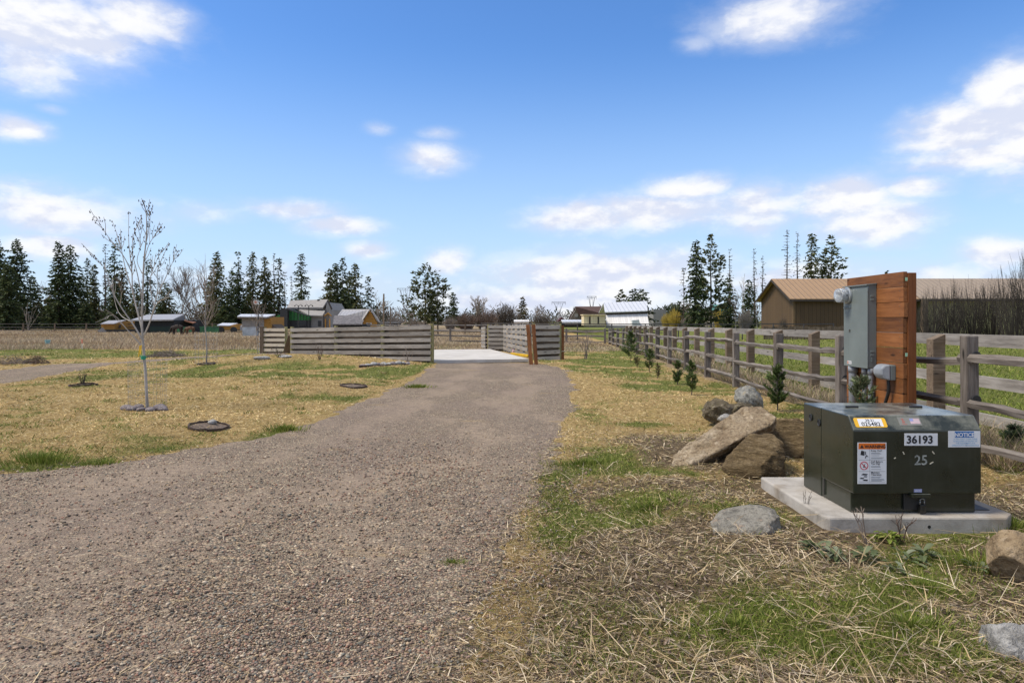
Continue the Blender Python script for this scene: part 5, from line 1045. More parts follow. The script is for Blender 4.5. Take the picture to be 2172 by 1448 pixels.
mb = MB(); sheet(mb, [(213, 688, Yy-.4), (242, 687.6, Yy-.4), (267.5, 680, Yy+3.6), (229, 681.5, Yy+4)], .1); mb.build('roof', ROOFG, t); mb = MB(); mb.prism([P(252, 689, Yy+.45), P(256, 688, Yy+.7), P(256, 695, Yy+.7), P(252, 696, Yy+.45)], (0, .06, 0)); mb.build('door', SOF, t)
mb = MB(); solid(mb, [(213, 699), (267, 699), (267, 704), (213, 704)], Yy-.3, Yy+3); mb.build('base', M['darkwood'], t)
mb = MB(); mb.beam(P(213, 708, Yy-1), P(224, 701, Yy-.4), 1.0, .06, up=(0, 1, .3)); tag(mb.build('ramp', M['board'], loc=tuple(P(218, 706, Yy-1))), 'grey plank ramp leaning below the yellow shed', 'ramp')
mb = MB(); solid(mb, [(1091, 683), (1120, 683.5), (1120, 690), (1091, 690)], 95, 99); sheet(mb, [(1090, 684, 94.6), (1122, 684, 94.6), (1122, 681, 99), (1090, 681, 99)], .2); tag(mb.build('white_shed', WHB, loc=tuple(P(1105, 694, 95))), 'small white shed far off above the slatted side panel', 'shed')
mb = MB(); solid(mb, [(806, 682), (846, 682), (846, 686), (806, 687)], 120, 124); tag(mb.build('pale_building', GRW, loc=tuple(P(825, 694, 120))), 'low pale building far off above the long grey panel', 'building')
t = thing('green_roof_house', 'distant pale building with green roof between the right conifers', 'house', P(1527, 690, 130)); t.location.z = 0
mb = MB(); solid(mb, [(1512, 660), (1545, 660), (1545, 692), (1512, 692)], 130, 140); mb.build('wall', plain('pale tan wall', (.45, .40, .33), .8), t); mb = MB(); sheet(mb, [(1509, 661, 129), (1548, 661, 129), (1548, 649, 135), (1512, 649, 135)], .3); mb.build('roof', plain('green metal roof', (.06, .19, .15), .6), t)
mb = MB(); solid(mb, [(1386, 657), (1412, 655), (1416, 692), (1386, 692)], 120, 126); tag(mb.build('grey_barn', GRW, loc=tuple(P(1400, 693, 120))), 'pale grey building behind the yellow willows', 'barn')

# ================================================================ animals
def beast(name, label, X, Y, L, col, head=-1):
    pts = {}; e = []; v = []; rad = []
    s = L; g_ = gz(X, Y)
    J = [(0, 0, .72, .17), (.28, 0, .74, .19), (-.30, 0, .72, .18), (-.44, 0, .66, .13), (-.56, 0, .44, .08), (-.64, 0, .20, .065), (-.73, 0, .06, .045), (.40, 0, .70, .12), (.47, 0, .45, .03)]
    ed = [(0, 1), (0, 2), (2, 3), (3, 4), (4, 5), (5, 6), (1, 7), (7, 8)]
    for sx, par, kx in ((-.30, 2, 0), (.30, 1, .05)):
        for sy in (-.11, .11):
            b0 = len(J); J += [(sx, sy, .52, .085), (sx+kx, sy, .28, .048), (sx+kx*.6, sy, .03, .042)]; ed += [(par, b0), (b0, b0+1), (b0+1, b0+2)]
    me = bpy.data.meshes.new(name); me.from_pydata([(-head*x*s, y*s, z*s) for x, y, z, r_ in J], ed, []); o = link(bpy.data.objects.new(name, me)); o.location = (X, Y, g_)
    sk = o.modifiers.new('Skin', 'SKIN')
    for d_, (x, y, z, r_) in zip(me.skin_vertices[0].data, J): d_.radius = (r_*s, r_*s)
    me.skin_vertices[0].data[0].use_root = True
    o.modifiers.new('Sub', 'SUBSURF').levels = 1; me.materials.append(col); tag(o, label, 'pony')
    me.skin_vertices[0].data[0].use_root = True
    return o
FURD = plain('dark brown coat', (.028, .016, .010), .8, 0, .3, 6, 0); FURL = plain('chestnut coat', (.13, .065, .03), .8, 0, .3, 6, 0)
c = P(376, 705, 66); beast('pony', 'dark brown pony grazing in front of the dark barn', c.x, c.y, 1.15, FURD)
c = P(403, 705, 67); beast('pony', 'chestnut pony grazing behind the dark brown pony', c.x, c.y, .95, FURL)

# ================================================================ poles, lamps, pylons, stakes
def pole(name, label, px, ptop, Y, r_, mat, cat='pole', arm=False):
    b0 = P(px, 690, Y); tp_ = P(px, ptop, Y); mb = MB(); mb.tube([(b0.x, Y, -.2), (b0.x, Y, tp_.z)], [r_, r_*.75], 8); o = mb.build('shaft' if arm else name, mat, None if not arm else arm, loc=(b0.x, Y, 0)); 
    if not arm: tag(o, label, cat)
    return o
pole('power_pole', 'tall dark wooden pole above the long grey panel', 814, 623, 62, .09, M['oldbrown'])
pole('power_pole', 'thin dark pole standing right of the tall wooden pole', 828, 650, 90, .07, M['oldbrown'])
t = thing('sign_pole', 'dark pole topped by a round white and red disc above the board shed', 'pole', (P(546, 700, 62).x, 62, 0)); c = P(542.5, 641, 62)
mb = MB(); mb.tube([(P(548.5, 700, 62).x, 62, 0), (P(548, 652, 62).x, 62, P(548, 652, 62).z), (c.x, 62, c.z-.1)], .05, 6); mb.build('shaft', BLK, t); mb = MB(); mb.lathe([(0, 0), (.22, 0), (.22, .05), (0, .05)], c, (0, -1, 0), 20); mb.build('disc', plain('white disc', (.62, .56, .5), .5), t); mb = MB(); mb.lathe([(0, 0), (.11, 0), (.11, .01), (0, .01)], c+Vector((0, -.052, 0)), (0, -1, 0), 20); mb.build('disc_centre', plain('faded red disc', (.45, .2, .13), .5), t)
for px, lab in ((633, 'left one of two slim double lamp posts before the grey house'), (655, 'right one of two slim double lamp posts before the grey house')):
    Y = 80; b0 = P(px, 690, Y); t = thing('lamp_post', lab, 'lamp post', (b0.x, Y, 0), 'lamp posts before the grey house'); mb = MB(); zt_ = P(px, 648, Y).z; mb.tube([(b0.x, Y, 0), (b0.x, Y, zt_)], .05, 6); mb.build('post', BLK, t)
    mb = MB()
    for s_ in (-1, 1): mb.tube([(b0.x, Y, zt_-.1), (b0.x+s_*.25, Y, zt_+.15), (b0.x+s_*.42, Y, zt_+.02)], .03, 5)
    mb.build('arm', BLK, t)
    for s_ in (-1, 1): mb = MB(); mb.lathe([(0, .06), (.10, 0), (.06, -.08), (0, -.1)], (b0.x+s_*.42, Y, zt_-.02), (0, 0, 1), 8); mb.build('lamp_head', BLK, t)
PY = plain('pale galvanised lattice', (.26, .27, .30), .6)
def pylon(label, px, ptop, Y, wpx, kind):
    c = P(px, 690, Y); z1 = P(px, ptop, Y).z; w_ = wpx/F*Y; t = thing('transmission_tower', label, 'pylon', (c.x, Y, 0), 'distant transmission towers'); r_ = Y*.00033
    zc = z1*.52
    mb = MB()
    for s_ in (-1, 1):
        for q in (-1, 1):
            mb.tube([(c.x+s_*w_*.10, Y+q*1.2, zc), (c.x+s_*w_*.30, Y+q*1.2, z1-1)], r_, 4)
        mb.tube([(c.x+s_*w_*.12, Y, zc), (c.x+s_*w_*.10, Y, z1-1)], r_*.7, 4)
        for i in range(4):
            a_ = i/4; b_ = (i+1)/4; f = lambda u: c.x+s_*w_*(.10+.20*u); h_ = lambda u: zc+(z1-1-zc)*u
            mb.tube([(f(a_), Y-1.2, h_(a_)), (f(b_), Y+1.2, h_(b_))], r_*.6, 3)
    mb.build('neck', PY, t); mb = MB()
    for q in (-1, 1):
        for s_ in (-1, 1): mb.tube([(c.x+s_*w_*.22, Y+q*2, 0), (c.x+s_*w_*.07, Y+q*1.2, zc)], r_, 4)
    for i in range(5):
        u0, u1 = i/5, (i+1)/5; hw_ = lambda u: w_*(.22-.15*u); mb.tube([(c.x-hw_(u0), Y, zc*u0), (c.x+hw_(u1), Y, zc*u1)], r_*.6, 3); mb.tube([(c.x+hw_(u0), Y, zc*u0), (c.x-hw_(u1), Y, zc*u1)], r_*.6, 3)
    mb.build('body', PY, t); mb = MB(); mb.tube([(c.x-w_/2, Y, z1), (c.x+w_/2, Y, z1)], r_*1.1, 4); mb.tube([(c.x-w_/2, Y, z1), (c.x-w_*.3, Y, z1-1.3), (c.x+w_*.3, Y, z1-1.3), (c.x+w_/2, Y, z1)], r_*.8, 4)
    for i in range(9): xx = c.x-w_*.4+w_*.1*i; mb.tube([(xx, Y, z1), (xx+w_*.05, Y, z1-1.2)], r_*.5, 3)
    mb.build('crossarm', PY, t); mb = MB()
    for s_ in (-.48, 0, .48): mb.tube([(c.x+s_*w_, Y, z1), (c.x+s_*w_, Y, z1-2.6)], r_*.8, 4)
    mb.build('insulator', BLK, t)
pylon('largest lattice transmission tower, left of the lone big pine', 860, 611.5, 430, 36, 0)
pylon('lattice transmission tower far off left of the brown roofed house', 1185, 640.5, 620, 30, 0)
pylon('lattice transmission tower rising behind the brown roofed house', 1255, 628.5, 560, 20, 0)
for px, py, top, lab, nm, colr in ((174, 741, 719, 'thin survey stake with a pink orange top in the left grass', 'survey_stake', (.75, .25, .16)),):
    c = G(px, py); z1 = P(px, top, c.y).z; t = thing(nm, lab, 'stake', c); mb = MB(); mb.beam(c-Vector((0, 0, .1)), Vector((c.x, c.y, z1-.2)), .045, .03, up=(0, 1, 0)); mb.build('shaft', M['newboard'], t); mb = MB(); mb.beam(Vector((c.x, c.y, z1-.2)), Vector((c.x, c.y, z1)), .05, .034, up=(0, 1, 0)); mb.build('painted_top', plain('pink orange paint', colr, .6), t)
c = G(101, 737); mb = MB(); mb.lathe([(.10, 0), (.13, .28), (.12, .28), (0, .27)], c+Vector((0, 0, .12)), (0, 0, 1), 14); tag(mb.build('pail', plain('pale teal plastic', (.22, .42, .42), .5), loc=tuple(c)), 'small pale teal container in the dry field at left', 'container')

# ================================================================ trees
CONC = {'dark': [(.040, .060, .022), (.062, .085, .030), (.024, .040, .016), (.10, .118, .042)], 'olive': [(.070, .086, .030), (.105, .118, .042), (.042, .058, .021), (.155, .145, .056)], 'brown': [(.065, .062, .025), (.09, .078, .035), (.035, .05, .018), (.13, .09, .04)]}
BARK = wood('conifer bark', (.035, .027, .022), (.08, .06, .048), (.15, .12, .095), knots=False); PALEBARK = wood('pale bark', (.16, .14, .12), (.27, .24, .21), (.38, .35, .31), knots=False)
def conifer(h, R, seed, z0=.04, pw=.9, gap=.10, step_=.42, kind='spruce', pal='dark', dens=1.0, csz=.42, droop=.25):
    r = np.random.default_rng(seed); tb = MB(); random.seed(seed)
    bend = [(r.normal(0, .04), r.normal(0, .04)) for _ in range(7)]
    tb.tube([(bend[i][0]*i*.4, bend[i][1]*i*.4, h*i/6*.99-.2*(i == 0)) for i in range(7)], [h*.013*(1-i/6*.93) for i in range(7)], 7)
    bx_, dr_, ln_, wd_, cl_ = [], [], [], [], []; P_ = np.array(CONC[pal]); z = h*z0
    lob = r.random(5)*6.28; la = r.uniform(.0, .22, 5)
    while z < h*.995:
        t = (z/h-z0)/(1-z0); nb_ = int(r.integers(4, 7)); a0 = r.random()*6.28
        if kind == 'pine': prof = R*(1.0-.55*t)*(.7+.5*math.sin(min(1, (1-t)*2.6)*math.pi/2))*min(1, (1-t)*4+.12)
        elif kind == 'snag': prof = R*(.35+.65*(1-t))*r.uniform(.3, 1)
        else: prof = R*((1-t)**pw)*(1-.25*max(0, .12-t)/.12)+.12
        for q in range(nb_):
            if r.random() < gap: continue
            a_ = a0+q*6.28/nb_+r.normal(0, .25); L = prof*r.uniform(.62, 1.12)*(1+sum(la[i_]*math.cos((i_+1)*a_+lob[i_]+t*4*i_) for i_ in range(3)))
            rise = {'pine': r.uniform(.05, .45), 'snag': r.uniform(-.25, .1)}.get(kind, .35*(t-.35)-droop*.6+r.normal(0, .08))
            d = np.array([math.cos(a_), math.sin(a_), rise]); p0 = np.array([0, 0, z+r.normal(0, .05)])
            sagf = 0 if kind != 'spruce' else -droop*.25
            if kind == 'snag' or r.random() < .35:
                k_ = p0+d*L*.8; tb.tube([p0, (p0+k_)/2+np.array([0, 0, .02]), k_], [.035, .025, .012] if kind != 'snag' else [.045, .03, .016], 3, cap=False)
            if kind == 'snag' and r.random() > dens: continue
            nc = max(2, int(L/.26*dens*(1 if kind != 'snag' else .8)))
            s_ = (np.arange(nc)+.6)/nc if kind != 'pine' else .45+.6*r.random(nc)
            pts_ = p0[None]+d[None]*L*s_[:, None]; pts_[:, 2] += sagf*L*s_**2; pts_ += r.normal(0, .07+.05*(kind == 'pine')*L, (nc, 3))
            for rep in range(2 if kind != 'snag' else 1):
                dirs = d[None]*r.uniform(.3, 1, (nc, 1))+np.stack([-np.sin(a_)*r.normal(0, .9, nc), np.cos(a_)*r.normal(0, .9, nc), r.normal(-.12 if kind == 'spruce' else .25, .35, nc)], 1)
                bx_.append(pts_+r.normal(0, .06, (nc, 3))); dr_.append(dirs); ln_.append(csz*r.uniform(.6, 1.25, nc)*(.55+.45*min(1, L/(R+.01)+.25))); wd_.append(csz*r.uniform(.28, .5, nc)); cl_.append(P_[r.integers(0, len(P_), nc)]*r.uniform(.7, 1.25, (nc, 1)))
        z += step_*r.uniform(.75, 1.25)*(1 if kind != 'snag' else 1.2)
    V, T, Cc = blades_geo(np.concatenate(bx_), np.concatenate(dr_), np.concatenate(ln_), np.concatenate(wd_), np.concatenate(cl_), .12, seed=seed)
    return (V, T, Cc), tb
def baretree(h, R, seed, spread=.5, ntw=3, r0=None, depth=4, minr=.014, up=.35, trunkfrac=.25):
    r = random.Random(seed); tb = MB(); cb = MB(); random.seed(seed); r0 = r0 or h*.014
    def grow(p, d, L, rad, lv):
        pts = [p]; n_ = 3; q = d.copy()
        for i in range(n_):
            q = (q+Vector((r.gauss(0, .12), r.gauss(0, .12), up*.18))).normalized(); pts.append(pts[-1]+q*L/n_)
        (tb if lv == 0 else cb).tube(pts, [max(minr, rad*(1-.25*i)) for i in range(n_+1)], 6 if lv == 0 else 3, cap=False)
        if lv >= depth: return
        for k_ in range(ntw+(lv == 0)*3):
            i = r.choice([1, 2, 3, 3]) if lv else r.choice([1, 2, 2, 3, 3]); a_ = r.random()*6.28; o_ = q.orthogonal().normalized(); o_ = Matrix.Rotation(a_, 3, q)@o_
            grow(pts[i], (q*1.0+o_*spread*r.uniform(.6, 1.4)).normalized(), L*r.uniform(.5, .75)*(R if lv == 0 else 1), rad*.5, lv+1)
    grow(Vector((0, 0, -.1)), Vector((r.gauss(0, .03), r.gauss(0, .03), 1)), h*.55, r0, 0)
    return cb, tb
def put_tree(name, label, loc, crown, trunk, cmat, tmat, rz=0, cat='tree', group=None, s=1.0):
    t = thing(name, label, cat, (0, 0, 0), group)
    trunk.build('trunk', tmat, t, fixn=False)
    if isinstance(crown, MB): crown.build('crown', cmat, t, fixn=False)
    else: fastmesh('crown', crown[0], crown[1], cmat, col=crown[2], parent=t)
    t.location = loc; t.rotation_euler = (0, 0, rz); t.scale = (s, s, s); return t
def tree_at(px, top, Y): c = P(px, 690, Y); return Vector((c.x, Y, 0)), P(px, top, Y).z
PROTO = {}
def con(px, top, Y, lab, key, wpx, **kw):
    """wpx: half width of the crown in photo pixels"""
    loc, h_ = tree_at(px, top, Y); sn = STY[key].get('kind') == 'snag'; R = wpx/F*Y*(1.25 if sn else 1.15 if key == 'pine' else 1.42); sd_ = int(px*7+top)
    cr, tk = conifer(h_, R, sd_, **{**STY[key], **kw}); nm = {'pine': 'pine_tree', 'snag': 'sparse_larch'}.get(STY[key].get('kind', 'spruce'), 'fir_tree')
    return put_tree(nm, lab, loc, cr, tk, M['leaf'], BARK, 0, 'tree', GRP)
STY = {'full': dict(pw=.68, gap=.02, pal='dark', dens=1.5, csz=.52, step_=.34), 'oliv': dict(pw=.70, gap=.05, pal='olive', dens=1.4, csz=.50, step_=.36), 'thin': dict(pw=.62, gap=.2, pal='dark', dens=1.2, csz=.50, step_=.42), 'brn': dict(pw=.7, gap=.15, pal='brown', dens=1.3, csz=.5, step_=.38),
       'pine': dict(kind='pine', gap=.16, pal='olive', csz=.58, z0=.06, dens=1.35, step_=.46), 'snag': dict(kind='snag', gap=.2, dens=.5, pal='brown', csz=.38, z0=.1, step_=.36), 'high': dict(pw=.55, gap=.12, pal='olive', z0=.25, dens=1.3, csz=.5)}
GRP = 'conifers along the left treeline'
for a in [(-6, 506, 112, 'very wide dark fir cut by the left picture edge', 'full', 34), (36, 508, 118, 'tallest wide dark fir at the left end of the treeline', 'full', 46), (70, 588, 124, 'shorter dark fir in front of the wide left fir', 'oliv', 26), (14, 560, 106, 'dense low fir at the left edge', 'full', 30),
          (124, 511, 112, 'left tree of the tall close fir pair left of the sapling', 'full', 24), (149, 517, 115, 'right tree of the tall close fir pair left of the sapling', 'full', 30), (108, 640, 118, 'small dark fir between bare tree and tall fir pair', 'full', 18),
          (172, 583, 122, 'small dark fir right of the tall pair', 'oliv', 16), (187, 549, 124, 'slim tapering fir between tall pair and first sapling', 'thin', 15), (200, 562, 121, 'slim dark fir close to the right of the slim tapering fir', 'oliv', 15), (180, 640, 112, 'low broad fir under the slim firs', 'full', 22),
          (223, 517, 116, 'bare pointed larch trunk left of the first sapling', 'snag', 17), (243, 514, 122, 'tall fir directly behind the left limbs of the first sapling', 'thin', 22), (262, 566, 118, 'broad brownish fir behind the first sapling', 'brn', 24), (246, 600, 112, 'dense dark lower fir left behind the first sapling', 'full', 22),
          (313, 547, 122, 'slim fir just right of the first sapling trunk', 'thin', 15), (290, 600, 116, 'dark low fir behind the first sapling trunk', 'oliv', 18), (350, 598, 120, 'short fir above the roof of the dark barn', 'oliv', 18), (338, 640, 118, 'low dark fir touching the dark barn roof', 'full', 16),
          (460, 532, 112, 'wide pointed fir right of the second sapling', 'oliv', 27), (446, 585, 118, 'brownish fir behind the second sapling', 'brn', 18), (491, 568, 122, 'small spire shaped fir right of the wide pointed fir', 'thin', 11), (480, 610, 110, 'dark low fir below the small spire', 'full', 22), (505, 534, 118, 'tall fir with open top left of the disc pole', 'thin', 18), (506, 590, 114, 'dense dark fir left behind the disc pole', 'full', 17),
          (536, 537, 116, 'tall fir directly behind the disc pole', 'oliv', 18), (526, 600, 121, 'slim dark fir left of the disc pole', 'full', 12), (562, 542, 118, 'tall fir just right of the disc pole', 'oliv', 19), (572, 600, 122, 'dark lower fir right of the disc pole', 'full', 14),
          (581, 535, 120, 'bare dead larch trunk left of the grey house', 'snag', 9), (592, 545, 121, 'slim open fir left above the charcoal tower', 'thin', 14), (604, 577, 124, 'sparse small larch left above the charcoal tower', 'snag', 13), (618, 588, 126, 'thinnest bare trunk left above the house roof', 'snag', 5),
          (640, 537, 118, 'single pointed spruce rising behind the grey house roof', 'thin', 21), (700, 566, 112, 'left fir of the dense clump between house and cabin', 'oliv', 19), (713, 556, 116, 'dense fir in the middle of the clump between house and cabin', 'full', 17), (727, 543, 119, 'tallest spire of the clump between house and cabin', 'thin', 13), (740, 575, 120, 'short fir in the clump behind the cabin roof', 'oliv', 14), (754, 556, 116, 'right fir of the clump behind the cabin roof', 'oliv', 21), (781, 588, 122, 'thin small fir behind the orange cabin gable', 'thin', 14), (690, 630, 114, 'low dark fir right of the grey house gable', 'full', 12), (731, 610, 112, 'low dense fir behind the shingle shed', 'full', 18)]:
    con(*a)
GRP = 'conifers in the middle distance'
for a in [(902, 556, 132, 'left and taller of the two big pines in the middle', 'pine', 31), (928, 580, 134, 'right and shorter of the two big pines in the middle', 'pine', 27), (961, 619, 150, 'slim dark spruce right of the two big pines', 'full', 13), (1108, 629, 150, 'small pointed brownish spruce above the slatted side panel', 'brn', 15), (1015, 640, 160, 'tiny spruce below the bare pale trees', 'full', 8), (980, 668, 120, 'very small dark spruce above the back rail fence', 'full', 7),
          (1318, 616, 118, 'open pine rising left behind the white barn roof', 'pine', 17), (1344, 611, 112, 'dense dark spruce behind the middle of the white barn roof', 'full', 22), (1362, 612, 114, 'dense dark spruce at the right end of the white barn', 'full', 26)]:
    con(*a)
GRP = 'conifers of the right treeline'
for a in [(1450, 566, 100, 'thin leafless larch left of the two tallest right conifers', 'snag', 22), (1476, 508, 96, 'dense spruce, left of the two tallest right conifers', 'full', 22), (1508, 497, 98, 'open crowned pine, right of the two tallest right conifers', 'pine', 25), (1548, 526, 108, 'thin spindly larch with bare top right of the tallest pine', 'snag', 11), (1545, 588, 104, 'small dense fir below the spindly larch', 'full', 17), (1588, 594, 112, 'small dark fir left of the brown barn', 'full', 16), (1600, 528, 114, 'taller of two thin larches left of the brown barn', 'snag', 11), (1618, 541, 116, 'shorter of two thin larches left of the brown barn', 'snag', 8),
          (1669, 488, 104, 'leftmost sparse larch above the brown barn roof', 'snag', 23), (1691, 491, 106, 'second sparse larch above the brown barn roof', 'snag', 14), (1722, 493, 104, 'narrow fir above the brown barn roof', 'high', 20), (1763, 495, 104, 'broad pine above the brown barn right of the narrow fir', 'pine', 24), (1746, 560, 106, 'low slim fir between narrow fir and broad pine', 'thin', 14), (1441, 640, 108, 'low dark fir beside the yellow willow', 'full', 18), (1881, 574, 140, 'tip of a fir just above the orange plank panel', 'full', 8)]:
    con(*a)
random.seed(3)
GRP = 'bare deciduous trees'
BTK = plain('blackish twigs', (.045, .037, .03), .9, 0, .3, 2, 0)
BT = plain('bare grey twigs', (.20, .165, .135), .9, 0, .25, 2, 0); BTP = plain('bare pale twigs', (.33, .285, .24), .9, 0, .2, 2, 0); BTY = plain('yellow willow twigs', (.40, .29, .045), .9, 0, .25, 2, 0); BTR = plain('reddish brown twigs', (.13, .085, .062), .9, 0, .3, 2, 0); BTD = plain('dark grey brown twigs', (.075, .06, .045), .9, 0, .3, 2, 0)
def bare(px, top, Y, lab, mat, tm, sp=.5, R=.9, ntw=3, nm='bare_tree', **kw):
    loc, h_ = tree_at(px, top, Y); h_ *= 1/1.32
    cb, tb = baretree(h_, R, int(px*3+top), sp, ntw, minr=kw.pop('minr', Y*.00016), **kw); put_tree(nm, lab, loc, cb, tb, mat, tm, 0, 'tree', GRP)
bare(96, 590, 125, 'pale bare tree between the wide left fir and the tall pair', BTP, PALEBARK, .7, 1.0)
bare(346, 560, 126, 'bare tree above the dark barn, left of three', BT, PALEBARK, .45, .8)
bare(386, 548, 124, 'bare grey cottonwood above the dark barn, middle of three', BT, PALEBARK, .4, .8, 4)
bare(410, 545, 126, 'bare grey cottonwood above the dark barn, right of three', BT, PALEBARK, .4, .8, 4)
bare(425, 610, 115, 'low bare tree left of the second sapling', BT, BARK, .6, .9)
bare(797, 612, 120, 'bare yellowish tree right of the orange cabin', BTP, PALEBARK, .6, .9)
bare(872, 640, 150, 'low bare tree below the largest pylon', BT, PALEBARK, .6, .9)
bare(1010, 616, 150, 'left of two pale bare trees above the reddish brush', BTP, PALEBARK, .35, .8)
bare(1029, 611, 150, 'right of two pale bare trees above the reddish brush', BTP, PALEBARK, .35, .85, 4)
bare(1135, 640, 150, 'bare crooked tree right of the small pointed spruce', BT, BARK, .6, .9)
bare(1225, 640, 130, 'bare tree behind the roof of the brown roofed house', BT, BARK, .6, .9)
bare(1806, 562, 110, 'bare twiggy tree above the brown barn beside the meter panel', BT, BARK, .6, .9)
bare(1572, 560, 118, 'thin bare tree between spindly larch and small fir', BTP, PALEBARK, .35, .8)
bare(1560, 600, 100, 'bare slim aspen below the spindly larch', BT, PALEBARK, .3, .7)
bare(1608, 610, 100, 'bare slim aspen close to the brown barn gable', BT, PALEBARK, .3, .7)
GRP = 'leafless bushes of the middle distance'
def bush(px, top, Y, wpx, lab, mat, n_=90, nm='leafless_bush', rr=None, lean=.8, cat='bush', group=None, foot=690, br=True, hmin=.55, up=0.0):
    c = P(px, foot, Y); h_ = P(px, top, Y).z; w_ = wpx/F*Y; r = random.Random(int(px*5+top)); random.seed(int(px)); rr = rr or Y*.00017; mb = MB()
    for i in range(n_):
        a_ = r.random()*6.28; u = math.sqrt(r.random()); hh = h_*r.uniform(hmin, 1)*(1-.35*u*u); b0 = Vector((c.x+math.cos(a_)*u*w_*.35, Y+math.sin(a_)*u*w_*.35, -.05)); e = Vector((c.x+math.cos(a_)*u*w_*lean*r.uniform(.7, 1.2)+r.gauss(0, .06*w_), Y+math.sin(a_)*u*w_*lean+r.gauss(0, .06*w_), hh))
        m_ = b0.lerp(e, .5)+Vector((r.gauss(0, .05*w_), r.gauss(0, .05*w_), .06*hh)); mb.tube([b0, m_, e], [rr*1.5, rr, rr*.55], 3, cap=False)
        if br:
            for q in range(3):
                s_ = m_.lerp(e, r.uniform(0, .7)); mb.tube([s_, s_+Vector((r.gauss(0, .14)*w_*.7, r.gauss(0, .14)*w_*.7, hh*r.uniform(.10, .25)))], [rr*.75, rr*.45], 3, cap=False)
    o = mb.build(nm, mat, None, loc=(c.x, Y, 0), fixn=False); return tag(o, lab, cat, group or GRP)
for a in [(990, 655, 115, 34, 'left mound of reddish brown brush behind the back fence', BTR, 240), (1030, 652, 118, 36, 'middle mound of reddish brown brush behind the back fence', BTR, 260), (1075, 640, 122, 40, 'tallest dark brush mound left of the small pointed spruce', BTD, 280), (1150, 662, 118, 30, 'low dark brush mound above the leaning posts', BTD, 200),
          (955, 668, 112, 22, 'low grey brush right of the two big pines', BT, 140), (880, 672, 118, 26, 'low grey brush left of the two big pines', BT, 140), (835, 668, 122, 24, 'low grey brush behind the tall dark pole', BT, 130), (1430, 652, 104, 20, 'bright yellow willow bush right of the white barn', BTY, 260), (1413, 662, 108, 16, 'lower yellow green willow bush nearest the white barn', BTY, 160), (1524, 640, 112, 16, 'yellow willow between the tallest right conifers', BTY, 120), (1460, 665, 98, 24, 'grey brush under the two tallest right conifers', BT, 140), (1580, 650, 100, 22, 'pale grey brush left of the brown barn', BTP, 160), (1722, 655, 50, 22, 'dark leafless bush against the gable of the brown barn', BTD, 0), (1662, 668, 56, 14, 'small dark bush against the brown barn gable', BTD, 110)]:
    if a[6]: bush(*a)
GRP = 'tall dark leafless shrubs on the right'
for px, top, w_, lab in [(1975, 600, 26, 'leftmost dark leafless shrub behind the board fence'), (2020, 580, 30, 'second dark leafless shrub from the left behind the board fence'), (2062, 588, 30, 'third dark leafless shrub from the left behind the board fence'), (2105, 575, 32, 'fourth dark leafless shrub from the left behind the board fence'), (2150, 545, 36, 'tall dark leafless shrub near the right picture edge'), (2200, 490, 50, 'tallest dark leafless shrub cut by the right picture edge'), (2275, 500, 55, 'dark leafless shrub beyond the right picture edge')]:
    bush(px, top, 41 if px < 2140 else 38, w_*1.15, lab, BTK, 150, 'leafless_shrub', .0085, 1.15, 'shrub', foot=700, hmin=.45)
# far woods closing the horizon: too many trunks to count
parts = []; r = np.random.default_rng(91)
def woods(n, px0, px1, Ya, Yb_, hpx, pal, w_, seed):
    r = np.random.default_rng(seed); Y = r.uniform(Ya, Yb_, n); px = r.uniform(px0, px1, n); X = (px-CX)/F*Y; hh = (fbm(px*.02, px*0, seed, 3)*.9+.35)*hpx/F*Y
    k_ = 9; t_ = np.tile(np.linspace(0, .95, k_), n); Xr, Yr, Hr = np.repeat(X, k_), np.repeat(Y, k_), np.repeat(hh*r.uniform(.5, 1.1, n), k_); m_ = n*k_; rad = Hr*.20*(1-t_)+.1
    a_ = r.random(m_)*6.28; b_ = np.stack([Xr+np.cos(a_)*rad*r.random(m_), Yr+np.sin(a_)*rad, Hr*t_], 1)
    parts.append(blades_geo(b_, np.stack([np.cos(a_)*.8, np.sin(a_)*.8, r.uniform(.2, 1.3, m_)], 1), Hr*.28, Hr*w_, np.repeat(pick(r, pal, n), k_, 0)*r.uniform(.7, 1.3, (m_, 1)), .05, seed=seed))
DKP = np.array([(.05, .062, .035), (.04, .052, .03), (.08, .085, .05)]); GYP = np.array([(.15, .125, .10), (.20, .17, .14), (.11, .09, .075), (.16, .14, .125)])
woods(900, -400, 2600, 210, 330, 34, DKP, .09, 5); woods(1100, -400, 2600, 170, 260, 32, GYP, .05, 6); woods(500, 760, 1320, 190, 240, 42, GYP, .04, 7); woods(420, -300, 820, 130, 150, 52, np.array([(.03, .042, .02), (.055, .055, .03), (.085, .07, .05)]), .09, 8); woods(650, -350, 830, 128, 150, 62, GYP, .028, 11); woods(500, -350, 830, 126, 140, 40, np.array([(.05, .048, .03), (.09, .075, .055)]), .05, 12); woods(160, 1430, 1640, 116, 135, 46, GYP, .05, 9); woods(180, 1380, 1460, 150, 200, 44, DKP, .09, 10)
V, T, Cc = cat_geo(parts); tag(fastmesh('distant_woods', V, T, M['leaf'], col=Cc), 'far grey and dark woods closing the horizon', 'woods', kind='stuff')

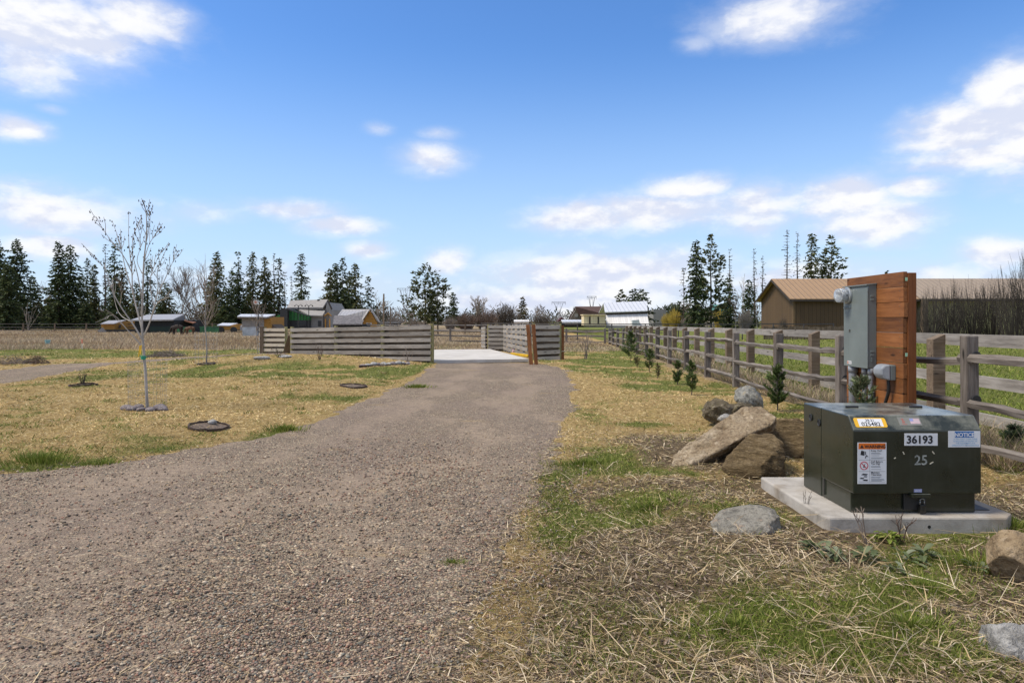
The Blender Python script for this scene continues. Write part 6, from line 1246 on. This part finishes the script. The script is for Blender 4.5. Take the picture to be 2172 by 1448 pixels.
# ================================================================ saplings with wire cages
SAPB = wood('pale sapling bark', (.22, .195, .165), (.40, .37, .33), (.52, .49, .45), knots=False, stretch=6, bm_=.2); BUD = plain('dry brown catkins', (.045, .03, .022), .9, 0, .2, 9, 0); TWG = plain('pale brown twigs', (.27, .21, .165), .8, 0, .25, 9, 0)
t1 = thing('sapling', 'white barked young tree with yellow ribbon in a wire cage, nearest on the lawn', 'young tree', tuple(G(312, 868)))
Y0 = t1.location.y; r = random.Random(17); random.seed(17)
def zp(a, b, dy): return P(a/3.148, 420+b/3.148, Y0+dy)
limbs = [([(985, 1405), (972, 1180), (962, 1050), (950, 900), (948, 800), (955, 600), (960, 430), (978, 250), (976, 100), (956, 18)], .024, 0), ([(957, 960), (900, 860), (800, 715), (742, 600), (705, 480), (625, 380)], .014, -.25), ([(950, 880), (890, 640), (880, 480), (860, 300), (860, 95)], .014, .2), ([(892, 640), (840, 480), (800, 300), (748, 150)], .010, .35), ([(882, 500), (820, 380), (705, 235), (642, 125)], .009, -.1),
         ([(955, 930), (1010, 800), (1055, 600), (1052, 480), (1130, 300)], .013, -.2), ([(1056, 640), (1120, 500), (1188, 350)], .009, .2), ([(962, 420), (1000, 300), (1082, 190)], .008, .25), ([(946, 985), (850, 880), (765, 785), (700, 800)], .010, -.4), ([(1000, 830), (1050, 700), (1135, 660)], .008, -.3), ([(885, 830), (790, 760), (742, 560)], .009, .3), ([(955, 720), (920, 520), (882, 350), (902, 200)], .010, -.2), ([(960, 520), (915, 420), (940, 300), (905, 130)], .007, .3), ([(975, 300), (1000, 180), (1000, 90)], .006, -.1), ([(1030, 720), (1000, 560), (1040, 430), (1090, 330)], .008, .3), ([(800, 720), (810, 640), (790, 560)], .006, -.3)]
trunk = MB(); br_ = MB(); bud = MB()
for i, (pl_, r0, dy) in enumerate(limbs):
    n_ = len(pl_); pts = [zp(a, b, dy*(j_/(n_-1))) for j_, (a, b) in enumerate(pl_)]
    if i == 0: pts = [p+Vector((0, 0, -.05 if j_ == 0 else 0)) for j_, p in enumerate(pts)]
    sp_ = smooth_path(pts, 5); N = len(sp_); (trunk if i == 0 else br_).tube(sp_, [max(.0035, r0*(1-.85*j_/(N-1))) for j_ in range(N)], 7 if i == 0 else 5, lump=.04)
    for q in range(5 if i else 9):
        j_ = r.randint(int(N*.45), N-2); d = (sp_[j_+1]-sp_[j_]).normalized(); o_ = Matrix.Rotation(r.random()*6.28, 3, d)@d.orthogonal().normalized(); e = sp_[j_]+(d+o_*.45).normalized()*r.uniform(.10, .26)+Vector((0, 0, .05)); br_.tube([sp_[j_], sp_[j_].lerp(e, .5)+o_*.015, e], [.0045, .004, .003], 4, cap=False)
        for w_ in range(2):
            c = e.lerp(sp_[j_], r.uniform(0, .4))+Vector((r.gauss(0, .012), r.gauss(0, .012), -.01)); 
            if c.z > 1.75: br_.tube([c, c+Vector((r.gauss(0, .006), r.gauss(0, .006), -r.uniform(.015, .03)))], [.005, .008], 5, mi=1)
    for q in range(12):
        j_ = r.randint(int(N*.55), N-1); c = sp_[j_]+Vector((r.gauss(0, .02), r.gauss(0, .02), r.gauss(0, .01)))
        if c.z > 1.8: br_.tube([c, c+Vector((r.gauss(0, .006), r.gauss(0, .006), -r.uniform(.015, .032)))], [.005, .008], 5, mi=1)
trunk.build('trunk', SAPB, t1, smooth=True); br_.build('branches', [SAPB, BUD], t1, fixn=False)
c = zp(957, 1065, 0); mb = MB(); mb.lathe([(.03, -.03), (.036, -.03), (.036, .03), (.03, .03)], c, (0, 0, 1), 10); mb.tube([c+Vector((-.06, 0, .02)), c, c+Vector((.06, 0, .01))], .008, 4); mb.build('green_tie', plain('green tie tape', (.02, .27, .15), .6), t1)
c = zp(935, 985, -.05); mb = MB(); mb.beam(c, c+Vector((-.015, -.01, -.17)), .017, .006, up=(0, 1, 0)); mb.beam(c+Vector((.02, 0, .01)), c+Vector((.012, -.01, -.13)), .014, .006, up=(.3, 1, 0)); mb.build('yellow_ribbon', plain('yellow ribbon', (.68, .42, .01), .6), t1)
WIRE = plain('galvanised wire', (.32, .32, .31), .5, .4, .05, 9, 0)
def cage(label, c, rad, h_, n_=16, m_=9, th_=.0016):
    t = thing('wire_cage', label, 'wire cage', tuple(c), 'wire cages round the saplings'); mb = MB()
    for i in range(n_): a_ = 6.283*i/n_; mb.tube([c+Vector((math.cos(a_)*rad, math.sin(a_)*rad, 0)), c+Vector((math.cos(a_)*rad*1.02, math.sin(a_)*rad*1.02, h_))], th_, 3, cap=False)
    mb.build('uprights', WIRE, t, fixn=False); mb = MB()
    for j_ in range(m_): z = h_*(j_+.3)/m_; mb.tube([c+Vector((math.cos(6.283*i/20)*rad, math.sin(6.283*i/20)*rad, z)) for i in range(21)], th_, 3, cap=False)
    mb.build('rings', WIRE, t, fixn=False)
cage('round wire cage about the trunk of the nearest sapling', G(313, 866), .27, .75)
def sap2(px, pbase, top, Yo, lab, seed, n_=26, rr=.024, hlow=.22):
    c = G(px, pbase); h_ = P(px, top, c.y).z-c.z; t = thing('sapling', lab, 'young tree', tuple(c)); r = random.Random(seed); random.seed(seed)
    tk = MB(); sp_ = [c+Vector((.02*math.sin(i*1.3), .02*math.cos(i), h_*i/9-.04*(i == 0))) for i in range(10)]; tk.tube(sp_, [rr*(1-.9*i/9) for i in range(10)], 7); tk.build('trunk', SAPB, t, smooth=True); mb = MB()
    for i in range(n_):
        z = h_*r.uniform(hlow+.1, .75); a_ = r.random()*6.28; L = (h_-z)*r.uniform(.35, .75)*.8+.15; b0 = c+Vector((0, 0, z)); m_ = b0+Vector((math.cos(a_)*L*.28, math.sin(a_)*L*.28, L*.45)); e = b0+Vector((math.cos(a_)*L*.42, math.sin(a_)*L*.42, L)); mb.tube([b0, m_, e], [.009, .006, .003], 4, cap=False)
        for q in range(4): s_ = m_.lerp(e, r.uniform(-.4, .8)); mb.tube([s_, s_+Vector((r.gauss(0, .12), r.gauss(0, .12), r.uniform(.08, .3)))], [.0045, .0025], 3, cap=False)
    mb.build('branches', TWG, t, fixn=False); return t
sap2(437, 772, 537, 0, 'slender leafless sapling standing in a dark ring, second on the lawn', 5, 34)
sap2(545, 754, 625, 0, 'small faint sapling left of the narrow grey panel', 8, 16, .014)
cage('faint wire cage about the slender second sapling', G(437, 772), .3, .9, 14, 7, .002)
# cobbles round the nearest sapling
c0 = t1.location; ck = []
for i, (dx, dy, s_, lab) in enumerate([(-.26, -.10, .16, 'flat pale cobble at the left end of the stone ring'), (-.14, -.17, .15, 'speckled cobble left of the sapling foot'), (-.01, -.15, .13, 'small cobble right in front of the sapling foot'), (.13, -.16, .15, 'pinkish cobble right of the sapling foot'), (.22, -.02, .20, 'largest rounded cobble at the right of the stone ring'), (.31, -.10, .12, 'small cobble at the right end of the stone ring'), (-.2, .12, .14, 'cobble behind the sapling foot on the left'), (.1, .2, .15, 'cobble behind the sapling foot on the right')]):
    x, y = c0.x+dx, c0.y+dy; rock('cobble', lab, (x, y, gz(x, y)+s_*.16), (s_*1.2, s_, s_*.62), M['r_cob'], 60+i, (0, 0, i*40), 3, .14, 3, 'stone', 'cobbles round the nearest sapling')
# edging rings
EDG = plain('rusty dark lawn edging', (.065, .038, .024), .7, 0, .3, 9, .2)
for px, py, rad, lab in ((443, 905, .235, 'dark edging ring with a few stones, nearest on the lawn'), (750, 820, .27, 'dark edging ring near the drive in the middle of the lawn'), (177, 818, .26, 'dark edging ring with bare twigs at the left'), (437, 773, .24, 'dark edging ring round the slender second sapling')):
    c = G(px, py); t = thing('edging_ring', lab, 'edging ring', tuple(c), 'edging rings on the lawn'); mb = MB(); K = 28; rr_ = random.Random(px)
    vs = []; ph_ = [rr_.uniform(-.02, .02) for _ in range(K)]
    for i in range(K):
        a_ = 6.283*i/K; x, y = c.x+math.cos(a_)*rad, c.y+math.sin(a_)*rad
        for dr_, dz in ((-.008, -.03), (.008, -.03), (.008, .034+ph_[i]*.4), (-.008, .034+ph_[i]*.4)): vs.append((c.x+math.cos(a_)*(rad+dr_), c.y+math.sin(a_)*(rad+dr_), gz(x, y)+dz))
    mb.add(vs, [(i*4+k_, i*4+(k_+1) % 4, ((i+1) % K)*4+(k_+1) % 4, ((i+1) % K)*4+k_) for i in range(K) for k_ in range(4)]); mb.build('edging', EDG, t)
    mb = MB(); mb.add([(c.x, c.y, c.z+.02)]+[(c.x+math.cos(6.283*i/20)*(rad-.012), c.y+math.sin(6.283*i/20)*(rad-.012), gz(c.x+math.cos(6.283*i/20)*rad, c.y+math.sin(6.283*i/20)*rad)+.012) for i in range(20)], [(0, i+1, (i+1) % 20+1) for i in range(20)]); mb.build('bark_fill', plain('ring bark fill', (.16, .115, .08), .95, 0, .5, 40, .5), t)
c = G(443, 902); rock('cobble', 'white stone lying inside the nearest edging ring', (c.x+.03, c.y+.04, c.z+.04), (.12, .1, .07), M['r_pale'], 71, (0, 0, 0), 3, .12, 3, 'stone'); 
GRP = 'bare twig plants'
def twigs(px, foot, top, wpx, n_, lab, mat, rr=.006, nm='twig_shrub', Y=None, lean=.9):
    c = G(px, foot) if Y is None else P(px, foot, Y); h_ = P(px, top, c.y).z-c.z; w_ = wpx/F*c.y; r = random.Random(int(px*3)); random.seed(int(px)); mb = MB()
    for i in range(n_):
        a_ = r.random()*6.28; e = c+Vector((math.cos(a_)*w_*r.uniform(.1, lean), math.sin(a_)*w_*r.uniform(.1, lean), h_*r.uniform(.5, 1))); b0 = c+Vector((r.gauss(0, .05*w_), r.gauss(0, .05*w_), -.02)); m_ = b0.lerp(e, .5)+Vector((r.gauss(0, .07*w_), r.gauss(0, .07*w_), .04)); mb.tube([b0, m_, e], [rr, rr*.8, rr*.5], 4, cap=False)
        for q in range(3): s_ = m_.lerp(e, r.uniform(-.2, .9)); mb.tube([s_, s_+Vector((r.gauss(0, .12)*w_, r.gauss(0, .12)*w_, h_*r.uniform(.05, .18)))], [rr*.6, rr*.4], 3, cap=False)
    o = mb.build(nm, mat, None, loc=tuple(c), fixn=False); return tag(o, lab, 'shrub', GRP)
twigs(1243, 761, 690, 26, 14, 'tall bare twig shrub right of the rusty corner post', TWG, .009); twigs(176, 816, 788, 18, 10, 'bare dark twigs growing in the left edging ring', BTD, .006); twigs(678, 763, 722, 20, 9, 'bare twig shrub before the left part of the long panel', BTR, .006); twigs(865, 770, 732, 18, 9, 'bare twig shrub before the right part of the long panel', TWG, .006); twigs(590, 758, 732, 24, 8, 'bare twig shrub before the pale panel', BTD, .006); twigs(1290, 700, 640, 0.01, 0, '', TWG) if False else None
for px, foot, top, w_, n_, lab, mat, rr in [(1838, 1155, 1048, 40, 4, 'tall brown dead stalks before the left half of the cabinet', TWG, .004), (1912, 1150, 1066, 44, 5, 'dark dead twigs before the padlock of the cabinet', BTR, .0035), (1712, 1095, 1030, 22, 4, 'thin dark twigs at the left edge of the concrete pad', BTD, .002), (1555, 905, 862, 22, 2, 'single thin dark twig leaning over the tan slab', BTD, .004), (60, 700, 640, 30, 8, 'bare pale shrub in the field before the wide left fir', BTP, .02)]:
    twigs(px, foot, top, w_, n_, lab, mat, rr)
def heap(px, foot, top, wpx, n_, lab, mat, rr=.006):
    c = G(px, foot); h_ = P(px, top, c.y).z-c.z; w_ = wpx/F*c.y; r = random.Random(int(px*3)); random.seed(int(px)); mb = MB()
    for i in range(n_):
        a_ = r.random()*6.28; u = r.random()**.6; p = c+Vector((math.cos(a_)*u*w_, math.sin(a_)*u*w_*.6, h_*(1-u**1.6)*r.uniform(.1, 1))); d = Vector((r.gauss(0, 1), r.gauss(0, .6), r.gauss(.1, .35))).normalized()*r.uniform(.15, .4)*w_
        q = p+d; q.z = max(q.z, c.z); mb.tube([p-d*.5, p+Vector((0, 0, .02)), q], [rr, rr*.8, rr*.4], 3, cap=False)
    o = mb.build('brush_pile', mat, None, loc=tuple(c), fixn=False); return tag(o, lab, 'brush pile', 'brush piles on the grass')
heap(25, 772, 752, 50, 260, 'low reddish brown brush pile at the left edge', BT, .006); heap(78, 772, 753, 30, 220, 'dark brown brush pile right of the reddish pile', BTR, .006); heap(355, 757, 742, 42, 420, 'grey brush heap on the grass behind the nearest sapling', BT, .006)
# ================================================================ young junipers along the fence
GRP = 'young junipers along the split rail fence'
JUN = np.array([(.040, .068, .018), (.06, .092, .025), (.085, .12, .036), (.115, .135, .05)]); JBR = np.array([(.10, .085, .035), (.075, .085, .03), (.13, .10, .05)])
def juniper(px, foot, top, wpx, lab, n_=2600, pal=JUN, bare_=.12, nm='juniper', Y=None, prof=None, nl=.10):
    c = G(px, foot) if Y is None else Vector((P(px, 0, Y).x, Y, 0)); h_ = P(px, top, c.y).z-c.z; w_ = wpx*.68/F*c.y; r = np.random.default_rng(int(px)); t = thing(nm, lab, 'juniper', tuple(c), GRP)
    mb = MB(); mb.tube([c+Vector((0, 0, -.03)), c+Vector((.01, 0, h_*.5)), c+Vector((0, .01, h_*.93))], [.012, .008, .003], 5); mb.build('stem', BARK, t)
    nb_ = 46; zb = h_*(bare_+(1-bare_)*r.random(nb_)**1.1); ab = r.random(nb_)*6.283; u = (zb/h_-bare_)/(1-bare_); pr = (np.sin(np.clip(u*.8+.22, 0, 1)*3.1416)**.8) if prof is None else prof(u); Lb = w_*pr*r.uniform(.45, 1.5, nb_)
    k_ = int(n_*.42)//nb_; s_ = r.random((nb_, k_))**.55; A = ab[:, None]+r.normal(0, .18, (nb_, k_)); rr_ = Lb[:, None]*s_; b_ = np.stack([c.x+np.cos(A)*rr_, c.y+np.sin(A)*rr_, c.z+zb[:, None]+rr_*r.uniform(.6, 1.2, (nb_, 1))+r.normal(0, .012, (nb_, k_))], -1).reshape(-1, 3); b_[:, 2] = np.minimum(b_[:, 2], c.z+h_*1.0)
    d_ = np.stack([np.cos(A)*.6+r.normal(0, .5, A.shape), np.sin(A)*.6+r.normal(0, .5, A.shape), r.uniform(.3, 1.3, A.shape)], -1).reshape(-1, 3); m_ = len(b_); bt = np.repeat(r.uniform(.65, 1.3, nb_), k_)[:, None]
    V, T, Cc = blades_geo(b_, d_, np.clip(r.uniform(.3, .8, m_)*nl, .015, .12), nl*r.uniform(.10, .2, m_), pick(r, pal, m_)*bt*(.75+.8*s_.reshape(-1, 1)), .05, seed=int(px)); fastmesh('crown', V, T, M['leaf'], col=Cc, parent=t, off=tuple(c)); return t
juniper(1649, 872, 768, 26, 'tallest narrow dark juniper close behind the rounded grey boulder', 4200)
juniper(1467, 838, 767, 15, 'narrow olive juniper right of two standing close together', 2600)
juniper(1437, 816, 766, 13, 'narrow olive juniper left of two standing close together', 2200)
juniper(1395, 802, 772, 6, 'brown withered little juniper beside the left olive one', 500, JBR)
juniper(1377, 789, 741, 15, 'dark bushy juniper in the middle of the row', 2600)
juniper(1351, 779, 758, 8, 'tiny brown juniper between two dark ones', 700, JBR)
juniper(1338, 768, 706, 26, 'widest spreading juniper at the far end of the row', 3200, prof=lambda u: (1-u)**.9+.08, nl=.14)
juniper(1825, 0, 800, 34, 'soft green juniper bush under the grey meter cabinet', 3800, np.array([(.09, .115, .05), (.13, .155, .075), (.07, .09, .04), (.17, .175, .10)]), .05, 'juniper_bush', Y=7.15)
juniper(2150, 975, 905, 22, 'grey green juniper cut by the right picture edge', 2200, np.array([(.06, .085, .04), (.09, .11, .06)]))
# leafy weeds before the pad
GRP = 'grey green leafy weeds before the concrete pad'
WD = np.array([(.12, .15, .065), (.16, .185, .10), (.20, .22, .14), (.09, .12, .045)])
for px, py, s_, lab, sd_ in [(1735, 1172, .085, 'leftmost grey green weed before the concrete pad', 1), (1778, 1190, .075, 'low grey green weed right of the leftmost weed', 2), (1838, 1188, .09, 'broad leaved grey green weed below the dead stalks', 3), (1885, 1150, .10, 'bright green leafy weed right before the pad edge', 4), (1925, 1195, .08, 'grey green weed in a dark hollow of the straw', 5), (1965, 1185, .09, 'rightmost grey green weed before the concrete pad', 6), (1900, 1215, .06, 'small grey green weed below the bright green one', 7), (2080, 1215, .06, 'small weed left of the yellow brown boulder', 8)]:
    c = G(px, py); r = np.random.default_rng(sd_); n_ = 16 if sd_ != 4 else 60; a_ = r.random(n_)*6.283; parts = []
    for i in range(n_):
        d_ = np.array([[math.cos(a_[i]), math.sin(a_[i]), r.uniform(.2, 1.3)]]); q = np.array([[-math.sin(a_[i]), math.cos(a_[i]), 0]]); sd2 = np.cross(q, d_)
        L = 1.25*s_*r.uniform(.6, 1.3)*(1 if sd_ != 4 else .6); b_ = np.array([[c.x, c.y, c.z+.015]])+d_*.01+r.normal(0, .02, (1, 3))*np.array([[1, 1, .3]]); co = pick(r, WD if sd_ != 4 else GRNC, 1)
        for sg in (-1, 1):    # two halves folded along the midrib
            dd = d_/np.linalg.norm(d_); w_ = L*.30; f_ = np.array([0, .25, .55, .82, 1.0]); wv_ = np.array([.1, .75, 1, .65, .02])*w_*.5*sg; dr2 = -.45*L*f_**2
            mid = b_+dd*L*f_[:, None]+np.array([[0, 0, 1]])*dr2[:, None]; out = mid+q*wv_[:, None]+np.array([[0, 0, 1]])*np.abs(wv_[:, None])*.35
            V = np.concatenate([mid, out]); T = np.array([t_ for k_ in range(4) for t_ in ((k_, k_+1, 5+k_), (k_+1, 5+k_+1, 5+k_))]); parts.append((V, T, np.repeat(co*(1 if sg > 0 else .88), 10, 0)))
    V, T, Cc = cat_geo(parts); tag(fastmesh('leafy_weed', V, T, M['leaf'], col=Cc, off=tuple(c)), lab, 'weed', GRP)
# stones and edging before the long panel
mb = MB(); a_, b_ = G(762, 779), G(868, 774); n_ = 12
mb.beam(a_+Vector((0, -.05, .02)), b_+Vector((0, -.05, .0)), .02, .07, n=n_, jit=.008); tag(mb.build('lawn_edging', EDG, loc=tuple(a_)), 'dark lawn edging strip before the long grey panel', 'edging')
LABS = ['leftmost', 'second', 'third', 'fourth', 'fifth', 'sixth', 'seventh', 'eighth', 'ninth', 'rightmost']
for i in range(10):
    c = a_.lerp(b_, (i+.4)/10); s_ = .12+.07*((i*37) % 5)/4; rock('border_stone', LABS[i]+' border stone from the left along the foot of the long panel', (c.x, c.y+.15+.05*((i*13) % 3), gz(c.x, c.y)+.04), (s_*1.5, s_, s_*.7), M['r_pale'] if i % 3 else M['r_cob'], 80+i, (0, 0, i*33), 3, .15, 3, 'stone', 'border stones along the long panel')
c = G(555, 760); rock('border_stone', 'flat pale stone at the foot of the narrow grey panel', (c.x, c.y, c.z+.04), (.5, .3, .12), M['r_pale'], 95, (0, 0, 0), 3, .15, 3, 'stone', 'border stones along the long panel')
c = G(605, 758); rock('border_stone', 'flat pale stone at the foot of the leaning plank', (c.x, c.y, c.z+.03), (.4, .25, .1), M['r_pale'], 96, (0, 0, 0), 3, .15, 3, 'stone', 'border stones along the long panel')
